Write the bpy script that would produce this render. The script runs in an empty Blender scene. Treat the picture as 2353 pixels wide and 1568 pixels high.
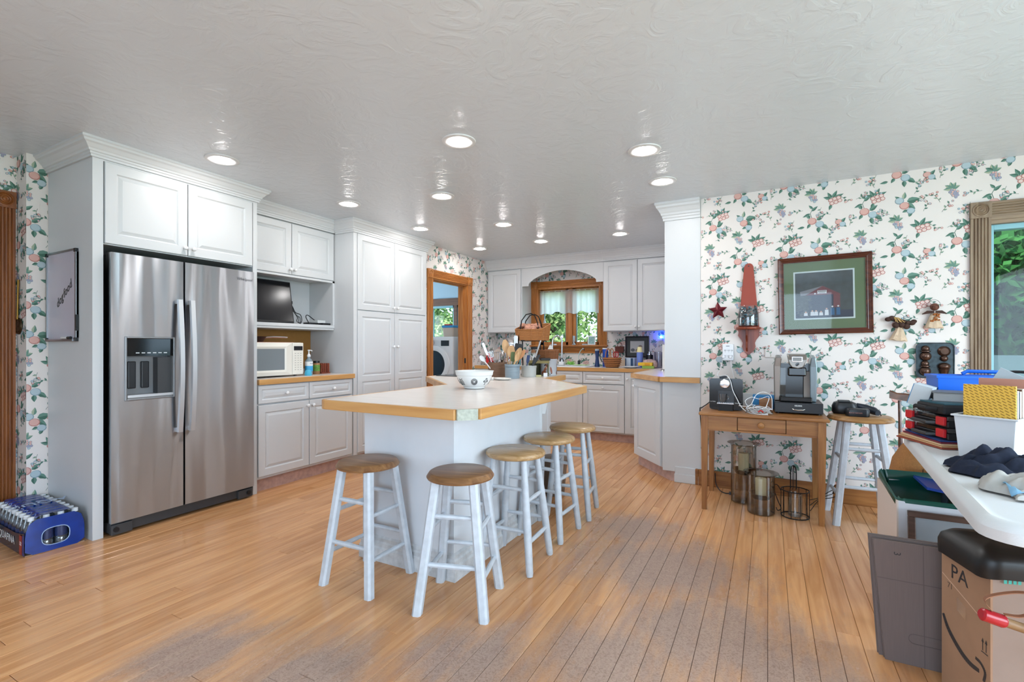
import bpy, math, random
from mathutils import Vector, Matrix
random.seed(7)
SC = bpy.context.scene
COL = SC.collection
pi = math.pi

# ---------------------------------------------------------------- camera
YAW = math.atan2(588.5, 1103.0)
cam_d = bpy.data.cameras.new('camera')
cam_d.sensor_width = 36.0
cam_d.lens = 1103.0 / 2353.0 * 36.0
cam_d.shift_y = 13.0 / 2353.0
cam_d.clip_start = 0.02
cam = bpy.data.objects.new('camera', cam_d)
cam.location = (0, 0, 1.18)
cam.rotation_euler = (pi / 2, 0, YAW)
COL.objects.link(cam)
SC.camera = cam
# ---------------------------------------------------------------- view
SC.view_settings.view_transform = 'Standard'
SC.view_settings.look = 'None'
SC.view_settings.exposure = 0.40
SC.view_settings.gamma = 1.0
SC.view_settings.use_curve_mapping = False
try:
    cy = SC.cycles
    cy.max_bounces, cy.diffuse_bounces, cy.glossy_bounces, cy.transmission_bounces, cy.transparent_max_bounces = 4, 2, 2, 3, 10
    cy.caustics_reflective = cy.caustics_refractive = False
    cy.adaptive_threshold = 0.07
except AttributeError:
    pass
# ---------------------------------------------------------------- sky, sun, daylight through the windows, added laundry fill
LAMP_EMIT = 106.0      # recessed lamps
DAY_REAR = 9.0       # window behind the camera
DAY_SIDE = 88.0      # window on the side wall
world = bpy.data.worlds.new('sky')
SC.world = world
world.use_nodes = True
wn = world.node_tree
wn.nodes.clear()
wo = wn.nodes.new('ShaderNodeOutputWorld')
wb = wn.nodes.new('ShaderNodeBackground')
wb.inputs[0].default_value = (0.62, 0.80, 1.0, 1)
wb.inputs[1].default_value = 4.2
wn.links.new(wb.outputs[0], wo.inputs[0])
sun_d = bpy.data.lights.new('sun', 'SUN')
sun_d.energy = 6.5
sun_d.angle = math.radians(1.5)
sun_d.color = (1.0, 0.94, 0.82)
sun = bpy.data.objects.new('sun', sun_d)
sun.rotation_euler = (math.radians(42), 0, math.radians(-12))
COL.objects.link(sun)


def area_light(name, loc, rot, sx, sy, power, color):
    d = bpy.data.lights.new(name, 'AREA')
    d.shape = 'RECTANGLE'
    d.size, d.size_y, d.energy, d.color = sx, sy, power, color
    o = bpy.data.objects.new(name, d)
    o.location, o.rotation_euler = loc, rot
    COL.objects.link(o)
    return o


# daylight entering by the big glazed openings of the dining end (side wall and rear wall)
area_light('daylight_side_window', (2.93, 1.25, 1.25), (0, math.radians(90), 0), 1.9, 3.6, DAY_SIDE, (0.76, 0.90, 1.0))
area_light('daylight_rear_window', (-0.6, -2.42, 1.35), (math.radians(90), 0, 0), 3.2, 1.7, DAY_REAR, (0.80, 0.91, 1.0))

area_light('laundry_fill_light', (-7.15, 5.5, 1.45), (0, math.radians(-90), 0), 1.0, 1.6, 40.0, (0.80, 0.91, 1.0))  # unseen area light added to brighten the laundry room


# ---------------------------------------------------------------- helpers
def lin(c):
    if isinstance(c, str):
        c = c.lstrip('#')
        c = [int(c[i:i + 2], 16) / 255 for i in (0, 2, 4)]
        c = [(v / 12.92 if v <= .04045 else ((v + .055) / 1.055) ** 2.4) for v in c]
    return (c[0], c[1], c[2], 1.0)


MATS = {}


def mat(name, col=None, rough=.5, metal=0., var=.0, scale=8., bump=0., bscale=60., spec=.5, emit=None, estr=0., trans=0.,
        aniso=0., coat=0., alpha=1., stretch=None):
    """plain procedural material: colour with a little noise variation, optional relief"""
    if name in MATS:
        return MATS[name]
    m = bpy.data.materials.new(name)
    m.use_nodes = True
    nt = m.node_tree
    b = nt.nodes['Principled BSDF']
    c = lin(col)
    b.inputs['Base Color'].default_value = c
    b.inputs['Roughness'].default_value = rough
    b.inputs['Metallic'].default_value = metal
    b.inputs['Specular IOR Level'].default_value = spec
    b.inputs['Transmission Weight'].default_value = trans
    b.inputs['Anisotropic'].default_value = aniso
    b.inputs['Coat Weight'].default_value = coat
    b.inputs['Alpha'].default_value = alpha
    if emit:
        b.inputs['Emission Color'].default_value = lin(emit)
        b.inputs['Emission Strength'].default_value = estr
    if var > 0 or bump > 0:
        tc = nt.nodes.new('ShaderNodeTexCoord')
        mp = nt.nodes.new('ShaderNodeMapping')
        nt.links.new(tc.outputs['Object'], mp.inputs[0])
        if stretch:
            mp.inputs['Scale'].default_value = stretch
    if var > 0:
        n = nt.nodes.new('ShaderNodeTexNoise')
        n.inputs['Scale'].default_value = scale
        n.inputs['Detail'].default_value = 5
        nt.links.new(mp.outputs[0], n.inputs['Vector'])
        r = nt.nodes.new('ShaderNodeValToRGB')
        r.color_ramp.elements[0].position, r.color_ramp.elements[1].position = .32, .68
        r.color_ramp.elements[0].color = tuple(v * (1 - var) for v in c[:3]) + (1,)
        r.color_ramp.elements[1].color = tuple(min(1, v * (1 + var * .6)) for v in c[:3]) + (1,)
        nt.links.new(n.outputs[0], r.inputs[0])
        nt.links.new(r.outputs[0], b.inputs['Base Color'])
    if bump > 0:
        n2 = nt.nodes.new('ShaderNodeTexNoise')
        n2.inputs['Scale'].default_value = bscale
        n2.inputs['Detail'].default_value = 3
        nt.links.new(mp.outputs[0], n2.inputs['Vector'])
        bp = nt.nodes.new('ShaderNodeBump')
        bp.inputs['Strength'].default_value = bump
        bp.inputs['Distance'].default_value = .004
        nt.links.new(n2.outputs[0], bp.inputs['Height'])
        nt.links.new(bp.outputs[0], b.inputs['Normal'])
    MATS[name] = m
    return m


def wood(name, c0, c1, rough=.4, axis=1, scale=1., coat=0., contrast=1.):
    """wood: stretched grain along an axis of the object"""
    if name in MATS:
        return MATS[name]
    m = bpy.data.materials.new(name)
    m.use_nodes = True
    nt = m.node_tree
    b = nt.nodes['Principled BSDF']
    b.inputs['Roughness'].default_value = rough
    b.inputs['Coat Weight'].default_value = coat
    tc = nt.nodes.new('ShaderNodeTexCoord')
    mp = nt.nodes.new('ShaderNodeMapping')
    sc = [46 * scale] * 3
    sc[axis] = 3.2 * scale
    mp.inputs['Scale'].default_value = sc
    nt.links.new(tc.outputs['Object'], mp.inputs[0])
    n = nt.nodes.new('ShaderNodeTexNoise')
    n.inputs['Scale'].default_value = 1.
    n.inputs['Detail'].default_value = 6
    n.inputs['Distortion'].default_value = .6
    nt.links.new(mp.outputs[0], n.inputs['Vector'])
    r = nt.nodes.new('ShaderNodeValToRGB')
    r.color_ramp.elements[0].position, r.color_ramp.elements[1].position = .5 - .2 / contrast, .5 + .2 / contrast
    r.color_ramp.elements[0].color, r.color_ramp.elements[1].color = lin(c0), lin(c1)
    nt.links.new(n.outputs[0], r.inputs[0])
    nt.links.new(r.outputs[0], b.inputs['Base Color'])
    MATS[name] = m
    return m


def glass(name, tint=(1, 1, 1), gloss=.08, rough=.02, dens=0., dcol=(.1, .1, .1), fres=.55):
    """thin clear sheet: straight-through light with a small mirror share and an optional smoky tint"""
    if name in MATS:
        return MATS[name]
    m = bpy.data.materials.new(name)
    m.use_nodes = True
    nt = m.node_tree
    nt.nodes.remove(nt.nodes['Principled BSDF'])
    out = nt.nodes['Material Output']
    tr = nt.nodes.new('ShaderNodeBsdfTransparent')
    tr.inputs[0].default_value = tuple(tint) + (1,)
    gl = nt.nodes.new('ShaderNodeBsdfGlossy')
    gl.inputs['Roughness'].default_value = rough
    fr = nt.nodes.new('ShaderNodeLayerWeight')
    fr.inputs[0].default_value = .25
    mul = nt.nodes.new('ShaderNodeMath')
    mul.operation = 'MULTIPLY_ADD'
    mul.inputs[1].default_value = fres
    mul.inputs[2].default_value = gloss
    nt.links.new(fr.outputs['Fresnel'], mul.inputs[0])
    mx = nt.nodes.new('ShaderNodeMixShader')
    nt.links.new(mul.outputs[0], mx.inputs[0])
    src = tr.outputs[0]
    if dens > 0:
        df = nt.nodes.new('ShaderNodeBsdfDiffuse')
        df.inputs[0].default_value = tuple(dcol) + (1,)
        m2 = nt.nodes.new('ShaderNodeMixShader')
        m2.inputs[0].default_value = dens
        nt.links.new(tr.outputs[0], m2.inputs[1])
        nt.links.new(df.outputs[0], m2.inputs[2])
        src = m2.outputs[0]
    nt.links.new(src, mx.inputs[1])
    nt.links.new(gl.outputs[0], mx.inputs[2])
    nt.links.new(mx.outputs[0], out.inputs[0])
    MATS[name] = m
    return m


def V3(*a):
    return Vector(a if len(a) == 3 else a[0])


class MB:
    """collects faces; build() links them as ONE mesh object"""

    def __init__(s):
        s.v, s.f, s.m = [], [], []

    def add(s, vs, fs, m=0):
        o = len(s.v)
        s.v += [tuple(p) for p in vs]
        s.f += [tuple(i + o for i in f) for f in fs]
        s.m += [m] * len(fs)
        return s

    def box(s, x0, x1, y0, y1, z0, z1, m=0):
        vs = [(x, y, z) for z in (z0, z1) for y in (y0, y1) for x in (x0, x1)]
        return s.add(vs, [(0, 2, 3, 1), (4, 5, 7, 6), (0, 1, 5, 4), (2, 6, 7, 3), (0, 4, 6, 2), (1, 3, 7, 5)], m)

    def obox(s, c, size, rot=None, m=0):
        R = rot if rot is not None else Matrix.Identity(3)
        hx, hy, hz = [q / 2 for q in size]
        vs = [V3(c) + R @ V3(x, y, z) for z in (-hz, hz) for y in (-hy, hy) for x in (-hx, hx)]
        return s.add(vs, [(0, 2, 3, 1), (4, 5, 7, 6), (0, 1, 5, 4), (2, 6, 7, 3), (0, 4, 6, 2), (1, 3, 7, 5)], m)

    def hexa(s, bot, top, m=0):
        """closed prism between two polygons of the same count (bot seen from above ccw)"""
        n = len(bot)
        fs = [tuple(range(n - 1, -1, -1)), tuple(range(n, 2 * n))]
        fs += [(i, (i + 1) % n, (i + 1) % n + n, i + n) for i in range(n)]
        return s.add(list(bot) + list(top), fs, m)

    def prism(s, poly, z0, z1, m=0):
        return s.hexa([(x, y, z0) for x, y in poly], [(x, y, z1) for x, y in poly], m)

    def slab(s, poly, O, U, V, t0, t1, m=0):
        """2-D outline in the plane (O,U,V) given thickness t0..t1 along UxV"""
        O, U, V = V3(O), V3(U), V3(V)
        N = U.cross(V)
        return s.hexa([O + U * a + V * b + N * t0 for a, b in poly], [O + U * a + V * b + N * t1 for a, b in poly], m)

    def rings(s, rings, m=0, cap0=True, cap1=True, closed=True):
        n = len(rings[0])
        vs = [p for r in rings for p in r]
        fs = []
        for k in range(len(rings) - 1):
            for i in range(n if closed else n - 1):
                j = (i + 1) % n
                fs.append((k * n + i, k * n + j, (k + 1) * n + j, (k + 1) * n + i))
        if cap0:
            fs.append(tuple(range(n - 1, -1, -1)))
        if cap1:
            q = (len(rings) - 1) * n
            fs.append(tuple(range(q, q + n)))
        return s.add(vs, fs, m)

    def lathe(s, prof, c=(0, 0, 0), n=20, m=0, axis=(0, 0, 1), cap0=True, cap1=True, sx=1., sy=1.):
        A = V3(axis).normalized()
        B = A.orthogonal().normalized() if abs(A.z) < .999 else V3(1, 0, 0)
        D = A.cross(B)
        rs = []
        for r, h in prof:
            rs.append([V3(c) + A * h + (B * (math.cos(2 * pi * i / n) * sx) + D * (math.sin(2 * pi * i / n) * sy)) * max(r, 1e-4) for i in range(n)])
        return s.rings(rs, m, cap0, cap1)

    def cyl(s, p0, p1, r0, r1=None, n=12, m=0):
        p0, p1 = V3(p0), V3(p1)
        L = (p1 - p0).length
        return s.lathe([(r0, 0), (r0 if r1 is None else r1, L)], p0, n, m, (p1 - p0) / L)

    def tube(s, pts, r, n=6, m=0, closed=False, cap=True):
        pts = [V3(p) for p in pts]
        k = len(pts)
        rs = []
        prev = None
        for i, p in enumerate(pts):
            a = pts[i - 1] if (i > 0 or closed) else pts[i]
            b = pts[(i + 1) % k] if (i < k - 1 or closed) else pts[i]
            T = (b - a).normalized()
            B = T.orthogonal().normalized() if prev is None else (prev - T * prev.dot(T)).normalized()
            prev = B
            D = T.cross(B)
            rr = r[i] if isinstance(r, (list, tuple)) else r
            rs.append([p + (B * math.cos(2 * pi * q / n) + D * math.sin(2 * pi * q / n)) * rr for q in range(n)])
        if closed:
            rs.append(rs[0])
            return s.rings(rs, m, False, False)
        return s.rings(rs, m, cap, cap)

    def sphere(s, c, r, n=10, k=6, m=0, sz=1.):
        return s.lathe([(r * math.sin(pi * i / k), -r * sz * math.cos(pi * i / k)) for i in range(k + 1)], c, n, m)

    def grid(s, P, m=0):
        nr, nc = len(P), len(P[0])
        vs = [p for row in P for p in row]
        fs = [(i * nc + j, i * nc + j + 1, (i + 1) * nc + j + 1, (i + 1) * nc + j) for i in range(nr - 1) for j in range(nc - 1)]
        return s.add(vs, fs, m)

    def build(s, name, mats, parent=None, smooth=False, bevel=0., seg=2, world=True, kind=None, label=None, solid=0., sub=0):
        off = V3(0, 0, 0)
        if world and parent is not None:
            q = parent
            while q is not None:
                off += q.location
                q = q.parent
        me = bpy.data.meshes.new(name)
        me.from_pydata([(p[0] - off.x, p[1] - off.y, p[2] - off.z) for p in s.v], [], s.f)
        if not isinstance(mats, (list, tuple)):
            mats = [mats]
        for q in mats:
            me.materials.append(q)
        if len(mats) > 1:
            me.polygons.foreach_set('material_index', s.m)
        if smooth:
            me.polygons.foreach_set('use_smooth', [True] * len(me.polygons))
            me.set_sharp_from_angle(angle=math.radians(38))
        me.validate()
        me.update()
        o = bpy.data.objects.new(name, me)
        COL.objects.link(o)
        if parent is not None:
            o.parent = parent
        if solid:
            md = o.modifiers.new('solid', 'SOLIDIFY')
            md.thickness = solid
            md.offset = 0
        if bevel > 0:
            md = o.modifiers.new('bevel', 'BEVEL')
            md.width = bevel
            md.segments = seg
            md.limit_method = 'ANGLE'
            md.angle_limit = math.radians(40)
        if sub:
            md = o.modifiers.new('sub', 'SUBSURF')
            md.levels = md.render_levels = sub
        if kind:
            o['kind'] = kind
        if label:
            o['label'] = label
        return o


def thing(name, label, cat, loc=(0, 0, 0), rotz=0., group=None):
    o = bpy.data.objects.new(name, None)
    o.empty_display_size = .05
    o.location = loc
    o.rotation_euler = (0, 0, rotz)
    COL.objects.link(o)
    o['label'], o['category'] = label, cat
    if group:
        o['group'] = group
    return o


def tag(o, label, cat, group=None):
    o['label'], o['category'] = label, cat
    if group:
        o['group'] = group
    return o


def struct(o, label=None):
    o['kind'] = 'structure'
    if label:
        o['label'] = label
    return o


def copy_tree(o, parent=None):
    c = o.copy()
    COL.objects.link(c)
    c.parent = parent
    for ch in [q for q in bpy.data.objects if q.parent == o]:
        copy_tree(ch, c)
    return c


def text(s, size, O, U, V, m, parent, name='lettering', shear=0., ex=.0004, align='CENTER', bold=0.):
    """flat lettering laid on a surface: O = anchor, U = reading direction, V = up"""
    cu = bpy.data.curves.new(name, 'FONT')
    cu.body = s
    cu.size = size
    cu.shear = shear
    cu.extrude = ex
    cu.offset = bold
    cu.resolution_u = 2
    cu.align_x = align
    cu.align_y = 'CENTER'
    tmp = bpy.data.objects.new('tmp', cu)
    COL.objects.link(tmp)
    dg = bpy.context.evaluated_depsgraph_get()
    me = bpy.data.meshes.new_from_object(tmp.evaluated_get(dg))
    bpy.data.objects.remove(tmp)
    O, U, V = V3(O), V3(U).normalized(), V3(V).normalized()
    N = U.cross(V)
    off = V3(0, 0, 0)
    q = parent
    while q is not None:
        off += q.location
        q = q.parent
    M = Matrix(((U.x, V.x, N.x, O.x - off.x), (U.y, V.y, N.y, O.y - off.y), (U.z, V.z, N.z, O.z - off.z), (0, 0, 0, 1)))
    me.transform(M)
    me.materials.clear()
    me.materials.append(m)
    me.name = name
    o = bpy.data.objects.new(name, me)
    COL.objects.link(o)
    o.parent = parent
    return o


def rot(ax, deg):
    return Matrix.Rotation(math.radians(deg), 3, ax)


def arc(c, r, a0, a1, n, U=(1, 0, 0), V=(0, 0, 1)):
    c, U, V = V3(c), V3(U), V3(V)
    return [c + U * (r * math.cos(math.radians(a0 + (a1 - a0) * i / n))) + V * (r * math.sin(math.radians(a0 + (a1 - a0) * i / n))) for i in range(n + 1)]


def bez(pts, n=8):
    """smooth polyline through points (Catmull-Rom)"""
    P = [V3(p) for p in pts]
    P = [P[0] * 2 - P[1]] + P + [P[-1] * 2 - P[-2]]
    out = []
    for i in range(1, len(P) - 2):
        a, b, c, d = P[i - 1], P[i], P[i + 1], P[i + 2]
        for k in range(n):
            t = k / n
            out.append(.5 * ((2 * b) + (c - a) * t + (2 * a - 5 * b + 4 * c - d) * t * t + (3 * b - a - 3 * c + d) * t ** 3))
    out.append(P[-2])
    return out


def rrect(w, h, r, n=4):
    """rounded rectangle outline centred on 0"""
    pts = []
    for cx, cy, a in ((w / 2 - r, h / 2 - r, 0), (-w / 2 + r, h / 2 - r, 90), (-w / 2 + r, -h / 2 + r, 180), (w / 2 - r, -h / 2 + r, 270)):
        for i in range(n + 1):
            t = math.radians(a + 90 * i / n)
            pts.append((cx + r * math.cos(t), cy + r * math.sin(t)))
    return pts

# ================================================================ materials
M_CAB = mat('cabinet_white_paint', (.67, .675, .68), .38, var=.015, scale=3, bump=.02, bscale=400)
M_KNOB = mat('white_porcelain', (.86, .86, .86), .2)
M_CEIL = None
M_WALLPAPER = mat('wallpaper_ground', (.83, .76, .715), .75, var=.03, scale=2)
M_OAK = wood('oak_casing', '#9c5a24', '#c98545', .38, 2, .9)
M_OAKH = wood('oak_casing_level', '#9c5a24', '#c98545', .38, 0, .9)
M_OAKY = wood('oak_casing_deep', '#9c5a24', '#c98545', .38, 1, .9)
M_OAKD = wood('dark_oak_casing', '#6a3614', '#96592a', .4, 2, .9)
M_OAKG = wood('weathered_oak_casing', '#7a6450', '#a08a70', .5, 2, .9)
M_OAKGH = wood('weathered_oak_casing_level', '#7a6450', '#a08a70', .5, 0, .9)
M_EDGE = wood('maple_edge', '#c08a4e', '#d9a769', .35, 0, .6)
M_EDGEY = wood('maple_edge_deep', '#c08a4e', '#d9a769', .35, 1, .6)
M_LAM = mat('pale_laminate', '#f4e9e0', .22, var=.05, scale=6, stretch=(1, 8, 1))
M_TOE = mat('worn_pink_toe_board', '#c9a396', .6, var=.18, scale=22)
M_BLACK = mat('black_plastic', '#15161a', .35)
M_BLACKM = mat('black_matt', '#1b1c20', .7)
M_WHITEP = mat('white_plastic', '#e9e9ea', .35)
M_CREAM = mat('cream_plastic', '#e9e4d8', .35)
M_CHROME = mat('chrome', '#d5d8dc', .12, 1.)
M_IRON = mat('black_wire', '#1d1a19', .5, .6)
M_PANE = glass('window_pane', (.93, .97, .97), .012, fres=.12)
M_CLEAR = glass('clear_glass', (.96, .97, .97), .06)
M_SMOKE = glass('smoky_glass', (.88, .865, .84), .05, .03, .015, (.2, .18, .16))
M_BRASS = mat('aged_brass', '#8a6a34', .35, 1.)
M_PAPERW = mat('white_paper', '#e8e8e6', .8)
M_KRAFT = mat('kraft_cardboard', '#a98468', .85, var=.06, scale=14, bump=.1, bscale=180)
M_GREYCARD = mat('grey_brown_cardboard', '#7d6f6b', .85, var=.05, scale=10, stretch=(30, 1, 1))


def make_ceiling_mat():
    m = bpy.data.materials.new('trowelled_ceiling')
    m.use_nodes = True
    nt = m.node_tree
    b = nt.nodes['Principled BSDF']
    b.inputs['Base Color'].default_value = (.74, .785, .835, 1)
    b.inputs['Roughness'].default_value = .26
    b.inputs['Specular IOR Level'].default_value = .5
    g = nt.nodes.new('ShaderNodeNewGeometry')
    n = nt.nodes.new('ShaderNodeTexNoise')
    n.inputs['Scale'].default_value = 7.5
    n.inputs['Detail'].default_value = 7
    n.inputs['Distortion'].default_value = 2.2
    nt.links.new(g.outputs['Position'], n.inputs['Vector'])
    r = nt.nodes.new('ShaderNodeValToRGB')
    r.color_ramp.elements[0].position, r.color_ramp.elements[1].position = .45, .62
    nt.links.new(n.outputs[0], r.inputs[0])
    bp = nt.nodes.new('ShaderNodeBump')
    bp.inputs['Strength'].default_value = .22
    bp.inputs['Distance'].default_value = .006
    nt.links.new(r.outputs[0], bp.inputs['Height'])
    nt.links.new(bp.outputs[0], b.inputs['Normal'])
    return m


M_CEIL = make_ceiling_mat()


def make_floor_mat():
    m = bpy.data.materials.new('worn_maple_floor')
    m.use_nodes = True
    nt = m.node_tree
    L = nt.links.new
    N = nt.nodes.new
    b = nt.nodes['Principled BSDF']
    g = N('ShaderNodeNewGeometry')
    oi = N('ShaderNodeObjectInfo')
    # grain
    mp = N('ShaderNodeMapping')
    mp.inputs['Scale'].default_value = (26, 1.9, 1)
    off = N('ShaderNodeVectorMath')
    off.operation = 'MULTIPLY_ADD'
    off.inputs[1].default_value = (0, 9, 0)
    L(oi.outputs['Random'], off.inputs[0])
    L(g.outputs['Position'], off.inputs[2])
    L(off.outputs[0], mp.inputs[0])
    n1 = N('ShaderNodeTexNoise')
    n1.inputs['Scale'].default_value = 1
    n1.inputs['Detail'].default_value = 6
    n1.inputs['Distortion'].default_value = .8
    L(mp.outputs[0], n1.inputs['Vector'])
    r1 = N('ShaderNodeValToRGB')
    r1.color_ramp.elements[0].position, r1.color_ramp.elements[1].position = .18, .82
    r1.color_ramp.elements[0].color, r1.color_ramp.elements[1].color = lin('#ca8852'), lin('#fac28c')
    L(n1.outputs[0], r1.inputs[0])
    # tint of each board
    r2 = N('ShaderNodeValToRGB')
    r2.color_ramp.elements[0].color, r2.color_ramp.elements[1].color = (.84, .80, .77, 1), (1.06, 1.06, 1.05, 1)
    L(oi.outputs['Random'], r2.inputs[0])
    mx = N('ShaderNodeMix')
    mx.data_type, mx.blend_type = 'RGBA', 'MULTIPLY'
    mx.inputs[0].default_value = 1
    L(r1.outputs[0], mx.inputs[6])
    L(r2.outputs[0], mx.inputs[7])
    # worn areas: soft patches on the walking lines, broken up by noise
    last = None
    for x, y, rad in ((-.5, 2.65, .75), (-.2, 2.1, .75), (-.5, 1.75, .55), (.1, 1.95, .5), (-1.95, 1.05, .42), (-1.45, 1.15, .45), (-.95, 1.5, .45), (-.75, 3.1, .5)):
        d = N('ShaderNodeVectorMath')
        d.operation = 'DISTANCE'
        d.inputs[1].default_value = (x, y, 0)
        L(g.outputs['Position'], d.inputs[0])
        k = N('ShaderNodeMapRange')
        k.inputs[1].default_value, k.inputs[2].default_value = rad, rad * .2
        L(d.outputs['Value'], k.inputs[0])
        if last is None:
            last = k.outputs[0]
        else:
            a = N('ShaderNodeMath')
            a.operation = 'MAXIMUM'
            L(last, a.inputs[0])
            L(k.outputs[0], a.inputs[1])
            last = a.outputs[0]
    mp2 = N('ShaderNodeMapping')
    mp2.inputs['Scale'].default_value = (9, 2.4, 1)
    L(g.outputs['Position'], mp2.inputs[0])
    n2 = N('ShaderNodeTexNoise')
    n2.inputs['Scale'].default_value = 1.
    n2.inputs['Detail'].default_value = 9
    n2.inputs['Roughness'].default_value = .68
    L(mp2.outputs[0], n2.inputs['Vector'])
    ad = N('ShaderNodeMath')
    ad.operation = 'MULTIPLY_ADD'
    ad.inputs[1].default_value = .62
    L(last, ad.inputs[0])
    L(n2.outputs[0], ad.inputs[2])
    th = N('ShaderNodeMapRange')
    th.inputs[1].default_value, th.inputs[2].default_value = .64, 1.08
    L(ad.outputs[0], th.inputs[0])
    # fine dark scratches in the worn wood
    n3 = N('ShaderNodeTexNoise')
    n3.inputs['Scale'].default_value = 55
    n3.inputs['Detail'].default_value = 6
    n3.inputs['Distortion'].default_value = 2.5
    L(g.outputs['Position'], n3.inputs['Vector'])
    r3 = N('ShaderNodeValToRGB')
    r3.color_ramp.elements[0].position, r3.color_ramp.elements[1].position = .36, .56
    r3.color_ramp.elements[0].color, r3.color_ramp.elements[1].color = lin('#8a7770'), lin('#ab978e')
    L(n3.outputs[0], r3.inputs[0])
    m2 = N('ShaderNodeMix')
    m2.data_type = 'RGBA'
    sc = N('ShaderNodeMath')
    sc.operation = 'MULTIPLY'
    sc.inputs[1].default_value = .8
    L(th.outputs[0], sc.inputs[0])
    L(sc.outputs[0], m2.inputs[0])
    L(mx.outputs[2], m2.inputs[6])
    L(r3.outputs[0], m2.inputs[7])
    L(m2.outputs[2], b.inputs['Base Color'])
    rg = N('ShaderNodeMapRange')
    rg.inputs[3].default_value, rg.inputs[4].default_value = .17, .36
    L(th.outputs[0], rg.inputs[0])
    L(rg.outputs[0], b.inputs['Roughness'])
    bp = N('ShaderNodeBump')
    bp.inputs['Strength'].default_value = .05
    bp.inputs['Distance'].default_value = .003
    L(n1.outputs[0], bp.inputs['Height'])
    L(bp.outputs[0], b.inputs['Normal'])
    return m


M_FLOOR = make_floor_mat()

# ================================================================ wallpaper print (flat printed motifs, one mesh per wall)
WPC = [mat('print_leaf', '#6a8f80', .8), mat('print_leaf_dark', '#4a7061', .8), mat('print_leaf_pale', '#a9b49b', .8),
       mat('print_rose', '#dfb0a6', .8), mat('print_rose_dark', '#c08078', .8), mat('print_blue', '#b6c7cd', .8),
       mat('print_blue_dark', '#88a2ae', .8), mat('print_violet', '#aaa2b8', .8), mat('print_cherry_pale', '#ead0c8', .8)]


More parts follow.
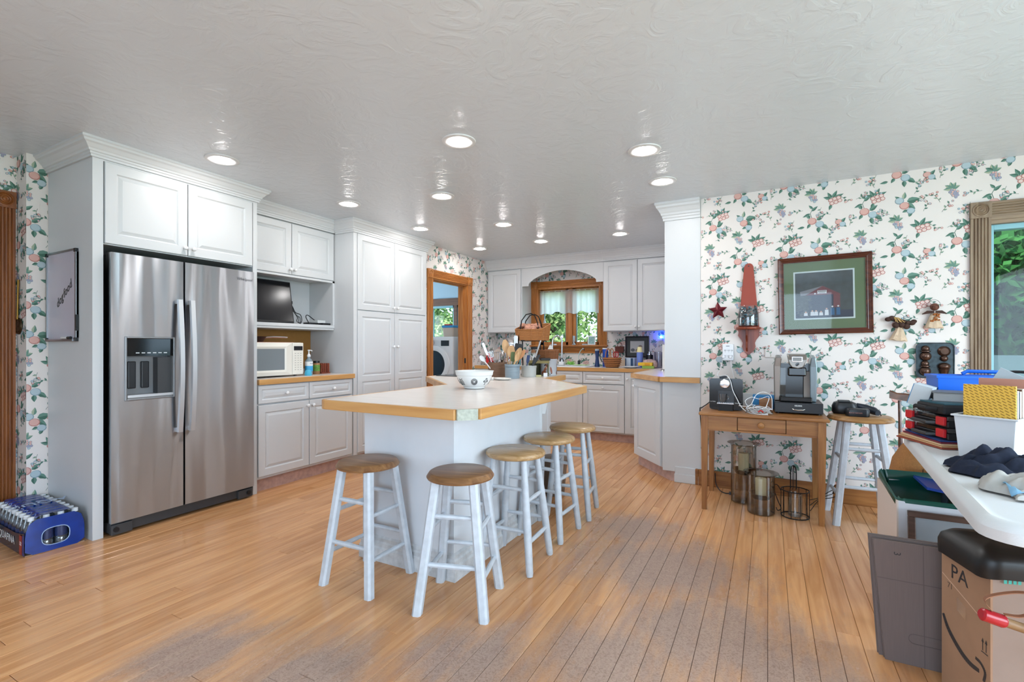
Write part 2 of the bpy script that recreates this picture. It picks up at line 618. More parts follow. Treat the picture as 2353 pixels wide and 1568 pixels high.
def motif_shapes():
    """the convex shapes of one repeat (0.52 x 0.54 m): list of (polygon, colour, layer)"""
    S = []
    R = random.Random(3)

    def disc(x, y, r, c, layer=1, sx=1., n=9, a=0.):
        ca, sa = math.cos(a), math.sin(a)
        S.append(([(x + r * sx * math.cos(2 * pi * i / n) * ca - r * math.sin(2 * pi * i / n) * sa,
                    y + r * sx * math.cos(2 * pi * i / n) * sa + r * math.sin(2 * pi * i / n) * ca) for i in range(n)], c, layer))

    def leaf(x, y, a, ln, w, c=0, layer=0):
        a = math.radians(a)
        ca, sa = math.cos(a), math.sin(a)
        T = lambda u, v: (x + u * ca - v * sa, y + u * sa + v * ca)
        up = [(0, 0), (.2 * ln, w * .42), (.45 * ln, w * .5), (.75 * ln, w * .28), (ln, 0)]
        S.append(([T(u, v) for u, v in up][::-1], c, layer))
        S.append(([T(u, -v) for u, v in up], 1 if c == 0 else 0, layer))

    def vine(pts, w=.0016, c=1):
        for (x0, y0), (x1, y1) in zip(pts, pts[1:]):
            dx, dy = x1 - x0, y1 - y0
            q = math.hypot(dx, dy) or 1
            nx, ny = -dy / q * w, dx / q * w
            S.append(([(x0 + nx, y0 + ny), (x0 - nx, y0 - ny), (x1 - nx, y1 - ny), (x1 + nx, y1 + ny)], c, 0))

    def sprig(x, y, a, n=5, berries=3, s=1.):
        ar = math.radians(a)
        px, py = x, y
        for k in range(n):
            nx, ny = px + .017 * s * math.cos(ar), py + .017 * s * math.sin(ar)
            vine([(px, py), (nx, ny)], .0010)
            leaf(nx, ny, math.degrees(ar) + (55 if k % 2 else -55), .021 * s, .011 * s, R.choice((0, 0, 2)))
            px, py = nx, ny
            ar += math.radians(R.uniform(-14, 14))
        for k in range(berries):
            bx, by = px + R.uniform(-.025, .025) * s, py + R.uniform(-.02, .02) * s
            disc(bx, by, .0075 * s, R.choice((4, 6)), 1)
            disc(bx, by, .0048 * s, R.choice((3, 8, 5)), 2)

    def fruit(x, y, r, c, cd):
        disc(x, y, r, cd, 1, 1.1, 12)
        disc(x - r * .06, y + r * .06, r * .86, c, 2, 1.1, 12)

    def cherries(x, y):
        for dx, dy in ((0, 0), (.025, .008), (.05, .014), (.008, -.024), (.034, -.018), (.058, -.008)):
            disc(x + dx, y + dy, .0145, 4, 1, 1.1)
            disc(x + dx, y + dy, .0105, 8, 2, 1.1)
        leaf(x + .012, y + .016, 62, .062, .026)
        leaf(x + .018, y + .014, 22, .07, .026)
        leaf(x + .006, y + .014, 118, .055, .024)
        leaf(x + .0, y + .012, 160, .05, .024)
        leaf(x + .005, y - .034, 250, .042, .022)

    def grapes(x, y):
        for k, (c, rr) in enumerate(((5, 2), (5, 4), (4, 3), (3, 3), (2, 1))):
            for j in range(rr):
                gx, gy = x + (j - (rr - 1) / 2) * .0145 + R.uniform(-.003, .003) + k * .004, y - k * .013
                disc(gx, gy, .0085, 6, 1)
                disc(gx, gy, .0062, R.choice((7, 7, 5, 3)), 2)
        for a in (20, 62, 100, 145, 185):
            leaf(x - .006, y + .012, a, .046, .026, R.choice((0, 2, 2)))

    def apples(x, y):
        fruit(x, y, .027, 3, 4)
        fruit(x + .05, y - .028, .025, 5, 6)
        leaf(x + .03, y + .005, 35, .06, .03)
        leaf(x + .062, y - .034, -38, .056, .032)
        leaf(x + .042, y - .048, -88, .046, .028)
        leaf(x - .016, y + .022, 118, .044, .024)
        leaf(x - .012, y - .02, 238, .04, .022)
        vine([(x, y + .02), (x - .012, y + .06), (x + .006, y + .10)])
        leaf(x - .012, y + .06, 205, .056, .02)
        leaf(x - .004, y + .078, 40, .054, .022)
        leaf(x + .004, y + .095, 130, .04, .018)

    def pears(x, y):
        fruit(x - .024, y + .02, .024, 5, 6)
        fruit(x + .004, y - .018, .026, 3, 4)
        fruit(x + .04, y - .058, .022, 5, 6)
        leaf(x + .018, y + .012, 10, .074, .046)
        leaf(x + .014, y + .0, -42, .07, .034)
        leaf(x + .0, y + .03, 82, .052, .026, 2)
        leaf(x - .02, y + .03, 140, .04, .02)
        leaf(x + .022, y - .05, 205, .034, .02)

    apples(.11, .40)
    pears(.34, .43)
    cherries(.42, .245)
    grapes(.09, .215)
    apples(.30, .10)
    fruit(.47, .075, .02, 3, 4)
    fruit(.495, .055, .019, 5, 6)
    for a in (50, 130, 230, 320):
        leaf(.483, .065, a, .05, .024)
    grapes(.30, .30)
    for x, y, a in ((.02, .31, 80), (.19, .31, 60), (.22, .47, 120), (.45, .36, 70), (.49, .47, 200), (.18, .12, 250), (.03, .07, 60), (.39, .03, 10), (.24, .19, 190), (.42, .14, 170), (.06, .50, 30), (.17, .03, 120), (.26, .36, 150), (.36, .20, 250), (.48, .28, 300), (.02, .14, 110), (.13, .29, 20), (.40, .49, 60)):
        sprig(x, y, a, 4, 4)
    cherries(.16, .49)
    leaf(.25, .06, 190, .05, .02)
    leaf(.37, .33, 70, .05, .022)
    return S


MOTIFS = motif_shapes()


def clip(poly, x0, x1, y0, y1):
    for ax, lim, sg in ((0, x0, 1), (0, x1, -1), (1, y0, 1), (1, y1, -1)):
        out = []
        for i, p in enumerate(poly):
            q = poly[i - 1]
            a, b = (p[ax] - lim) * sg, (q[ax] - lim) * sg
            if (a >= 0) != (b >= 0):
                t = b / (b - a)
                out.append((q[0] + (p[0] - q[0]) * t, q[1] + (p[1] - q[1]) * t))
            if a >= 0:
                out.append(p)
        poly = out
        if len(poly) < 3:
            return None
    return poly


def paper(wall, O, U, rects, du=0., dv=0.):
    """print the motifs on a wall: rects = visible rectangles (u0,u1,v0,v1) of the plane through O"""
    O, U = V3(O), V3(U)
    N = U.cross(V3(0, 0, 1))
    mb = MB()
    TW, TH = .52, .54
    for (u0, u1, v0, v1) in rects:
        for i in range(int(math.floor((u0 - du) / TW)) - 1, int((u1 - du) / TW) + 2):
            for j in range(int(math.floor((v0 - dv) / TH)) - 2, int((v1 - dv) / TH) + 2):
                ou, ov = du + i * TW, dv + j * TH + (TH / 2 if i % 2 else 0)
                if ou + TW + .1 < u0 or ou - .1 > u1 or ov + TH + .1 < v0 or ov - .1 > v1:
                    continue
                for q_, (poly, c, layer) in enumerate(MOTIFS):
                    q = clip([(x + ou, y + ov) for x, y in poly], u0, u1, v0, v1)
                    if q:
                        P = [O + U * a + V3(0, 0, b) + N * (.0005 + .0012 * layer + 5e-6 * (q_ % 200) + 2e-6 * (i % 2)) for a, b in q]
                        mb.add(P, [tuple(range(len(P)))], c)
    o = mb.build('wallpaper_print', WPC, wall, kind='stuff', label='printed fruit and leaf pattern')
    return o


# ================================================================ room shell
CE = 2.44
# floor: sub-floor plus boards
floor = struct(MB().box(-4.6, 3.0, -2.5, 6.6, -.06, -.013).build('floor', mat('dark_joint', '#2c1c12', .9)), 'worn honey coloured board floor')
PW = .083
random.seed(21)
plank_mesh = {}


def plank_geo(mb, x, y, ln):
    a, b, e, h = PW - .0012, ln - .0012, .0014, -.0018
    bot = [(x, y, -.013), (x + a, y, -.013), (x + a, y + b, -.013), (x, y + b, -.013)]
    mid = [(p[0], p[1], h) for p in bot]
    top = [(x + e, y + e, 0), (x + a - e, y + e, 0), (x + a - e, y + b - e, 0), (x + e, y + b - e, 0)]
    mb.rings([bot, mid, top], 0, False, True)


fw = (-math.sin(YAW), math.cos(YAW))
planks = []
for i in range(int(7.4 / PW)):
    x = -4.4 + i * PW
    y = -.6 - random.random() * 1.5
    while y < 6.6:
        ln = random.choice((.9, 1.2, 1.5, 1.8, 2.1))
        cx, cy = x + PW / 2, y + ln / 2
        d = fw[0] * cx + fw[1] * cy
        l = -fw[0] * cy * -1 * 0 + (math.cos(YAW) * cx + math.sin(YAW) * cy)
        vis = d > .9 and abs(l / d) < 1.25 and y + ln > .5 and cx > -3.75
        if cx > -.45 and cy > 4.5:
            vis = False
        planks.append((vis, d, x, y, ln))
        y += ln
planks.sort(key=lambda p: (not p[0], p[1]))
rest = MB()
for k, (vis, d, x, y, ln) in enumerate(planks):
    if vis and k < 298:
        if ln not in plank_mesh:
            mb = MB()
            plank_geo(mb, 0, 0, ln)
            po = mb.build('plank', M_FLOOR, floor)
            plank_mesh[ln] = po.data
            po.location = (x, y, 0)
            continue
        po = bpy.data.objects.new('plank', plank_mesh[ln])
        COL.objects.link(po)
        po.parent = floor
        po.location = (x, y, 0)
    else:
        plank_geo(rest, x, y, ln)
rest.build('floorboards', M_FLOOR, floor, kind='stuff')

ceiling = struct(MB().box(-4.6, 3.0, -2.5, 6.6, CE, CE + .1).build('ceiling', M_CEIL), 'white hand-trowelled ceiling')


def wall(name, label, *boxes):
    mb = MB()
    for b in boxes:
        mb.box(*b)
    return struct(mb.build(name, M_WALLPAPER), label)


# left side: entry jog, cabinet niche, laundry doorway
wall_left = wall('wall_left', 'fruit papered wall beside the refrigerator surround',
                 (-4.55, -4.40, -2.5, .25, 0, CE), (-4.55, -4.40, .25, 1.145, 2.09, CE), (-4.55, -4.40, 1.145, 1.265, 0, CE), (-4.55, -4.25, 1.265, 4.60, 0, CE))
paper(wall_left, (-4.40, 0, 0), (0, 1, 0), [(.3, 1.265, 0, CE)], .05, .1)
paper(wall_left, (0, 1.265, 0), (1, 0, 0), [(-4.40, -4.25, 0, CE)], .2, .1)
paper(wall_left, (-4.25, 0, 0), (0, 1, 0), [(1.265, 1.37, 0, CE)], .96, .27)
wall_door = wall('wall_laundry', 'cream fruit papered wall around the laundry doorway',
                 (-4.25, -3.69, 4.601, 4.80, 0, CE), (-3.81, -3.69, 5.59, 6.45, 0, CE), (-3.81, -3.69, 4.80, 5.59, 2.035, CE))
paper(wall_door, (-3.69, 0, 0), (0, 1, 0), [(4.60, 4.80, 0, CE), (5.59, 6.45, 0, CE), (4.80, 5.59, 2.035, CE)], .1, .05)
WX0, WX1, WZ0, WZ1 = -3.007, -2.055, 1.20, 2.035
wall_back = wall('wall_back', 'fruit papered wall behind the sink counter',
                 (-3.81, WX0, 6.45, 6.6, 0, CE), (WX1, -.38, 6.45, 6.6, 0, CE), (WX0, WX1, 6.45, 6.6, 0, WZ0), (WX0, WX1, 6.45, 6.6, WZ1, CE))
paper(wall_back, (0, 6.45, 0), (1, 0, 0), [(-3.69, WX0, .9, CE), (WX1, -.51, .9, CE), (WX0, WX1, .9, WZ0), (WX0, WX1, WZ1, CE)], .15, .2)
RX0, RX1, RZ0, RZ1 = 1.32, 2.62, .62, 2.05
wall_right = wall('wall_right', 'fruit papered wall above the coffee table',
                  (-.507, RX0, 4.37, 4.49, 0, CE), (RX1, 3.0, 4.37, 4.49, 0, CE), (RX0, RX1, 4.37, 4.49, 0, RZ0), (RX0, RX1, 4.37, 4.49, RZ1, CE))
paper(wall_right, (0, 4.37, 0), (1, 0, 0), [(-.507, RX0, 0, CE), (RX1, 2.9, 0, CE), (RX0, RX1, 0, RZ0), (RX0, RX1, RZ1, CE)], -.52, .16)
wall_part = struct(MB().box(-.507, -.38, 4.49, 6.45, 0, CE).build('wall_partition', M_WALLPAPER), 'partition wall between kitchen and dining end')
# walls outside the frame, with the openings the daylight comes through
struct(MB().box(3.0, 3.12, -2.5, -1.6, 0, CE).box(3.0, 3.12, 3.1, 4.49, 0, CE).box(3.0, 3.12, -1.6, 3.1, 0, .3).box(3.0, 3.12, -1.6, 3.1, 2.2, CE).build('wall_side', M_WALLPAPER))
struct(MB().box(-4.55, -2.3, -2.6, -2.5, 0, CE).box(1.1, 3.12, -2.6, -2.5, 0, CE).box(-2.3, 1.1, -2.6, -2.5, 0, .45).box(-2.3, 1.1, -2.6, -2.5, 2.25, CE).build('wall_rear', M_WALLPAPER))


# ---------------------------------------------------------------- fluted casings
def casing(mb, p0, p1, Wd, N, w, t=.02, flutes=5):
    p0, p1, Wd, N = V3(p0), V3(p1), V3(Wd), V3(N)
    pr = [(0, 0), (0, t), (.010, t)]
    fw_ = (w - .02) / flutes
    for k in range(flutes):
        a = .010 + k * fw_
        pr += [(a + fw_ * .2, t), (a + fw_ * .33, t - .006), (a + fw_ * .5, t - .008), (a + fw_ * .67, t - .006), (a + fw_ * .8, t)]
    pr += [(w - .010, t), (w, t), (w, 0)]
    mb.rings([[p + Wd * a + N * h for a, h in pr] for p in (p0, p1)], 0)


def rosette(mb, c, U, V, N, s=.105, t=.026):
    c, U, V, N = V3(c), V3(U), V3(V), V3(N)
    mb.hexa([c + U * a * s / 2 + V * b * s / 2 for a, b in ((-1, -1), (1, -1), (1, 1), (-1, 1))],
            [c + U * a * s / 2 + V * b * s / 2 + N * t for a, b in ((-1, -1), (1, -1), (1, 1), (-1, 1))])
    r = s * .42
    mb.lathe([(r, 0), (r, t + .004), (r * .86, t + .006), (r * .78, t - .002 + .003), (r * .62, t + .007), (r * .5, t + .003), (r * .34, t + .008), (r * .22, t + .004), (.0, t + .008)], c, 18, 0, N, False, False)


def door_trim(name, label, x, y0, y1, ztop, mv, mh, plinth=True, N=(1, 0, 0), w=.105):
    """casing of a doorway on a wall facing +X"""
    o = bpy.data.objects.new(name, None)
    o.location = (x, y0, 0)
    COL.objects.link(o)
    o['kind'], o['label'] = 'structure', label
    for ya in (y0 - w, y1):
        mb = MB()
        casing(mb, (x, ya, .17), (x, ya, ztop), (0, 1, 0), N, w)
        mb.build('side_casing', mv, o)
        mb = MB()
        rosette(mb, (x, ya + w / 2, ztop + w / 2), (0, 1, 0), (0, 0, 1), N, w + .004)
        mb.build('corner_rosette', mv, o, smooth=True)
        MB().box(x, x + .026, ya - .002, ya + w + .002, 0, .17).build('plinth_block', mv, o, bevel=.003)
    mb = MB()
    casing(mb, (x, y0, ztop), (x, y1, ztop), (0, 0, 1), N, w)
    mb.build('head_casing', mh, o)
    return o


d1 = door_trim('door_1', 'dark fluted oak door casing at the left edge', -4.40, .25, 1.148, 2.09, M_OAKD, M_OAKD)
MB().box(-4.52, -4.48, .27, 1.13, 0, 2.08).build('door_slab', M_OAKD, d1)
d2 = door_trim('door_2', 'honey oak fluted casing of the laundry doorway', -3.69, 4.80, 5.59, 2.035, M_OAK, M_OAKY)
mb = MB().box(-3.83, -3.688, 5.575, 5.59, 0, 2.035).box(-3.83, -3.688, 4.80, 4.815, 0, 2.035)
mb.build('jamb', M_OAK, d2)
MB().box(-3.83, -3.688, 4.815, 5.575, 2.02, 2.035).build('head_jamb', M_OAKY, d2)
MB().box(-3.77, -3.735, 5.562, 5.575, 0, 2.02).box(-3.77, -3.735, 4.815, 5.575, 2.008, 2.02).build('door_stop', M_OAK, d2)
MB().box(-3.725, -3.70, 5.573, 5.576, .95, 1.02).build('strike_plate', M_BLACK, d2)

# ---------------------------------------------------------------- window over the sink
w1 = bpy.data.objects.new('window_1', None)
w1.location = (-2.53, 6.45, 1.2)
COL.objects.link(w1)
w1['kind'], w1['label'] = 'structure', 'oak casement window above the sink'
NB = (0, -1, 0)
for xa in (WX0 - .1, WX1):
    mb = MB()
    casing(mb, (xa, 6.45, WZ0 - .01), (xa, 6.45, WZ1), (1, 0, 0), NB, .10)
    mb.build('side_casing', M_OAK, w1)
    mb = MB()
    rosette(mb, (xa + .05, 6.45, WZ1 + .05), (1, 0, 0), (0, 0, 1), NB, .104)
    mb.build('corner_rosette', M_OAK, w1, smooth=True)
mb = MB()
casing(mb, (WX0, 6.45, WZ1), (WX1, 6.45, WZ1), (0, 0, 1), NB, .10)
mb.build('head_casing', M_OAKH, w1)
mb = MB()
casing(mb, (WX0 - .1, 6.45, 1.09), (WX1 + .1, 6.45, 1.09), (0, 0, 1), NB, .092)
mb.build('apron', M_OAKH, w1)
MB().box(WX0 - .115, WX1 + .115, 6.40, 6.56, 1.182, 1.202).build('sill', M_OAKH, w1, bevel=.004)
MB().box(WX0, WX0 + .015, 6.43, 6.58, WZ0, WZ1).box(WX1 - .015, WX1, 6.43, 6.58, WZ0, WZ1).box(WX0, WX1, 6.43, 6.58, WZ1 - .015, WZ1).build('jamb', M_OAK, w1)
MB().box(-2.546, -2.485, 6.49, 6.57, WZ0, WZ1).build('mullion', M_OAK, w1, bevel=.004)
for a, b in ((WX0 + .015, -2.546), (-2.485, WX1 - .015)):
    f = MB().box(a, a + .048, 6.52, 6.56, WZ0, WZ1 - .015).box(b - .048, b, 6.52, 6.56, WZ0, WZ1 - .015).box(a, b, 6.52, 6.56, WZ0, WZ0 + .05).box(a, b, 6.52, 6.56, WZ1 - .065, WZ1 - .015)
    so = f.build('sash', M_OAK, w1, bevel=.003)
    e = MB()
    for q0, q1 in ((a + .048, a + .060), (b - .060, b - .048)):
        e.box(q0, q1, 6.53, 6.55, WZ0 + .05, WZ1 - .065)
    e.build('seal', mat('grey_teal_seal', '#6f8f92', .5), so)
    MB().box(a + .045, b - .045, 6.536, 6.542, WZ0 + .045, WZ1 - .06).build('pane', M_PANE, so)
    cr = MB().box((a + b) / 2 - .06, (a + b) / 2 + .04, 6.50, 6.53, WZ0 + .003, WZ0 + .02)
    cr.tube([((a + b) / 2, 6.51, WZ0 + .02), ((a + b) / 2 + .02, 6.49, WZ0 + .06), ((a + b) / 2 + .02, 6.485, WZ0 + .085)], .006)
    cr.build('crank', M_CHROME, w1, smooth=True)

# ---------------------------------------------------------------- window of the papered wall
w2 = bpy.data.objects.new('window_2', None)
w2.location = (RX0, 4.37, RZ0)
COL.objects.link(w2)
w2['kind'], w2['label'] = 'structure', 'weathered oak window at the right edge'
for xa in (RX0 - .104, RX1):
    mb = MB()
    casing(mb, (xa, 4.37, RZ0), (xa, 4.37, RZ1), (1, 0, 0), NB, .104)
    mb.build('side_casing', M_OAKG, w2)
    mb = MB()
    rosette(mb, (xa + .052, 4.37, RZ1 + .052), (1, 0, 0), (0, 0, 1), NB, .108)
    mb.build('corner_rosette', M_OAKG, w2, smooth=True)
mb = MB()
casing(mb, (RX0, 4.37, RZ1), (RX1, 4.37, RZ1), (0, 0, 1), NB, .104)
mb.build('head_casing', M_OAKGH, w2)
MB().box(RX0 - .12, RX1 + .12, 4.33, 4.45, RZ0 - .02, RZ0).build('sill', M_OAKGH, w2)
MB().box(RX0, RX1, 4.36, 4.44, RZ1 - .045, RZ1).box(RX0, RX1, 4.35, 4.375, RZ1 - .02, RZ1).build('head_jamb', M_OAKGH, w2)
MT = mat('aqua_sash', '#8fc4cf', .35)
MB().box(RX0, RX0 + .028, 4.40, 4.47, RZ0, RZ1 - .045).box(RX1 - .028, RX1, 4.40, 4.47, RZ0, RZ1 - .045).box(RX0 + .028, RX1 - .028, 4.40, 4.47, RZ1 - .08, RZ1 - .045).box(RX0 + .028, RX1 - .028, 4.40, 4.47, RZ0, RZ0 + .04).build('sash', MT, w2, bevel=.002)
MB().box(RX0 + .026, RX1 - .026, 4.433, 4.438, RZ0 + .03, RZ1 - .075).build('pane', M_PANE, w2)

# ---------------------------------------------------------------- baseboards
MB().box(-.525, 1.2, 4.352, 4.37, 0, .135).box(-.55, -.525, 4.352, 4.40, 0, .135).build('baseboard_right', wood('oak_base', '#7d4a20', '#a86f38', .45, 0, .8), bevel=.004)
bpy.data.objects['baseboard_right']['kind'] = 'structure'
bpy.data.objects['baseboard_right']['label'] = 'brown oak skirting under the papered wall'

# ---------------------------------------------------------------- laundry room beyond the doorway
ML = mat('laundry_wall', '#bcd3df', .8)
MB_ = MB().box(-7.2, -3.81, 7.2, 7.3, 0, .98).box(-7.2, -3.81, 7.2, 7.3, 2.02, CE).box(-3.95, -3.81, 7.2, 7.3, .98, 2.02).box(-7.2, -6.2, 7.2, 7.3, .98, 2.02)
struct(MB_.build('wall_laundry_far', ML), 'pale blue laundry wall with window')
struct(MB().box(-7.3, -7.2, 3.9, 4.7, 0, CE).box(-7.3, -7.2, 6.3, 7.3, 0, CE).box(-7.3, -7.2, 4.7, 6.3, 0, .95).box(-7.3, -7.2, 4.7, 6.3, 1.95, CE).build('wall_laundry_side', ML))  # side opening added to go with the laundry fill light
struct(MB().box(-7.2, -4.56, 3.9, 4.0, 0, CE).build('wall_laundry_near', ML))
struct(MB().box(-7.3, -3.81, 6.6, 7.3, CE, CE + .1).box(-7.3, -4.6, 3.9, 6.6, CE, CE + .1).build('ceiling_laundry', mat('laundry_ceiling', '#a9cfe6', .8)))
struct(MB().box(-7.3, -3.81, 6.6, 7.3, -.06, 0).box(-7.3, -4.6, 3.9, 6.6, -.06, 0).build('floor_laundry', mat('laundry_floor', '#a58b70', .6)))
w3 = bpy.data.objects.new('window_3', None)
w3.location = (-4.9, 7.2, 1)
COL.objects.link(w3)
w3['kind'], w3['label'] = 'structure', 'brown framed window in the laundry room'
MO2 = wood('brown_window_wood', '#5c3a26', '#7d5236', .5, 0, .8)
MB().box(-6.2, -3.95, 7.17, 7.27, 1.93, 2.06).build('head_casing', MO2, w3)
for xa in (-6.2, -5.62, -5.03, -4.44, -4.02):
    MB().box(xa, xa + .07, 7.18, 7.27, .98, 1.94).build('mullion', MO2, w3)
for xa, xb in ((-6.13, -5.62), (-5.55, -5.03), (-4.96, -4.44), (-4.37, -4.02)):
    MB().box(xa, xa + .03, 7.2, 7.26, 1.0, 1.93).box(xb - .03, xb, 7.2, 7.26, 1.0, 1.93).box(xa, xb, 7.2, 7.26, 1.0, 1.04).box(xa, xb, 7.2, 7.26, 1.89, 1.93).build('sash', MT, w3)
    MB().box(xa + .02, xb - .02, 7.235, 7.24, 1.03, 1.90).build('pane', M_PANE, w3)

# ---------------------------------------------------------------- outside
struct(MB().box(-30, 30, 6.7, 40, -.5, -.4).box(3.2, 30, -20, 6.7, -.5, -.4).build('ground', mat('lawn', '#4f7a3a', .9, var=.3, scale=3)), 'lawn outside the windows')


def leaf_mat(name, c0, c1):
    m = bpy.data.materials.new(name)
    m.use_nodes = True
    nt = m.node_tree
    nt.nodes.remove(nt.nodes['Principled BSDF'])
    g = nt.nodes.new('ShaderNodeNewGeometry')
    r = nt.nodes.new('ShaderNodeValToRGB')
    r.color_ramp.elements[0].color, r.color_ramp.elements[1].color = lin(c0), lin(c1)
    nt.links.new(g.outputs['Random Per Island'], r.inputs[0])
    d = nt.nodes.new('ShaderNodeBsdfDiffuse')
    t = nt.nodes.new('ShaderNodeBsdfTranslucent')
    nt.links.new(r.outputs[0], d.inputs[0])
    nt.links.new(r.outputs[0], t.inputs[0])
    x = nt.nodes.new('ShaderNodeMixShader')
    x.inputs[0].default_value = .45
    nt.links.new(d.outputs[0], x.inputs[1])
    nt.links.new(t.outputs[0], x.inputs[2])
    nt.links.new(x.outputs[0], nt.nodes['Material Output'].inputs[0])
    return m


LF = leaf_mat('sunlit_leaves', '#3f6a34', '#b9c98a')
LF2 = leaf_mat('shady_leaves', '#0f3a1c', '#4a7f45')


def tree(label, x, y, h, rx, ry, n, m, ls=.09, base=0., seed=1):
    R = random.Random(seed)
    t = thing('tree', label, 'tree', (x, y, -.4))
    MB().cyl((x, y, -.4), (x + .1, y, h * .75), .16, .05, 8).build('trunk', mat('bark', '#4a3a2c', .9), t, smooth=True)
    mb = MB()
    blobs = [(R.uniform(-.75, .75) * rx, R.uniform(-.7, .7) * ry, R.uniform(base, h)) for _ in range(46)]
    for _ in range(n):
        bx, by, bz = R.choice(blobs)
        u = V3(R.gauss(0, 1), R.gauss(0, 1), R.gauss(0, 1)).normalized() * (.62 * R.random() ** .4)
        p = V3(x + bx, y + by, bz) + u
        a = V3(R.gauss(0, 1), R.gauss(0, 1), R.gauss(0, 1)).normalized()
        b = a.orthogonal().normalized()
        s = ls * R.uniform(.6, 1.3)
        mb.add([p - a * s, p + b * s * .5, p + a * s, p - b * s * .5], [(0, 1, 2, 3)])
    mb.build('foliage', m, t, kind='stuff')
    return t


tree('leafy sunlit tree seen through the sink window', -4.2, 9.6, 3.4, 2.6, .9, 32000, LF, .065, -.2, 2)
tree('pale sunlit tree behind the laundry window', -9.6, 11.6, 3.2, 2.2, .9, 20000, LF, .07, -.2, 3)
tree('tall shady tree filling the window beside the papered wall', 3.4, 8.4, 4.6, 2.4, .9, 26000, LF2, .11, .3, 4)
ob = MB().box(1.2, 5.5, 6.0, 6.08, -.4, 1.10).build('porch_screen', mat('porch_teal', '#7a9196', .8, var=.06))
tag(ob, 'grey teal porch panel outside the corner window', 'panel')

# ================================================================ cabinets
UPV = V3(0, 0, 1)


def knob(parent, P, N, name='knob', m=None, r=.015):
    mb = MB()
    mb.lathe([(.006, 0), (.006, .012), (r * .8, .016), (r, .022), (r * .92, .029), (r * .55, .034), (0, .035)], P, 14, 0, N, True, False)
    return mb.build(name, m or M_KNOB, parent, smooth=True)


def front(parent, name, O, U, N, w, h, t=.02, rows=None, margin=.058, knob_at=None, m=None):
    """raised-panel door or drawer front: O = lower corner on the carcass plane, U across, N outwards"""
    O, U, N = V3(O), V3(U), V3(N)
    mb = MB()
    g = .0015
    P = lambda a, b, k: O + U * a + UPV * b + N * k
    # edge band
    mb.rings([[P(a, b, k) for a, b in ((g, g), (w - g, g), (w - g, h - g), (g, h - g))] for k in (0, t - .003)], 0, True, False)
    rows = rows or [(0, h)]
    for v0, v1 in rows:
        a0, a1 = g, w - g
        b0, b1 = max(v0, g), min(v1, h - g)
        mt = margin if v1 > h - .001 else margin * .5
        mbm = margin if v0 < .001 else margin * .5
        rs = []
        for ins, k in ((0, t - .003), (.003, t), ('m', t), (.007, t - .008), (.010, t - .009), (.030, t - .001), (.032, t - .0005)):
            if ins == 'm':
                base = (margin, margin, mbm, mt)
                q = (margin, margin, mbm, mt)
            elif k >= t - .003 and ins <= .003 and len(rs) < 2:
                q = (ins, ins, ins if v0 < .001 else 0, ins if v1 > h - .001 else 0)
            else:
                q = tuple(z + ins for z in base)
            rs.append([P(a, b, k) for a, b in ((a0 + q[0], b0 + q[2]), (a1 - q[1], b0 + q[2]), (a1 - q[1], b1 - q[3]), (a0 + q[0], b1 - q[3]))])
        mb.rings(rs, 0, False, True)
    o = mb.build(name, m or M_CAB, parent)
    if knob_at:
        knob(o, O + U * knob_at[0] + UPV * knob_at[1] + N * t, N)
    return o


CROWN = [(0, 0), (.012, 0), (.012, .014), (.018, .018), (.018, .030), (.026, .034), (.030, .046), (.036, .052), (.050, .072), (.062, .080), (.066, .092), (.074, .098), (.074, .112), (0, .112)]


def crown(parent, path, z0, m=None, outs=None, name='crown_moulding', h=None):
    """crown moulding along a plan polyline; the right-hand side of travel is outwards"""
    path = [V3(p[0], p[1], 0) for p in path]
    sc = (CE - z0) / .112
    n = len(path)
    nor = []
    for i in range(n - 1):
        d = (path[i + 1] - path[i]).normalized()
        nor.append(V3(d.y, -d.x, 0))
    rs = []
    for i, p in enumerate(path):
        if i == 0:
            k = nor[0]
        elif i == n - 1:
            k = nor[-1]
        else:
            k = (nor[i - 1] + nor[i])
            k = k / k.dot(nor[i])
        rs.append([p + k * a + V3(0, 0, z0 + b * sc) for a, b in CROWN])
    mb = MB()
    mb.rings(rs, 0, True, True)
    return mb.build(name, m or M_CAB, parent)


UY, NX = (0, 1, 0), (1, 0, 0)
XF = -3.63
# ---- refrigerator surround
t = thing('refrigerator_surround', 'tall white refrigerator surround cabinet with two raised-panel doors above', 'cabinet', (-3.94, 1.9, 0))
MB().box(-4.245, XF, 1.372, 1.40, 0, 2.34).build('side_panel', M_CAB, t)
MB().box(-4.245, XF, 2.405, 2.433, 0, 2.34).build('side_panel', M_CAB, t)
MB().box(XF, XF + .001 + .012, 1.371, 1.425, 0, 2.34).box(XF, XF + .013, 2.40, 2.434, 0, 2.34).box(XF, XF + .013, 1.425, 2.40, 2.325, 2.34).build('face_frame', M_CAB, t)
MB().box(-4.245, XF, 1.40, 2.405, 1.815, 2.34).build('upper_box', M_CAB, t)
XD = XF + .001
front(t, 'door', (XD, 1.430, 1.82), UY, NX, .480, .505, knob_at=(.455, .05), margin=.06)
front(t, 'door', (XD, 1.913, 1.82), UY, NX, .480, .505, knob_at=(.028, .05), margin=.06)
crown(t, [(-4.248, 1.371), (XF + .013, 1.371), (XF + .013, 2.434), (-3.86, 2.434)], 2.335)

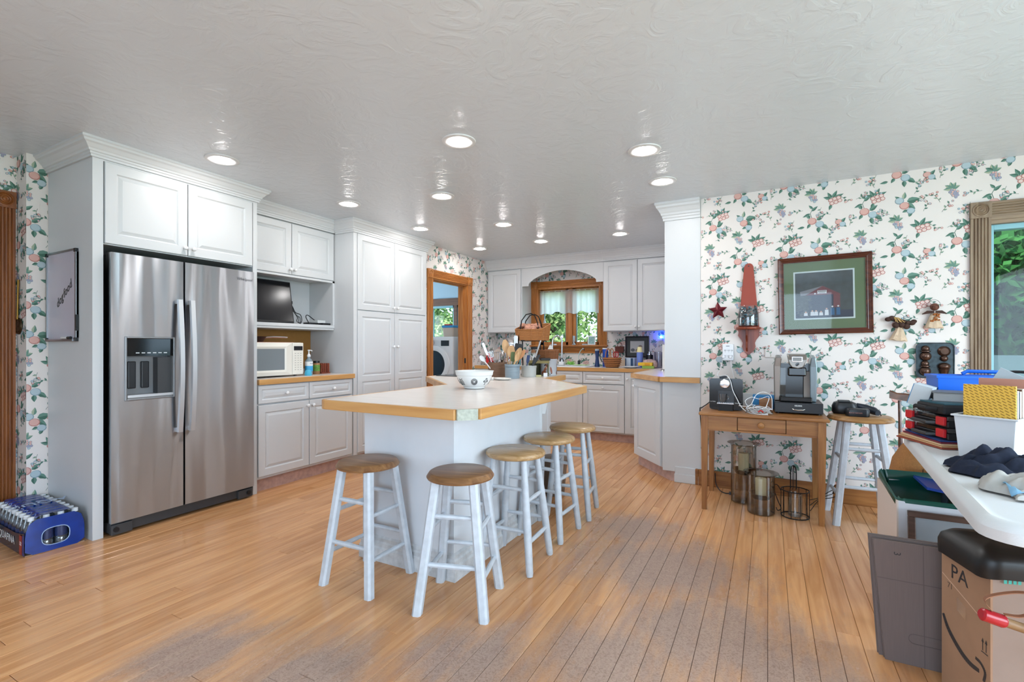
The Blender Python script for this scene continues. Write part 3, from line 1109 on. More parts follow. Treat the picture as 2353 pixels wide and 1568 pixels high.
# ---- hutch: open shelf unit above the microwave counter
XH = -3.90
t = thing('hutch_cabinet', 'white wall hutch with two doors over an open cord-strewn shelf', 'cabinet', (-4.07, 2.94, 1.33))
MB().box(-4.245, XH, 2.435, 3.448, 1.84, 2.335).build('upper_box', M_CAB, t)
MB().box(-4.245, -4.225, 2.435, 3.448, 1.395, 1.84).build('back_panel', M_CAB, t)
MB().box(-4.245, XH + .02, 3.425, 3.448, 1.395, 1.84).build('side_panel', M_CAB, t)
MB().box(-4.245, XH + .02, 2.435, 2.455, 1.395, 1.84).build('side_panel', M_CAB, t)
MB().box(-4.245, XH + .02, 2.435, 3.448, 1.365, 1.395).box(-4.2, XH + .012, 2.435, 3.448, 1.345, 1.365).build('shelf', M_CAB, t, bevel=.004)
MB().box(XH - .04, XH + .02, 2.435, 3.448, 1.822, 1.84).build('light_rail', M_CAB, t)
front(t, 'door', (XH, 2.475, 1.845), UY, NX, .478, .475, knob_at=(.455, .045))
front(t, 'door', (XH, 2.956, 1.845), UY, NX, .485, .475, knob_at=(.022, .045))
crown(t, [(XH + .02, 2.434), (XH + .02, 3.449)], 2.325)
tb = MB().box(-4.245, -4.235, 2.435, 3.448, .955, 1.345).build('backsplash_board', mat('brown_hardboard', '#9a6a2c', .6, var=.06, scale=30))
tag(tb, 'brown hardboard panel behind the microwave', 'panel')

# ---- base cabinet under the microwave
t = thing('base_cabinet', 'white base cabinet with two drawers and two doors below the microwave', 'cabinet', (-3.94, 2.94, 0))
MB().box(-4.245, XF, 2.437, 3.448, .105, .872).build('body', M_CAB, t)
front(t, 'drawer', (XD, 2.440, .715), UY, NX, .485, .15, margin=.03, knob_at=(.25, .075))
front(t, 'drawer', (XD, 2.928, .715), UY, NX, .50, .15, margin=.03, knob_at=(.26, .075))
front(t, 'door', (XD, 2.440, .125), UY, NX, .485, .58, knob_at=(.46, .535))
front(t, 'door', (XD, 2.928, .125), UY, NX, .50, .58, knob_at=(.03, .535))
MB().box(-4.2, XF - .035, 2.437, 3.448, .0, .105).build('toe_kick', M_TOE, t)
t = thing('microwave_counter', 'laminate counter with maple edge carrying the microwave', 'worktop', (-3.94, 2.94, .875))
MB().box(-4.245, -3.622, 2.437, 3.448, .874, .914).build('laminate', M_LAM, t)
MB().box(-3.622, -3.592, 2.437, 3.449, .870, .914).build('wood_edge', M_EDGEY, t, bevel=.004)

# ---- pantry
t = thing('pantry_cabinet', 'tall white pantry with four raised-panel doors beside the laundry doorway', 'cabinet', (-3.94, 4.02, 0))
MB().box(-4.245, XF, 3.450, 4.598, .1, 2.32).build('body', M_CAB, t)
MB().box(XF, XF + .013, 3.450, 3.497, 0, 2.32).box(XF, XF + .013, 4.575, 4.598, .1, 2.32).build('face_frame', M_CAB, t)
for y0, w_, ku in ((3.50, .535, .505), (4.038, .535, .03)):
    front(t, 'door', (XD, y0, 1.55), UY, NX, w_, .765, knob_at=(ku, .05))
    front(t, 'door', (XD, y0, .12), UY, NX, w_, 1.425, rows=[(0, .735), (.735, 1.425)], knob_at=(ku, 1.06))
MB().box(-4.2, XF - .03, 3.497, 4.598, 0, .1).build('toe_kick', M_TOE, t)
crown(t, [(-3.86, 3.450), (XF + .013, 3.450), (XF + .013, 4.599), (-3.70, 4.599)], 2.315)

# ---- back wall: upper cabinets, arched valance
YU = 6.14
UXp, NY = (1, 0, 0), (0, -1, 0)
t = thing('wall_cabinet', 'single-door white wall cabinet in the corner by the laundry doorway', 'cabinet', (-3.4, 6.29, 1.38))
MB().box(-3.685, -3.11, YU, 6.448, 1.385, 2.31).build('body', M_CAB, t)
front(t, 'door', (-3.665, YU - .001, 1.39), UXp, NY, .54, .90, knob_at=(.515, .05))
crown(t, [(-3.685, YU - .012), (-3.11, YU - .012)], 2.30)
t = thing('wall_cabinet', 'two-door white wall cabinet on the far side of the sink window', 'cabinet', (-1.2, 6.29, 1.38))
MB().box(-1.915, -.81, YU, 6.448, 1.38, 2.31).build('body', M_CAB, t)
for x0, ku in ((-1.905, .42), (-1.462, .025), (-1.018, .1)):
    front(t, 'door', (x0, YU - .001, 1.385), UXp, NY, .44 if x0 < -1.1 else .2, .905, knob_at=(ku, .05))
crown(t, [(-1.915, YU - .012), (-.81, YU - .012)], 2.30)
t = thing('arched_valance', 'white arched valance board spanning above the sink window', 'valance', (-2.51, 6.14, 2.04))
ar = [(-3.109, 2.31), (-3.109, 2.04), (-3.012, 2.04), (-3.008, 2.075), (-2.985, 2.10), (-2.955, 2.115)]
for k in range(0, 13):
    u = -1 + k / 6
    ar.append((-2.512 + .43 * u, 2.235 - .105 * u * u))
ar += [(-2.07, 2.115), (-2.04, 2.10), (-2.015, 2.075), (-2.012, 2.04), (-1.916, 2.04), (-1.916, 2.31)]
mid = MB()
for (a, b), (c, d) in zip(ar[1:-1], ar[2:-1]):
    if abs(a - c) < 1e-6:
        continue
    mid.hexa([(a, YU, b), (c, YU, d), (c, YU + .02, d), (a, YU + .02, b)], [(a, YU, 2.31), (c, YU, 2.31), (c, YU + .02, 2.31), (a, YU + .02, 2.31)])
mid.build('board', M_CAB, t)
crown(t, [(-3.109, YU - .012), (-1.916, YU - .012)], 2.30)

# ---- back wall base run
YB = 5.81
t = thing('sink_base_cabinet', 'white sink base cabinets under the window counter', 'cabinet', (-2.4, 6.13, 0))
MB().box(-3.685, -1.19, YB, 6.448, .105, .872).build('body', M_CAB, t)
for x0, w_, ku in ((-3.20, .56, .53), (-2.635, .56, .03), (-2.072, .53, .265), (-1.537, .37, .035)):
    if x0 > -1.6:
        front(t, 'door', (x0, YB - .001, .12), UXp, NY, w_, .745, knob_at=(ku, .665), margin=.07)
    else:
        front(t, 'door', (x0, YB - .001, .12), UXp, NY, w_, .585, knob_at=(ku, .55))
        front(t, 'drawer', (x0, YB - .001, .715), UXp, NY, w_, .15, margin=.03, knob_at=(w_ / 2, .075))
MB().box(-3.685, -1.19, YB + .05, 6.4, 0, .105).build('toe_kick', M_TOE, t)

# ---- right-hand run with the angled end
t = thing('angled_base_cabinet', 'white base cabinet with angled door and plain end panel by the papered wall', 'cabinet', (-.83, 5.1, 0))
pl = [(-.51, 4.385), (-.51, 5.805), (-1.17, 5.805), (-1.17, 4.83), (-.825, 4.40), (-.82, 4.385)]
pb = MB()
pb.hexa([(x, y, .105) for x, y in pl][::-1], [(x, y, .872) for x, y in pl][::-1])
pb.build('body', M_CAB, t)
U_ = V3(-.825 + 1.17, 4.40 - 4.83, 0)
LW = U_.length
U_ = U_ / LW
N_ = V3(U_.y, -U_.x, 0)
front(t, 'door', V3(-1.17, 4.83, .11) + N_ * .001, U_, N_, LW - .02, .755, knob_at=(.04, .68), margin=.075)
MB().box(-.822, -.509, 4.372, 4.384, .09, .872).build('end_panel', M_CAB, t)
MB().box(-.718, -.509, 4.362, 4.384, .0, .135).box(-.722, -.509, 4.354, 4.37, 0, .075).build('skirting', M_CAB, t, bevel=.005)
o_ = N_ * -.06
tk = [(-1.15 + .0, 4.86), (-.76, 4.39), (-.72, 4.39), (-.72, 4.5), (-1.10, 5.0)]
tk2 = MB()
tk2.hexa([(x, y, 0) for x, y in tk], [(x, y, .105) for x, y in tk])
tk2.build('toe_kick', M_TOE, t)
t = thing('tall_end_cabinet', 'tall narrow white cabinet end with crown standing on the angled counter', 'cabinet', (-.66, 5.2, .915))
MB().box(-.806, -.509, 4.372, 6.13, .916, 2.30).build('body', M_CAB, t)
MB().box(-.79, -.509, 4.40, 6.13, 2.30, 2.438).build('top_filler', M_CAB, t)
crown(t, [(-.806, 5.9), (-.806, 4.372), (-.509, 4.372)][::1], 2.285)

t = thing('l_shaped_counter', 'pale laminate sink counter with maple edge running into the angled end', 'worktop', (-2.0, 6.1, .875))
cp = [(-3.685, 6.447), (-3.685, 5.80), (-1.195, 5.80), (-1.195, 4.81), (-.845, 4.372), (-.835, 4.34), (-.51, 4.34), (-.51, 6.447)]
mb = MB()
mb.prism(cp, .874, .914)
mb.build('laminate', M_LAM, t)
for a, b in ((1, 2), (2, 3), (3, 4), (4, 6)):
    p, q = V3(cp[a][0], cp[a][1], .870), V3(cp[b][0], cp[b][1], .870)
    if a == 4:
        p = V3(-.840, 4.355, .870)
        q = V3(-.51, 4.34, .870)
    u = (q - p).normalized()
    nn = V3(u.y, -u.x, 0) * .022
    mb = MB()
    mb.hexa([p, p + nn, q + nn, q], [x + V3(0, 0, .0445) for x in (p, p + nn, q + nn, q)])
    mb.build('wood_edge', M_EDGE if abs(u.x) > abs(u.y) else M_EDGEY, t)
sp = MB().box(-1.9, -.81, 6.43, 6.447, .914, 1.0).build('backsplash', mat('tan_splash', '#d8bfa4', .5), t)

# ================================================================ island
t = thing('island_cabinet', 'grey white kitchen island base with skirting', 'island', (-1.7, 2.9, 0))
ib = [(-2.01, 2.0), (-1.40, 2.0), (-1.40, 3.03), (-1.80, 3.47), (-1.80, 4.12), (-2.62, 4.12), (-2.62, 3.45), (-2.01, 2.80)]
mb = MB()
mb.prism(ib, 0.0, .872)
mb.build('body', mat('island_paint', (.74, .76, .79), .5, var=.04, scale=5), t)
mb = MB()
SK = [(.0, .0), (.022, 0), (.022, .07), (.016, .08), (.016, .10), (.010, .108), (.010, .125), (.0, .135)]
rs = []
for p, k in (((-2.01, 2.0), (-1, -1)), ((-1.40, 2.0), (1, -1)), ((-1.40, 3.03), (1, .4))):
    rs.append([(p[0] + k[0] * a, p[1] + k[1] * a, b) for a, b in SK])
mb.rings(rs)
mb.build('skirting', mat('scuffed_island_skirting', (.66, .67, .68), .5, var=.16, scale=30), t)
U_ = V3(-1.80 + 1.40, 3.47 - 3.03, 0)
LW = U_.length
U_ /= LW
N_ = V3(U_.y, -U_.x, 0)
front(t, 'door', V3(-1.40, 3.03, .12) + N_ * .001, U_, N_, LW, .74)
front(t, 'door', (-1.799, 3.48, .12), UY, NX, .62, .58)
cb = MB()
cb.slab([(0, 0), (.16, 0), (.16, -.03), (.05, -.07), (.03, -.16), (0, -.16)], (-1.40, 3.05, .872), (.72, .69, 0), (0, 0, 1), -.01, .01)
cb.build('corbel', M_CAB, t)

t = thing('island_worktop', 'large pale laminate island worktop with maple edge and clipped corner', 'worktop', (-1.7, 2.9, .875))
ip = [(-1.975, 1.70), (-1.95, 1.685), (-1.165, 1.685), (-1.10, 1.745), (-1.10, 3.10), (-1.69, 3.72), (-1.69, 4.20), (-2.69, 4.20), (-2.69, 3.44), (-1.99, 2.77)]
mb = MB()
mb.prism(ip, .873, .914)
mb.build('laminate', M_LAM, t)
M_BARE = mat('bare_chipped_corner', '#b7bdb0', .7, var=.2, scale=60)
for i in range(len(ip)):
    p, q = V3(*ip[i], .868), V3(*ip[(i + 1) % len(ip)], .868)
    u = (q - p).normalized()
    nn = V3(u.y, -u.x, 0) * .020
    mb = MB()
    e = u * .004
    mb.hexa([p - e, p + nn, q + nn, q + e], [x + V3(0, 0, .0465) for x in (p - e, p + nn, q + nn, q + e)])
    if i == 2:
        mb.build('clipped_corner', M_BARE, t, label='bare pale corner where the wood trim is missing')
    else:
        mb.build('wood_edge', M_EDGE if abs(u.x) > abs(u.y) else M_EDGEY, t, bevel=.003)
# inlaid seam of the top
sm = MB()
for p, q in (((-1.20, 3.0), (-1.20, 2.55)), ((-1.20, 3.0), (-1.72, 3.55))):
    p, q = V3(*p, .9142), V3(*q, .9142)
    u = (q - p).normalized()
    n2 = V3(-u.y, u.x, 0) * .002
    sm.add([p + n2, p - n2, q - n2, q + n2], [(0, 1, 2, 3)])
sm.build('laminate_seam', mat('seam', '#b9a898', .4), t)

# ================================================================ refrigerator
def steel():
    m = bpy.data.materials.new('brushed_steel')
    m.use_nodes = True
    nt = m.node_tree
    b = nt.nodes['Principled BSDF']
    b.inputs['Base Color'].default_value = (.47, .49, .52, 1)
    b.inputs['Metallic'].default_value = 1
    b.inputs['Roughness'].default_value = .34
    b.inputs['Anisotropic'].default_value = 1.0
    b.inputs['Anisotropic Rotation'].default_value = 0.25
    tg = nt.nodes.new('ShaderNodeTangent')
    tg.direction_type, tg.axis = 'RADIAL', 'Z'
    nt.links.new(tg.outputs[0], b.inputs['Tangent'])
    tc = nt.nodes.new('ShaderNodeNewGeometry')
    mp = nt.nodes.new('ShaderNodeMapping')
    mp.inputs['Scale'].default_value = (1, 4.6, .55)
    nt.links.new(tc.outputs['Position'], mp.inputs[0])
    n = nt.nodes.new('ShaderNodeTexNoise')
    n.inputs['Scale'].default_value = 1.0
    n.inputs['Detail'].default_value = 1.2
    nt.links.new(mp.outputs[0], n.inputs['Vector'])
    mp2 = nt.nodes.new('ShaderNodeMapping')
    mp2.inputs['Scale'].default_value = (30, 30, 900)
    nt.links.new(tc.outputs['Position'], mp2.inputs[0])
    n2 = nt.nodes.new('ShaderNodeTexNoise')
    n2.inputs['Scale'].default_value = 1
    nt.links.new(mp2.outputs[0], n2.inputs['Vector'])
    bp = nt.nodes.new('ShaderNodeBump')
    bp.inputs['Strength'].default_value = 1.
    bp.inputs['Distance'].default_value = .034
    nt.links.new(n.outputs[0], bp.inputs['Height'])
    b2 = nt.nodes.new('ShaderNodeBump')
    b2.inputs['Strength'].default_value = .05
    b2.inputs['Distance'].default_value = .001
    nt.links.new(n2.outputs[0], b2.inputs['Height'])
    nt.links.new(bp.outputs[0], b2.inputs['Normal'])
    nt.links.new(b2.outputs[0], b.inputs['Normal'])
    return m


M_STEEL = steel()
M_STEELH = mat('satin_handle_steel', '#cfd0d2', .42, .85)
M_DGREY = mat('dark_grey_plastic', '#3a3b3d', .45)
t = thing('refrigerator', 'stainless steel side-by-side refrigerator with water dispenser', 'refrigerator', (-3.92, 1.905, 0))
XR = -3.555
MB().box(-4.22, XR - .075, 1.450, 2.360, .02, 1.755).build('case', M_DGREY, t)
Y0, YG, Y1, ZB, ZT = 1.441, 1.857, 2.368, .088, 1.763


def fridge_door(y0, y1, hole=None):
    mb = MB()
    segs = 10

    def prof(y):
        u = (y - y0) / (y1 - y0) * 2 - 1
        return XR - .002 * u ** 8

    ys = [y0 + (y1 - y0) * i / segs for i in range(segs + 1)]
    if hole:
        ys = sorted(set(ys) - {y for y in ys if abs(y - hole[0]) < .02 or abs(y - hole[1]) < .02} | {hole[0], hole[1]})
    for a, b in zip(ys, ys[1:]):
        zs = [(ZB, ZT)]
        if hole and a >= hole[0] - 1e-6 and b <= hole[1] + 1e-6:
            zs = [(ZB, hole[2]), (hole[3], ZT)]
        for z0, z1 in zs:
            mb.add([(prof(a), a, z0), (prof(b), b, z0), (prof(b), b, z1), (prof(a), a, z1)], [(0, 1, 2, 3)])
    xb = XR - .07
    mb.add([(prof(y0), y0, ZB), (prof(y0), y0, ZT), (xb, y0, ZT), (xb, y0, ZB)], [(0, 1, 2, 3)])
    mb.add([(prof(y1), y1, ZB), (xb, y1, ZB), (xb, y1, ZT), (prof(y1), y1, ZT)], [(0, 1, 2, 3)])
    mb.add([(xb, y0, ZT), (prof(y0), y0, ZT), (prof(y1), y1, ZT), (xb, y1, ZT)], [(0, 1, 2, 3)])
    mb.add([(xb, y0, ZB), (xb, y1, ZB), (prof(y1), y1, ZB), (prof(y0), y0, ZB)], [(0, 1, 2, 3)])
    if not hole:
        mb.add([(xb, y0, ZB), (xb, y0, ZT), (xb, y1, ZT), (xb, y1, ZB)], [(0, 1, 2, 3)])
    return mb


HOLE = (1.520, 1.790, .850, 1.235)
dl = fridge_door(Y0, YG - .004, HOLE).build('freezer_door', M_STEEL, t)
dr = fridge_door(YG + .008, Y1).build('refrigerator_door', M_STEEL, t)
for par, yy, sg in ((dl, 1.815, -1), (dr, 1.893, 1)):
    mb = MB()
    rs = []
    for i in range(13):
        u = i / 12
        z = .60 + .90 * u
        bow = XR + .030 + .026 * math.sin(pi * u)
        rs.append([(bow, yy - .019, z), (bow + .012, yy - .014, z), (bow + .012, yy + .014, z), (bow, yy + .019, z), (bow - .008, yy + .012, z), (bow - .008, yy - .012, z)])
    mb.rings(rs)
    for z in (.615, 1.485):
        mb.box(XR - .006, XR + .03, yy - .012, yy + .012, z - .014, z + .014)
    mb.build('handle', M_STEELH, par, smooth=True)
# dispenser
h0, h1, h2, h3 = HOLE
dsp = MB()
dsp.box(XR - .075, XR - .070, h0, h1, h2, h3)
dsp.box(XR - .07, XR - .002, h0, h0 + .004, h2, h3).box(XR - .07, XR - .002, h1 - .004, h1, h2, h3).box(XR - .07, XR - .002, h0, h1, h2, h2 + .006)
dc = dsp.build('dispenser_recess', mat('dispenser_grey', '#7c7d7f', .4), t)
MB().box(XR - .06, XR + .001, h0 + .004, h1 - .004, h3 - .115, h3 - .004).build('control_panel', mat('gloss_black', '#0d0e10', .08), dc)
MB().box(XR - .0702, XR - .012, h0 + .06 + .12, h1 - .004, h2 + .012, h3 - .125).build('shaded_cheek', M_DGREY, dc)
for yy in (h0 + .03, h0 + .105):
    MB().box(XR - .07, XR - .052, yy, yy + .046, h2 + .06, h3 - .15).build('paddle', M_BLACK, dc, bevel=.006)
MB().box(XR - .07, XR + .004, h0 + .004, h1 - .004, h2 + .006, h2 + .022).build('drip_tray', M_STEELH, dc)
fr = MB()
fr.box(XR - .004, XR + .005, h0 - .010, h0 + .002, h2 - .012, h3 + .010).box(XR - .004, XR + .005, h1 - .002, h1 + .010, h2 - .012, h3 + .010).box(XR - .004, XR + .005, h0 + .002, h1 - .002, h3 - .002, h3 + .010).box(XR - .004, XR + .005, h0 + .002, h1 - .002, h2 - .012, h2 + .002)
fr.build('dispenser_bezel', mat('bezel_steel', '#8f9092', .4, .9), t, bevel=.003)
ic = MB()
for k in range(6):
    ic.box(XR + .001, XR + .0015, h0 + .05 + k * .032, h0 + .07 + k * .032, h3 - .098, h3 - .092)
ic.build('control_icons', mat('icon_white', '#cfd2d4', .5), dc)
gr = MB().box(XR - .12, XR - .03, 1.447, 2.362, .018, .082)
gr.box(XR - .04, XR - .012, 1.447, 1.56, .012, .075).box(XR - .04, XR - .012, 2.25, 2.362, .012, .075)
gr.build('base_grille', M_DGREY, t, bevel=.004)
for yy in (1.47, 2.33):
    MB().cyl((XR - .012, yy, .045), (XR - .004, yy, .045), .016, n=10).build('hinge_cap', M_BLACK, t)
for yy in (1.49, 2.32):
    MB().cyl((XR - .1, yy, 0), (XR - .1, yy, .03), .02, n=10).build('foot', M_BLACK, t)
text('Whirlpool', .030, (XR + .003, 2.290, 1.698), (0, 1, 0), (0, 0, 1), mat('badge_grey', '#8a8b8e', .3, .8), dr, 'badge', .15)

# ================================================================ recessed lamps
M_LENS = mat('lit_lens', '#ffffff', .4, emit='#f9f6f5', estr=LAMP_EMIT)
M_TRIMR = mat('lamp_trim_white', '#e6e6e6', .4)
LAMPS = [(-3.24, 1.93, 'above the refrigerator'), (-1.67, 2.44, 'above the island bowl end'), (-.70, 3.11, 'over the gap between island and coffee table, nearer one'),
         (-.71, 3.76, 'over the gap between island and coffee table, farther one'), (-3.257, 3.05, 'in front of the hutch'), (-2.403, 3.26, 'above the inner edge of the island'),
         (-3.265, 4.05, 'in front of the pantry doors'), (-2.40, 4.31, 'above the far end of the island'), (-2.39, 5.21, 'in front of the sink window'),
         (-1.454, 5.28, 'in front of the two-door wall cabinet'), (-3.26, 5.23, 'by the laundry doorway')]
lamp0 = None
for x, y, where in LAMPS:
    lb = 'lit round recessed ceiling lamp ' + where
    if lamp0 is None:
        lamp0 = t = thing('recessed_lamp', lb, 'ceiling lamp', (0, 0, 0), group='recessed ceiling lamps')
        MB().lathe([(.104, 0), (.102, -.005), (.085, -.009), (.062, -.004), (.060, 0)], (0, 0, 0), 32, 0, (0, 0, 1), False, False).build('trim_ring', M_TRIMR, t, smooth=True)
        MB().lathe([(.060, -.003), (.052, -.010), (.036, -.015), (.018, -.0175), (0.0, -.018)], (0, 0, 0), 24, 0, (0, 0, 1), False, False).build('lens', M_LENS, t, smooth=True)
    else:
        t = copy_tree(lamp0)
        t['label'] = lb
    t.location = (x, y, CE - .0005)

# ================================================================ stools
M_LEGW = mat('chipped_white_paint', (.60, .64, .69), .45, var=.10, scale=26)
M_SEATD = wood('walnut_seat', '#6e4a2e', '#a2764c', .35, 0, .8, contrast=1.1)
M_SEATL = wood('light_oak_seat', '#a07a4c', '#c9a476', .25, 0, 1.0)
M_SEATO = wood('amber_seat', '#8a5f34', '#b98a55', .35, 0, .9)


def stool(label, loc, rz, h, r, a, square, ms, group, lr=.019, b=.088):
    t = thing('bar_stool', label, 'stool', loc, math.radians(rz), group)
    mb = MB()
    if square:
        pr = [(r - .022, h - .036), (r - .004, h - .030), (r, h - .022), (r - .012, h - .004), (r - .02, h), (0, h)]
    else:
        pr = [(r - .018, h - .034), (r - .004, h - .028), (r, h - .017), (r - .004, h - .006), (r - .014, h), (0, h)]
    mb.lathe(pr, (0, 0, 0), 40, 0, (0, 0, 1), True, False)
    mb.build('seat', ms, t, smooth=True, world=False)
    feet, tops = [], []
    for sx, sy in ((-1, -1), (1, -1), (1, 1), (-1, 1)):
        f, p = V3(sx * a, sy * a, 0), V3(sx * b, sy * b, h - .03)
        feet.append(f)
        tops.append(p)
        mb = MB()
        if square:
            w, c = .021, .009
            oc = [(w, -w + c), (w, w - c), (w - c, w), (-w + c, w), (-w, w - c), (-w, -w + c), (-w + c, -w), (w - c, -w)]
            mb.rings([[V3(x, y, 0) + q for x, y in oc] for q in (f, p)])
            mb.build('leg', M_LEGW, t, world=False)
        else:
            mb.tube([f, f.lerp(p, .03), f.lerp(p, .45), f.lerp(p, .9), p], [lr * .86, lr, lr * 1.12, lr * .9, lr * .8], 12)
            mb.build('leg', M_LEGW, t, smooth=True, world=False)
    for k in range(4):
        for z in ((.16, .365) if k % 2 else (.215, .425)):
            z *= h / .61
            u = z / (h - .03)
            p, q = feet[k].lerp(tops[k], u), feet[(k + 1) % 4].lerp(tops[(k + 1) % 4], u)
            mb = MB()
            mb.tube([p, p.lerp(q, .12), p.lerp(q, .5), p.lerp(q, .88), q], [.009, .0105, .0125, .0105, .009], 8)
            mb.build('stretcher', M_LEGW, t, smooth=True, world=False)
    return t


GS = 'stools around the kitchen island'
stool('dark-seated stool with square chamfered legs, at the refrigerator side of the island front', (-1.80, 1.815, 0), 1, .605, .158, .150, True, M_SEATD, GS)
stool('dark-seated stool with square scuffed legs, nearest the clipped island corner', (-1.263, 1.858, 0), 17, .605, .157, .152, True, M_SEATD, GS)
stool('light-seated stool with round legs, first of three along the island side', (-1.232, 2.352, 0), 3, .612, .165, .147, False, M_SEATL, GS)
stool('light-seated stool with round legs, middle of three along the island side', (-1.232, 2.812, 0), -2, .612, .165, .144, False, M_SEATL, GS)
stool('light-seated stool with round legs, farthest from the island front', (-1.235, 3.235, 0), 8, .618, .165, .147, False, M_SEATL, GS)
stool('tall white-legged stool between coffee table and folding table, drill parts on it', (.55, 3.985, 0), 4, .715, .19, .165, True, M_SEATO, 'stool by the coffee table')
t = thing('step_bin', 'small brown bin by the far island stool', 'bin', (-1.50, 3.55, 0))
mb = MB()
mb.lathe([(.085, 0), (.11, .26), (.115, .26), (.115, .275), (.10, .275), (.078, .02), (0, .02)], (-1.52, 3.56, 0), 20)
mb.build('tub', mat('taupe_plastic', '#7d6a5c', .5), t, smooth=True)
mb = MB()
mb.lathe([(.118, .276), (.118, .288), (.09, .300), (0, .304)], (-1.52, 3.56, 0), 20)
mb.build('lid', mat('taupe_lid', '#6b5a4e', .5), t, smooth=True)

# ================================================================ things on the island
ZI = .9145
M_STON = mat('speckled_stoneware', '#e6e2da', .3, var=.05, scale=40)
# mixing bowl with printed vegetables
t = thing('mixing_bowl', 'white mixing bowl printed with black vegetables on the island', 'bowl', (-1.65, 2.584, ZI))
B0 = (-1.65, 2.584, ZI)
mb = MB()
mb.lathe([(.058, 0), (.066, .004), (.066, .010), (.088, .032), (.104, .058), (.112, .080), (.1125, .083), (.117, .086), (.121, .108), (.124, .110), (.123, .113), (.117, .111), (.109, .083), (.09, .038), (.06, .014), (0, .012)], B0, 40, 0, (0, 0, 1), True, False)
mb.build('bowl', mat('white_glazed', '#e9e8e4', .15), t, smooth=True)
M_INK = mat('black_ink', '#2f3035', .4)
mb = MB()


def on_bowl(az, z):
    r = .066 + (.112 - .066) * ((z - .012) / .068) ** .62 if z > .012 else .066
    a = math.radians(az)
    return V3(B0[0] + (r + .0012) * math.cos(a), B0[1] + (r + .0012) * math.sin(a), B0[2] + z)


for az0, kind in ((-112, 0), (-58, 1), (-12, 2), (-150, 1), (40, 0), (95, 1), (150, 2)):
    if kind == 0:
        for k in range(5):
            mb.tube([on_bowl(az0 + (k - 2) * 4, .062), on_bowl(az0 + (k - 2) * 5.5, .045), on_bowl(az0 + (k - 2) * 5, .026)], .0016, 4)
        mb.tube([on_bowl(az0 - 9, .066), on_bowl(az0, .058), on_bowl(az0 + 9, .068)], .0018, 4)
    elif kind == 1:
        for rr in (1., .72, .45):
            mb.tube([on_bowl(az0 + 11 * rr * math.cos(q * .628), .048 + .019 * rr * math.sin(q * .628)) for q in range(10)], .0019, 4, closed=True)
    else:
        for k in range(3):
            for rr in (1., .6):
                mb.tube([on_bowl(az0 + (k - 1) * 7 + 4 * rr * math.cos(q * .785), .05 + (.012 if k == 1 else 0) + .007 * rr * math.sin(q * .785)) for q in range(8)], .0012, 4, closed=True)
        mb.tube([on_bowl(az0, .046), on_bowl(az0 - 1, .026)], .0016, 4)
mb.build('printed_vegetables', M_INK, t)


def crock(label, c, r, h, m, band=None, taper=.95):
    t = thing('crock', label, 'crock', c, group='utensil crocks on the island')
    mb = MB()
    mb.lathe([(r * taper * .97, 0), (r * taper, .006), (r * .99, h * .8), (r, h * .84), (r * 1.02, h * .86), (r * 1.02, h), (r * .93, h), (r * .9, h * .8), (r * .85, .012), (0, .012)], c, 28, 0, (0, 0, 1), True, False)
    mb.build('pot', m, t, smooth=True)
    if band:
        MB().lathe([(r * 1.0, h * .80), (r * 1.012, h * .805), (r * 1.012, h * .83), (r * 1.0, h * .835)], c, 28, 0, (0, 0, 1), False, False).build('band', band, t, smooth=True)
    return t


c1, c2, c3 = (-2.115, 3.70, ZI), (-1.894, 3.555, ZI), (-1.86, 3.80, ZI)
crock('brown wood-look crock packed with metal utensils', c1, .089, .128, mat('brown_crock', '#7a5a44', .5, var=.22, scale=16, stretch=(1, 1, 4)))
crock('blue grey ribbed crock holding wooden spoons', c2, .064, .119, mat('blue_grey_glaze', '#8b9aa3', .25, var=.08, scale=14, stretch=(1, 1, 6)), mat('dark_band', '#4a5866', .4))
crock('pale grey crock with dark handles behind the blue grey one', c3, .068, .098, mat('pale_grey_glaze', '#b9bab5', .3, var=.05))

M_WSP = wood('spoon_wood', '#b98a5a', '#d9b183', .55, 2, 1.)
M_STL = mat('utensil_steel', '#c5c6c9', .2, 1.)
M_RED = mat('red_plastic', '#b52b2f', .35)
M_NVY = mat('navy_plastic', '#1d3566', .35)
M_GRN = mat('olive_green', '#586a3a', .5)


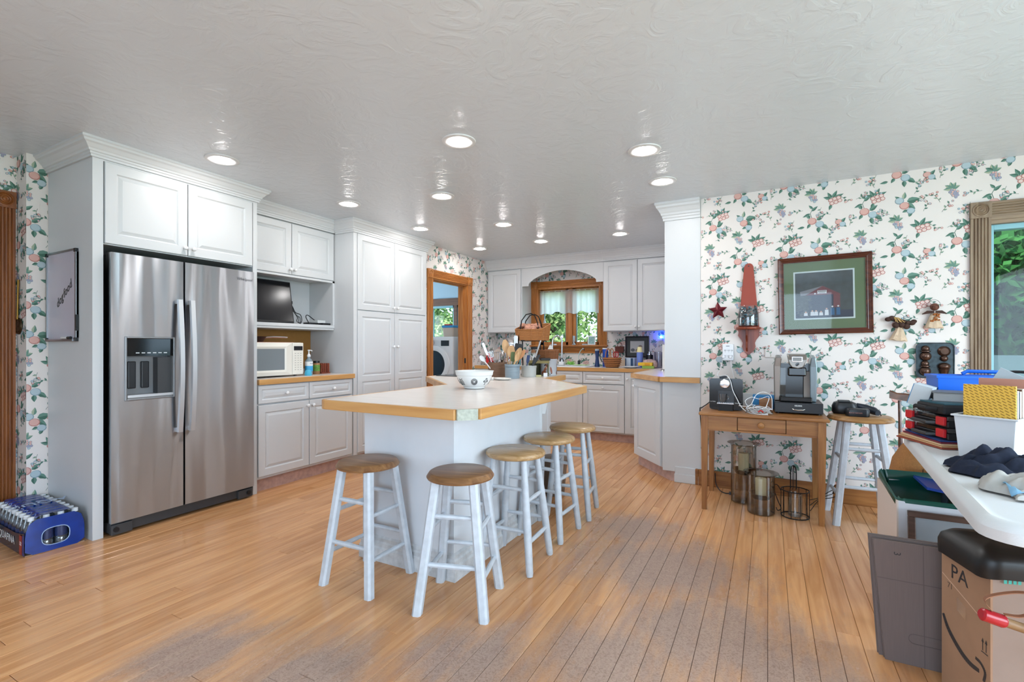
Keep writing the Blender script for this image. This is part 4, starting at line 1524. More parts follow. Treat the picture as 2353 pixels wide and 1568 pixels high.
def utensil(label, cat, base, tip, kind, m, hw=.02, hl=.07, mh=None):
    """a long-handled tool leaning in a crock: handle from base to tip, head at the tip end"""
    b, p = V3(base), V3(tip)
    T = (p - b).normalized()
    cr_ = V3(math.cos(YAW), math.sin(YAW), 0)
    Wd = (cr_ - T * cr_.dot(T)).normalized()
    N = T.cross(Wd)
    t = thing(kind, label, cat, b, group='kitchen utensils in the crocks')
    hb = p - T * hl
    mb = MB()
    mb.tube([b, b.lerp(hb, .5), hb], [.005, .0055, .0045], 8)
    mb.build('handle', mh or m, t, smooth=True)
    mb = MB()
    if kind in ('wooden_spoon', 'ladle', 'serving_spoon', 'spoon_spatula'):
        rs = []
        for i in range(9):
            u = i / 8
            w = hw * (math.sin(pi * min(1, u * .86 + .07)) ** .7)
            q = hb + T * (hl * u)
            d = N * (.004 + (.008 if kind != 'spoon_spatula' else 0) * math.sin(pi * u))
            rs.append([q + Wd * w - N * .002, q + Wd * w * .5 + d, q - Wd * w * .5 + d, q - Wd * w - N * .002, q - Wd * w * .5 + d - N * .006, q + Wd * w * .5 + d - N * .006])
        mb.rings(rs)
        mb.build('bowl', m, t, smooth=True)
    elif kind == 'whisk':
        for k in range(6):
            a = pi * k / 6
            D = Wd * math.cos(a) + N * math.sin(a)
            mb.tube([hb, hb + T * hl * .35 + D * hw * .8, hb + T * hl * .75 + D * hw, hb + T * hl, hb + T * hl * .75 - D * hw, hb + T * hl * .35 - D * hw * .8, hb], .0022, 5)
        mb.build('wire_loops', m, t, smooth=True)
    elif kind == 'slotted_turner':
        for k in range(5):
            o = Wd * (hw * (k - 2) / 2)
            mb.tube([hb + o * .6, hb + T * hl * .2 + o, hb + T * hl + o], .0028, 5)
        mb.tube([hb + T * hl - Wd * hw, hb + T * hl + Wd * hw], .003, 5)
        mb.tube([hb + T * hl * .2 - Wd * hw, hb + T * hl * .2 + Wd * hw], .003, 5)
        mb.build('slotted_blade', m, t)
    else:  # spatula, tongs end
        mb.slab([(-hw * .6, 0), (hw * .6, 0), (hw, hl * .3), (hw, hl * .92), (hw * .8, hl), (-hw * .8, hl), (-hw, hl * .92), (-hw, hl * .3)], hb, Wd, T, -.003, .003)
        mb.build('blade', m, t, bevel=.002)
    return t


def U(c, dx, dz, lean=.0, depth=0.):
    """tip point above crock c, dx to the picture's right, dz up"""
    cr_ = V3(math.cos(YAW), math.sin(YAW), 0)
    fw_ = V3(-math.sin(YAW), math.cos(YAW), 0)
    return V3(c) + cr_ * dx + fw_ * depth + V3(0, 0, dz)


def base_in(c, dx, depth=0.):
    return U(c, dx, .02, 0, depth)


utensil('long steel tongs leaning out of the brown crock', 'tongs', base_in(c1, -.03), U(c1, -.135, .30), 'tongs', M_STL, .012, .12, M_DGREY)
utensil('round steel ladle in the brown crock', 'ladle', base_in(c1, -.01, .03), U(c1, -.045, .25, 0, .04), 'ladle', M_STL, .042, .08)
utensil('pale wide serving spoon in the brown crock', 'spoon', base_in(c1, .0, .01), U(c1, .0, .245), 'serving_spoon', mat('pale_beige', '#dcc4b4', .5), .038, .09)
utensil('slotted steel turner at the front of the brown crock', 'turner', base_in(c1, .0, -.03), U(c1, -.02, .215, 0, -.05), 'slotted_turner', M_STL, .032, .085)
utensil('white plastic measuring scoop sticking out of the brown crock', 'scoop', base_in(c1, -.02, -.05), U(c1, -.155, .185, 0, -.06), 'serving_spoon', M_WHITEP, .02, .06)
utensil('wire whisk in the brown crock', 'whisk', base_in(c1, .02, -.02), U(c1, .045, .225, 0, -.03), 'whisk', M_STL, .022, .10)
utensil('red and black silicone whisk above the crocks', 'whisk', base_in(c1, .04, -.03), U(c1, .155, .275, 0, -.07), 'whisk', M_RED, .036, .13, M_STL)
utensil('cream brush in the brown crock', 'brush', base_in(c1, .03, .02), U(c1, .065, .265), 'brush', mat('cream_bristle', '#e6dba6', .8), .016, .03, M_WSP)
utensil('steel potato masher in the brown crock', 'masher', base_in(c1, -.04, .0), U(c1, -.075, .225), 'slotted_turner', M_STL, .026, .06)
utensil('steel serving spoon handle up in the brown crock', 'spoon', base_in(c1, .03, .05), U(c1, .10, .33, 0, .05), 'serving_spoon', M_STL, .05, .06)
utensil('tall wide wooden spoon in the blue grey crock', 'spoon', base_in(c2, -.03, .01), U(c2, -.005, .275), 'wooden_spoon', M_WSP, .034, .10)
utensil('tall pale wooden paddle in the blue grey crock', 'paddle', base_in(c2, -.02, .03), U(c2, -.065, .325, 0, .05), 'spoon_spatula', M_WSP, .030, .11)
utensil('olive green spatula in the blue grey crock', 'spatula', base_in(c2, -.01, -.01), U(c2, .015, .22), 'spatula', M_GRN, .024, .08)
utensil('black nylon spatula in the blue grey crock', 'spatula', base_in(c2, .0, .02), U(c2, .06, .29), 'spatula', M_BLACK, .034, .075)
utensil('large wooden spoon leaning over the blue grey crock rim', 'spoon', base_in(c2, -.03, -.02), U(c2, .07, .255, 0, -.03), 'wooden_spoon', M_WSP, .027, .10)
utensil('small wooden spoon leaning over the blue grey crock rim', 'spoon', base_in(c2, -.02, -.04), U(c2, .055, .215, 0, -.06), 'wooden_spoon', M_WSP, .02, .075)
utensil('orange brown wooden spoon leaning farthest out of the blue grey crock', 'spoon', base_in(c2, -.02, .0), U(c2, .105, .24), 'spoon_spatula', wood('orange_wood', '#b87a48', '#d09460', .5, 2, 1.), .018, .09)
utensil('steel spatula with slim handle above the blue grey crock', 'spatula', base_in(c2, .02, .03), U(c2, .03, .36, 0, .03), 'spatula', M_STL, .016, .11)
utensil('dark blue handled tool in the pale grey crock', 'tool', base_in(c3, -.03), U(c3, .0, .19), 'spatula', M_NVY, .014, .07)
utensil('black handled tool leaning right in the pale grey crock', 'tool', base_in(c3, -.01), U(c3, .095, .195), 'spatula', M_BLACK, .012, .09)
utensil('slim steel knife rising from the pale grey crock', 'knife', base_in(c3, .01, .01), U(c3, .105, .32), 'spatula', M_STL, .007, .16)
utensil('second black handle in the pale grey crock', 'tool', base_in(c3, .01, -.02), U(c3, .055, .17), 'spatula', M_BLACK, .011, .08)

t = thing('spoon_rest', 'grey white ceramic spoon rest beside the bowl', 'spoon rest', (-1.90, 3.30, ZI))
mb = MB()
mb.lathe([(.035, 0), (.055, .006), (.062, .014), (.060, .016), (.05, .010), (0, .006)], (-1.865, 3.33, ZI), 24, 0, (0, 0, 1), True, False, 1.25, .85)
mb.build('dish', M_STON, t, smooth=True)
MB().tube([(-1.92, 3.29, ZI + .011), (-1.98, 3.26, ZI + .013), (-2.03, 3.24, ZI + .014)], [.014, .011, .009], 8).build('handle', M_STON, t, smooth=True)

t = thing('cooktop', 'black glass cooktop set into the island behind the bowl', 'cooktop', (-2.42, 3.72, ZI))
MB().box(-2.66, -2.26, 3.52, 4.02, ZI, ZI + .006).build('glass_top', mat('black_glass', '#101114', .08), t)
for x, y in ((-2.56, 3.65), (-2.56, 3.88), (-2.37, 3.66), (-2.37, 3.88)):
    MB().lathe([(.075, .0062), (.078, .0068), (.072, .0070), (.07, .0064)], (x, y, ZI), 24, 0, (0, 0, 1), False, False).build('burner_ring', M_DGREY, t)

# two-tier wicker baskets on a wire stand, wooden bread box, jars
def wicker(name, c0, c1):
    m = bpy.data.materials.new(name)
    m.use_nodes = True
    nt = m.node_tree
    b = nt.nodes['Principled BSDF']
    b.inputs['Roughness'].default_value = .6
    tc = nt.nodes.new('ShaderNodeTexCoord')
    w = nt.nodes.new('ShaderNodeTexWave')
    w.bands_direction = 'Z'
    w.inputs['Scale'].default_value = 38
    w.inputs['Distortion'].default_value = 3
    nt.links.new(tc.outputs['Object'], w.inputs['Vector'])
    r = nt.nodes.new('ShaderNodeValToRGB')
    r.color_ramp.elements[0].color, r.color_ramp.elements[1].color = lin(c0), lin(c1)
    nt.links.new(w.outputs[0], r.inputs[0])
    nt.links.new(r.outputs[0], b.inputs['Base Color'])
    bp = nt.nodes.new('ShaderNodeBump')
    bp.inputs['Strength'].default_value = .6
    bp.inputs['Distance'].default_value = .004
    nt.links.new(w.outputs[0], bp.inputs['Height'])
    nt.links.new(bp.outputs[0], b.inputs['Normal'])
    return m


M_WICK = wicker('orange_wicker', '#8e5226', '#d28d50')
M_WICKB = wicker('brown_wicker', '#6a3d22', '#a86c40')


def wire_basket(c, ang, w, d, hf, hb, mw, flare=1.12):
    """woven tub: staves plus horizontal weavers; front edge lower than back"""
    R = Matrix.Rotation(ang, 3, 'Z')
    body, st = MB(), MB()
    q = rrect(w, d, .03, 3)

    def ring(f, k):
        out = []
        for x, y in q:
            h = hf + (hb - hf) * (y / d + .5)
            out.append(V3(c) + R @ V3(x * f, y * f, h * k))
        return out

    body.rings([ring(1, .0), ring(1 + (flare - 1) * .5, .5), ring(flare, 1.), ring(flare * .97, 1.), ring(.97, .06)], 0, True, True)
    st.tube(ring(flare * .99, 1.), .006, 6, closed=True)
    for i in range(0, len(q)):
        pass
    for i in range(26):
        u = i / 26 * len(q)
        a, b_ = int(u) % len(q), (int(u) + 1) % len(q)
        r0, r1 = ring(1.01, 0), ring(flare * 1.01, .98)
        f = u - int(u)
        st.tube([r0[a].lerp(r0[b_], f), r1[a].lerp(r1[b_], f)], .0035, 5)
    return body, st


WB = V3(-1.93, 4.03, 0)
t = thing('tiered_basket_stand', 'two-tier wicker basket on black wire stand behind the crocks', 'basket', (WB.x, WB.y, ZI))
b1, s1 = wire_basket((WB.x, WB.y, 1.235), YAW - .5, .25, .20, .10, .16, M_WICK)
bo = b1.build('upper_basket', M_WICK, t)
s1.build('weave', M_WICK, bo, smooth=True)
b2, s2 = wire_basket((WB.x + .12, WB.y + .06, 1.06), YAW - .5, .16, .16, .085, .09, M_WICKB)
bo2 = b2.build('lower_basket', M_WICKB, t)
s2.build('weave', M_WICKB, bo2, smooth=True)
cr_ = V3(math.cos(YAW), math.sin(YAW), 0)
fw_ = V3(-math.sin(YAW), math.cos(YAW), 0)
for k, dd in enumerate((-.05, .07)):
    p = WB + fw_ * dd + cr_ * (.02 if k else -.02)
    mb = MB()
    mb.tube([p - cr_ * .11 + V3(0, 0, ZI + .005), p - cr_ * .115 + V3(0, 0, 1.24), p - cr_ * .085 + V3(0, 0, 1.42), p - cr_ * .045 + V3(0, 0, 1.475), p + V3(0, 0, 1.485), p + cr_ * .035 + V3(0, 0, 1.465), p + cr_ * .06 + V3(0, 0, 1.40), p + cr_ * .085 + V3(0, 0, 1.2), p + cr_ * .10 + V3(0, 0, ZI + .005)], .0055, 8)
    mb.build('wire_hoop', M_IRON, t, smooth=True)
mb = MB()
for z in (ZI + .006, 1.235):
    mb.tube([WB + cr_ * .11 + fw_ * .1 + V3(0, 0, z), WB - cr_ * .11 + fw_ * .1 + V3(0, 0, z), WB - cr_ * .11 - fw_ * .07 + V3(0, 0, z), WB + cr_ * .11 - fw_ * .07 + V3(0, 0, z)], .005, 6, closed=True)
mb.build('wire_base', M_IRON, t, smooth=True)
R_ = random.Random(5)
mb = MB()
for i in range(14):
    mb.sphere(WB - cr_ * .03 + V3(R_.uniform(-.07, .07), R_.uniform(-.06, .06), 1.36 + R_.uniform(-.02, .02)), .034, 9, 5, 0, .7)
o = mb.build('cloth_bundle', mat('checked_cloth', '#d89a80', .9, var=.4, scale=45), smooth=True)
tag(o, 'crumpled salmon checked cloth in the upper wicker basket', 'cloth')

t = thing('bread_box', 'small olive painted wooden box with open front under the wire stand', 'box', (-1.83, 3.98, ZI))
M_OLV = mat('olive_wood', '#8a7a48', .6, var=.12, scale=20)
R45 = Matrix.Rotation(YAW, 3, 'Z')


def lbox(mb, c, x0, x1, y0, y1, z0, z1, Rm=R45, m=0):
    mb.obox(V3(c) + Rm @ V3((x0 + x1) / 2, (y0 + y1) / 2, (z0 + z1) / 2), (x1 - x0, y1 - y0, z1 - z0), Rm, m)
    return mb


BB = (-1.86, 3.99, ZI)
lbox(MB(), BB, -.09, .10, -.07, .07, .115, .14).build('lid', M_OLV, t)
mb = MB()
lbox(mb, BB, -.085, -.075, -.065, .065, .0, .115)
lbox(mb, BB, .085, .095, -.065, .065, .0, .115)
lbox(mb, BB, -.085, .095, .055, .065, .0, .115)
lbox(mb, BB, -.085, .095, -.065, .055, .0, .008)
mb.build('sides', mat('olive_dark', '#5d5a3a', .7), t)
t = thing('glass_jar', 'clear lidded glass jar standing on the olive box', 'jar', (-1.87, 3.98, ZI + .141))
JC = V3(-1.88, 3.97, ZI + .141)
MB().lathe([(.036, 0), (.04, .01), (.04, .075), (.034, .09), (.034, .10)], JC, 18, 0, (0, 0, 1), True, False).build('glass', M_CLEAR, t, smooth=True)
MB().lathe([(.037, .10), (.037, .122), (0, .124)], JC, 18).build('lid', M_BLACKM, t, smooth=True)
t = thing('dark_tray', 'small black tray beside the glass jar', 'tray', (-1.80, 3.99, ZI + .141))
lbox(MB(), (-1.785, 3.985, ZI + .141), -.045, .045, -.04, .04, 0, .022).build('tray', M_BLACK, t, bevel=.004)
o = lbox(MB(), (-1.80, 3.86, ZI), -.05, .03, -.02, .02, 0, .014).build('soap_dish', mat('pale_yellow', '#d8cf96', .5), bevel=.004)
tag(o, 'low pale yellow dish in front of the olive box', 'dish')
o = lbox(MB(), (-1.745, 3.90, ZI), -.018, .018, -.015, .015, 0, .032).build('small_carton', M_WHITEP, bevel=.002)
tag(o, 'tiny white carton in front of the horse crock', 'carton')
# horse crock
HC = V3(-1.785, 4.06, ZI)
t = thing('horse_canister', 'grey canister painted with brown horses', 'canister', HC)
MB().lathe([(.070, 0), (.075, .004), (.076, .14), (.079, .145), (.079, .153), (.072, .153), (.070, .02), (0, .02)], HC, 32, 0, (0, 0, 1), True, False).build('pot', mat('canister_grey', '#b9babd', .4, var=.05), t, smooth=True)
mb = MB()


def on_can(az, z, k=.0):
    a = math.radians(az)
    return V3(HC.x + (.0775 + k) * math.cos(a), HC.y + (.0775 + k) * math.sin(a), HC.z + z)


def patch(az, z, w, h, m, tilt=0., k=.0):
    n = 10
    ct, st_ = math.cos(tilt), math.sin(tilt)
    P = []
    for i in range(n):
        a, b_ = w * math.cos(2 * pi * i / n), h * math.sin(2 * pi * i / n)
        u, v = a * ct - b_ * st_ * 1000 * .0, b_
        P.append(on_can(az + math.degrees((a * ct - b_ * st_) / .077), z + a * st_ + b_ * ct, k))
    mb.add(P, [tuple(range(n))], m)


for a0 in (-92, 25, 140):
    patch(a0 - 8, .03, .026, .018, 0, .3, .0004)
    patch(a0 + 4, .062, .012, .030, 0, -.5, .0006)
    patch(a0 + 16, .092, .02, .010, 0, -.6, .0008)
    patch(a0 + 2, .098, .012, .006, 1, .9, .001)
    patch(a0 + 24, .10, .006, .012, 1, .4, .001)
    patch(a0 + 12, .075, .006, .012, 2, .3, .001)
    patch(a0 + 44, .05, .009, .034, 0, .2, .0004)
    for k in range(4):
        patch(a0 + 20 + 8 * k, .014 + .008 * (k % 2), .005, .004, 1, 0, .001)
mb.build('painted_horses', [mat('horse_brown', '#8a4f34', .5), mat('horse_black', '#2a1e1c', .5), mat('horse_tan', '#d8a27e', .5)], t)

# ================================================================ coffee table group (papered wall)
YW = 4.37
M_TBL = wood('table_oak', '#8a5426', '#b27c45', .4, 0, .9)
M_TBLV = wood('table_oak_upright', '#8a5426', '#b27c45', .4, 2, .9)
ZTB = .706
t = thing('coffee_table', 'narrow oak side table with one drawer against the papered wall', 'table', (-.05, 4.0, 0))
MB().box(-.445, .355, 3.705, 4.30, ZTB - .022, ZTB).build('top', M_TBL, t, bevel=.008, seg=3)
MB().box(-.385, -.194, 3.735, 3.755, ZTB - .125, ZTB - .022).build('apron', M_TBL, t)
MB().box(.109, .29, 3.735, 3.755, ZTB - .125, ZTB - .022).build('apron', M_TBL, t)
MB().box(-.38, .29, 3.757, 3.762, ZTB - .125, ZTB - .022).build('drawer_gap_shade', M_BLACKM, t)  # matt black sheet stands in for the shade in the drawer gaps
MB().box(-.38, .29, 4.24, 4.26, ZTB - .125, ZTB - .022).build('apron', M_TBL, t)
MB().box(-.405, -.385, 3.76, 4.24, ZTB - .125, ZTB - .022).box(.295, .315, 3.76, 4.24, ZTB - .125, ZTB - .022).build('apron', M_TBL, t)
MB().box(-.38, .29, 3.733, 3.74, ZTB - .130, ZTB - .118).build('bead', M_TBL, t)
dr_ = MB().box(-.190, .105, 3.733, 3.756, ZTB - .116, ZTB - .026).build('drawer', M_TBL, t, bevel=.002)
knob(dr_, (-.043, 3.733, ZTB - .07), (0, -1, 0), m=mat('oak_knob', '#a87240', .35), r=.022)
for x in (-.43, .29):
    for y in (3.725, 4.225):
        mb = MB()
        mb.rings([[(x + .004, y + .004, 0), (x + .036, y + .004, 0), (x + .036, y + .036, 0), (x + .004, y + .036, 0)], [(x, y, ZTB - .14), (x + .045, y, ZTB - .14), (x + .045, y + .045, ZTB - .14), (x, y + .045, ZTB - .14)], [(x, y, ZTB - .022), (x + .045, y, ZTB - .022), (x + .045, y + .045, ZTB - .022), (x, y + .045, ZTB - .022)]])
        mb.build('leg', M_TBLV, t)
Z0 = ZTB + .0008
# capsule machine
M_GB = mat('piano_black', '#0b0c0f', .12)
t = thing('capsule_machine', 'square black capsule coffee machine with silver knob', 'coffee machine', (-.275, 3.95, Z0))
mb = MB()
mb.slab([(a, b) for a, b in rrect(.228, .232, .02, 4)], (-.277, 3.90, Z0 + .119), (1, 0, 0), (0, 0, 1), -.02, .0)
mb.build('front_plate', M_GB, t)
MB().box(-.37, -.185, 3.92, 4.14, Z0 + .01, Z0 + .225).build('body', M_GB, t, bevel=.012)
mb = MB()
mb.lathe([(.036, 0), (.036, .014), (.030, .020), (0, .022)], (-.283, 3.90, Z0 + .198), 24, 0, (0, -1, 0))
mb.build('silver_knob', M_CHROME, t, smooth=True)
MB().box(-.33, -.222, 3.892, 3.90, Z0 + .062, Z0 + .145).build('cup_recess', mat('recess_black', '#24262b', .4), t)
mb = MB().box(-.335, -.222, 3.86, 3.90, Z0 + .05, Z0 + .056)
for k in range(9):
    mb.box(-.330 + k * .0125, -.326 + k * .0125, 3.858, 3.90, Z0 + .056, Z0 + .062)
mb.build('drip_grid', M_CHROME, t)
MB().box(-.327, -.228, 3.865, 3.90, Z0, Z0 + .05).build('drip_box', M_BLACKM, t)
text('Le Cube', .011, (-.366, 3.8995, Z0 + .062), (1, 0, 0), (0, 0, 1), M_PAPERW, t, ex=.0005)
text('Nespresso', .010, (-.195, 3.8995, Z0 + .056), (1, 0, 0), (0, 0, 1), M_PAPERW, t, ex=.0005)
t = thing('glass_mug', 'small clear glass mug on the capsule machine grid', 'mug', (-.29, 3.878, Z0 + .0625))
mb = MB()
mb.lathe([(.019, 0), (.021, .003), (.028, .062), (.0275, .062), (.020, .005), (0, .005)], (-.295, 3.876, Z0 + .0625), 20, 0, (0, 0, 1), True, False)
mb.build('cup', M_CLEAR, t, smooth=True)
MB().tube(arc((-.270, 3.872, Z0 + .096), .014, 110, -110, 10), .0035, 6).build('handle', M_CLEAR, t, smooth=True)

# pod drawer + brewer
t = thing('pod_storage_box', 'low black pod drawer box lettered KEURIG', 'drawer box', (.18, 3.99, Z0))
MB().box(.04, .333, 3.895, 4.22, Z0 + .008, Z0 + .08).build('body', M_BLACK, t, bevel=.003)
do = MB().box(.043, .330, 3.888, 3.8945, Z0 + .012, Z0 + .073).build('drawer_front', M_BLACK, t)
MB().tube([(.150, 3.888, Z0 + .042), (.150, 3.878, Z0 + .038), (.158, 3.872, Z0 + .034), (.186, 3.870, Z0 + .032), (.214, 3.872, Z0 + .034), (.222, 3.878, Z0 + .038), (.222, 3.888, Z0 + .042)], .0045, 8).build('handle', M_CHROME, do, smooth=True)
text('KEURIG', .013, (.186, 3.8875, Z0 + .060), (1, 0, 0), (0, 0, 1), M_PAPERW, do, bold=.0003)
for x in (.06, .31):
    for y in (3.92, 4.19):
        MB().cyl((x, y, Z0), (x, y, Z0 + .01), .01, n=8).build('foot', M_BLACK, t)
M_KG = mat('brewer_silver', '#8d8680', .3, .7)
ZK = Z0 + .081
t = thing('pod_brewer', 'tall silver and black pod coffee brewer on the black drawer', 'coffee machine', (.175, 4.05, ZK))
MB().box(.075, .272, 3.94, 4.16, ZK, ZK + .035).build('drip_base', M_GB, t, bevel=.006)
MB().box(.072, .275, 4.06, 4.19, ZK + .035, ZK + .27).build('column', M_GB, t)
for x0, x1, mm in ((.040, .076, M_KG), (.262, .300, mat('brewer_blue_glint', '#8a9aa2', .25, .6))):
    mb = MB()
    mb.rings([[(x0, 3.985, ZK), (x1, 3.985, ZK), (x1, 4.19, ZK), (x0, 4.19, ZK)], [(x0 - .004, 3.965, ZK + .25), (x1 + .004, 3.965, ZK + .25), (x1 + .004, 4.19, ZK + .25), (x0 - .004, 4.19, ZK + .25)], [(x0 + .006, 3.955, ZK + .315), (x1 + .012 if x0 < .1 else x1 - .006, 3.955, ZK + .315), (x1, 4.19, ZK + .33), (x0 + .01, 4.19, ZK + .33)]])
    mb.build('side_wing', mm, t, bevel=.006)
MB().box(.078, .112, 4.0, 4.06, ZK + .04, ZK + .24).build('water_tank', M_SMOKE, t)
MB().box(.225, .262, 4.0, 4.06, ZK + .03, ZK + .215).build('grey_panel', mat('warm_grey_panel', '#8a8079', .5), t)
mb = MB()
prf = [(.122, .305), (.128, .27), (.135, .235), (.15, .215), (.185, .208), (.215, .215), (.232, .235), (.238, .27), (.24, .305)]
mb.rings([[(x, 3.925 + (.02 if i in (0, 8) else 0), ZK + z + .03) for i, (x, z) in enumerate(prf)], [(x, 4.15, ZK + z + .035) for x, z in prf]])
hd = mb.build('brew_head', M_KG, t, bevel=.005)
MB().box(.147, .213, 3.921, 3.930, ZK + .285, ZK + .322).build('display', M_CHROME, hd, bevel=.003)
MB().box(.152, .208, 3.919, 3.922, ZK + .290, ZK + .317).build('screen', mat('dead_screen', '#77736c', .2), hd)
mb = MB()
mb.lathe([(.012, 0), (.012, .003), (0, .0035)], (.181, 3.925, ZK + .268), 16, 0, (0, -1, 0), True, True, 1.2, .8)
mb.build('logo_button', M_GB, hd)
MB().box(.125, .24, 3.99, 4.15, ZK + .18, ZK + .245).build('spout_housing', M_GB, t, bevel=.01)

# cable tangle in a clear bag
t = thing('cable_bundle', 'coiled white charging cables in a clear bag on the oak table', 'cable', (-.08, 3.80, Z0))
R_ = random.Random(11)
BC = V3(-.055, 3.80, Z0)
mb = MB()
for k in range(7):
    a0 = R_.uniform(0, 6.28)
    rx_, ry_ = R_.uniform(.045, .085), R_.uniform(.03, .05)
    mb.tube([BC + V3(R_.uniform(-.004, .004) + rx_ * math.cos(a0 + q * .4), ry_ * math.sin(a0 + q * .4), .008 + k * .006 + .012 * math.sin(q * .9 + k)) for q in range(16)], .0024, 5, closed=True)
mb.tube(bez([BC + V3(-.13, 0, .05), BC + V3(-.06, -.02, .055), BC + V3(-.02, .02, .13), BC + V3(.03, .05, .15), BC + V3(.075, .03, .12), BC + V3(.08, 0, .03)]), .0024, 5)
mb.tube(bez([BC + V3(-.06, .02, .03), BC + V3(-.09, .03, .08), BC + V3(-.05, .05, .11), BC + V3(0, .05, .10), BC + V3(.06, .04, .12), BC + V3(.04, 0, .04)]), .0024, 5)
mb.build('coils', M_WHITEP, t, smooth=True)
mb = MB()
for i in range(2):
    P = [[BC + V3(-.085 + .17 * u / 8, -.055 + .11 * v / 6, .006 + (.05 + R_.uniform(-.012, .012)) * math.sin(pi * (u + .5) / 9) * math.sin(pi * (v + .5) / 7)) for v in range(7)] for u in range(9)]
mb.grid(P)
mb.build('plastic_bag', glass('crinkled_film', (.92, .93, .95), .16, .12), t)
MB().tube([BC + V3(-.005, -.058, .02), BC + V3(.01, -.062, .032), BC + V3(.025, -.058, .02)], .006, 6).build('red_tie', M_RED, t, smooth=True)
o = MB().tube(bez([(-.33, 4.36, 1.10), (-.345, 4.30, 1.0), (-.35, 4.05, .965), (-.33, 3.96, .955), (-.275, 3.90, .965), (-.245, 3.868, .93), (-.228, 3.862, .86), (-.20, 3.85, .80), (-.17, 3.83, .745), (-.12, 3.79, .712), (-.06, 3.745, .711), (.0, 3.745, .711)]), .003, 6).build('charging_cable', M_WHITEP, smooth=True)
tag(o, 'white cable draped from the outlet over the capsule machine', 'cable')
o = MB().tube(bez([(-.272, 4.33, 1.09), (-.265, 4.30, 1.02), (-.25, 4.30, .95), (-.22, 4.24, .80), (-.15, 4.2, .712)]), .0025, 6).build('charging_cable', M_WHITEP, smooth=True)
tag(o, 'white cable hanging down behind the capsule machine', 'cable')
o = MB().obox((-.30, 3.98, Z0 + .242), (.055, .03, .022), rot('Y', -14)).build('adapter', M_BLACK, bevel=.004)
tag(o, 'black plug adapter lying on the capsule machine', 'adapter')
o = MB().obox((-.02, 4.18, Z0 + .05), (.17, .10, .10)).build('blue_carton', mat('blue_card', '#2f8fd0', .5), bevel=.002)
tag(o, 'bright blue carton behind the cable tangle', 'carton')
o = MB().obox((-.05, 4.27, Z0 + .052), (.34, .03, .10)).build('paper_stack', M_PAPERW)
tag(o, 'white papers standing against the wall behind the blue carton', 'papers')
o = MB().box(-.06, .03, 4.05, 4.12, Z0, Z0 + .085).build('wooden_block', M_TBL, bevel=.003)
tag(o, 'brown wooden block between the two coffee machines', 'block')
o = MB().tube(bez([(-.40, 4.02, .75), (-.425, 3.95, .73), (-.445, 3.9, .715), (-.455, 3.88, .68), (-.46, 4.2, .3), (-.45, 4.31, .12)]), .004, 6).build('appliance_cord', M_BLACK, smooth=True)
tag(o, 'black appliance cord slipping off the end of the oak table', 'cord')

# outlet with surge block, papered switch plate
t = thing('surge_outlet', 'white six-way surge outlet with two cables above the capsule machine', 'outlet', (-.29, 4.34, 1.06))
MB().box(-.334, -.25, 4.315, 4.369, 1.065, 1.202).build('block', M_WHITEP, t, bevel=.006)
mb = MB()
for x in (-.318, -.292, -.268):
    for z in (1.10, 1.145):
        mb.box(x, x + .003, 4.3135, 4.316, z, z + .009).box(x + .009, x + .012, 4.3135, 4.316, z, z + .009).box(x + .0045, x + .0075, 4.3135, 4.316, z - .009, z - .005)
mb.box(-.305, -.28, 4.3135, 4.316, 1.183, 1.187)
mb.build('sockets', M_DGREY, t)
for x in (-.325, -.272):
    MB().box(x - .01, x + .01, 4.30, 4.316, 1.085, 1.105).build('plug', M_WHITEP, t, bevel=.003)
t = thing('papered_wall_plate', 'wallpapered blank cover plate left of the silver brewer', 'wall plate', (.02, 4.36, 1.09))
pl_ = MB().box(-.022, .06, 4.360, 4.3694, 1.093, 1.178).build('plate', M_WALLPAPER, t, bevel=.002)
paper(pl_, (0, 4.3598, 0), (1, 0, 0), [(-.022, .06, 1.093, 1.178)], -.52, .16)
MB().cyl((.018, 4.3605, 1.105), (.018, 4.359, 1.105), .003, n=8).build('screw', M_BRASS, t)

# ================================================================ wall decorations
t = thing('metal_star', 'small dark red dimpled star hanging on the papered wall', 'wall ornament', (-.37, 4.35, 1.41))
mb = MB()
out = []
for k in range(10):
    r_ = .076 if k % 2 == 0 else .036
    a = math.radians(90 + 36 * k + 3)
    out.append(V3(-.37 + r_ * math.cos(a), 4.362, 1.482 + r_ * math.sin(a)))
cen = V3(-.37, 4.335, 1.482)
bk = V3(-.37, 4.368, 1.482)
mb.add(out + [cen, bk], [(k, (k + 1) % 10, 10) for k in range(10)] + [((k + 1) % 10, k, 11) for k in range(10)])
mb.build('star', mat('crimson_tin', '#6e1a26', .25, .4, bump=.9, bscale=60), t)
MB().tube([(-.37, 4.362, 1.552), (-.372, 4.364, 1.585), (-.37, 4.368, 1.61)], .0012, 4).build('hanger', M_IRON, t)

t = thing('candle_sconce', 'tall rust red wooden wall sconce holding a jar of glass beads', 'sconce', (-.14, 4.35, 1.11))
M_RUST = mat('rust_paint', '#9a3f2c', .5, var=.05)
M_RUSTD = wood('sconce_mahogany', '#6a2a18', '#9a4a30', .35, 2, .8)
bp_ = [(-.085, 1.33), (-.075, 1.30), (-.08, 1.27), (-.055, 1.235), (-.045, 1.21), (-.05, 1.18), (-.04, 1.15), (0, 1.112), (.04, 1.15), (.05, 1.18), (.045, 1.21), (.055, 1.235), (.08, 1.27), (.075, 1.30), (.085, 1.33)]
mb = MB()
ctr = (-.139, 1.25)
for (a, b), (c, d) in zip(bp_, bp_[1:]):
    mb.slab([(a, b), (c, d), (0, 1.33)] if (a, b) != (-.085, 1.33) or True else [], (-.139, 4.369, 0), (1, 0, 0), (0, 0, 1), 0, .016)
mb.build('lower_board', M_RUSTD, t)
mb = MB()
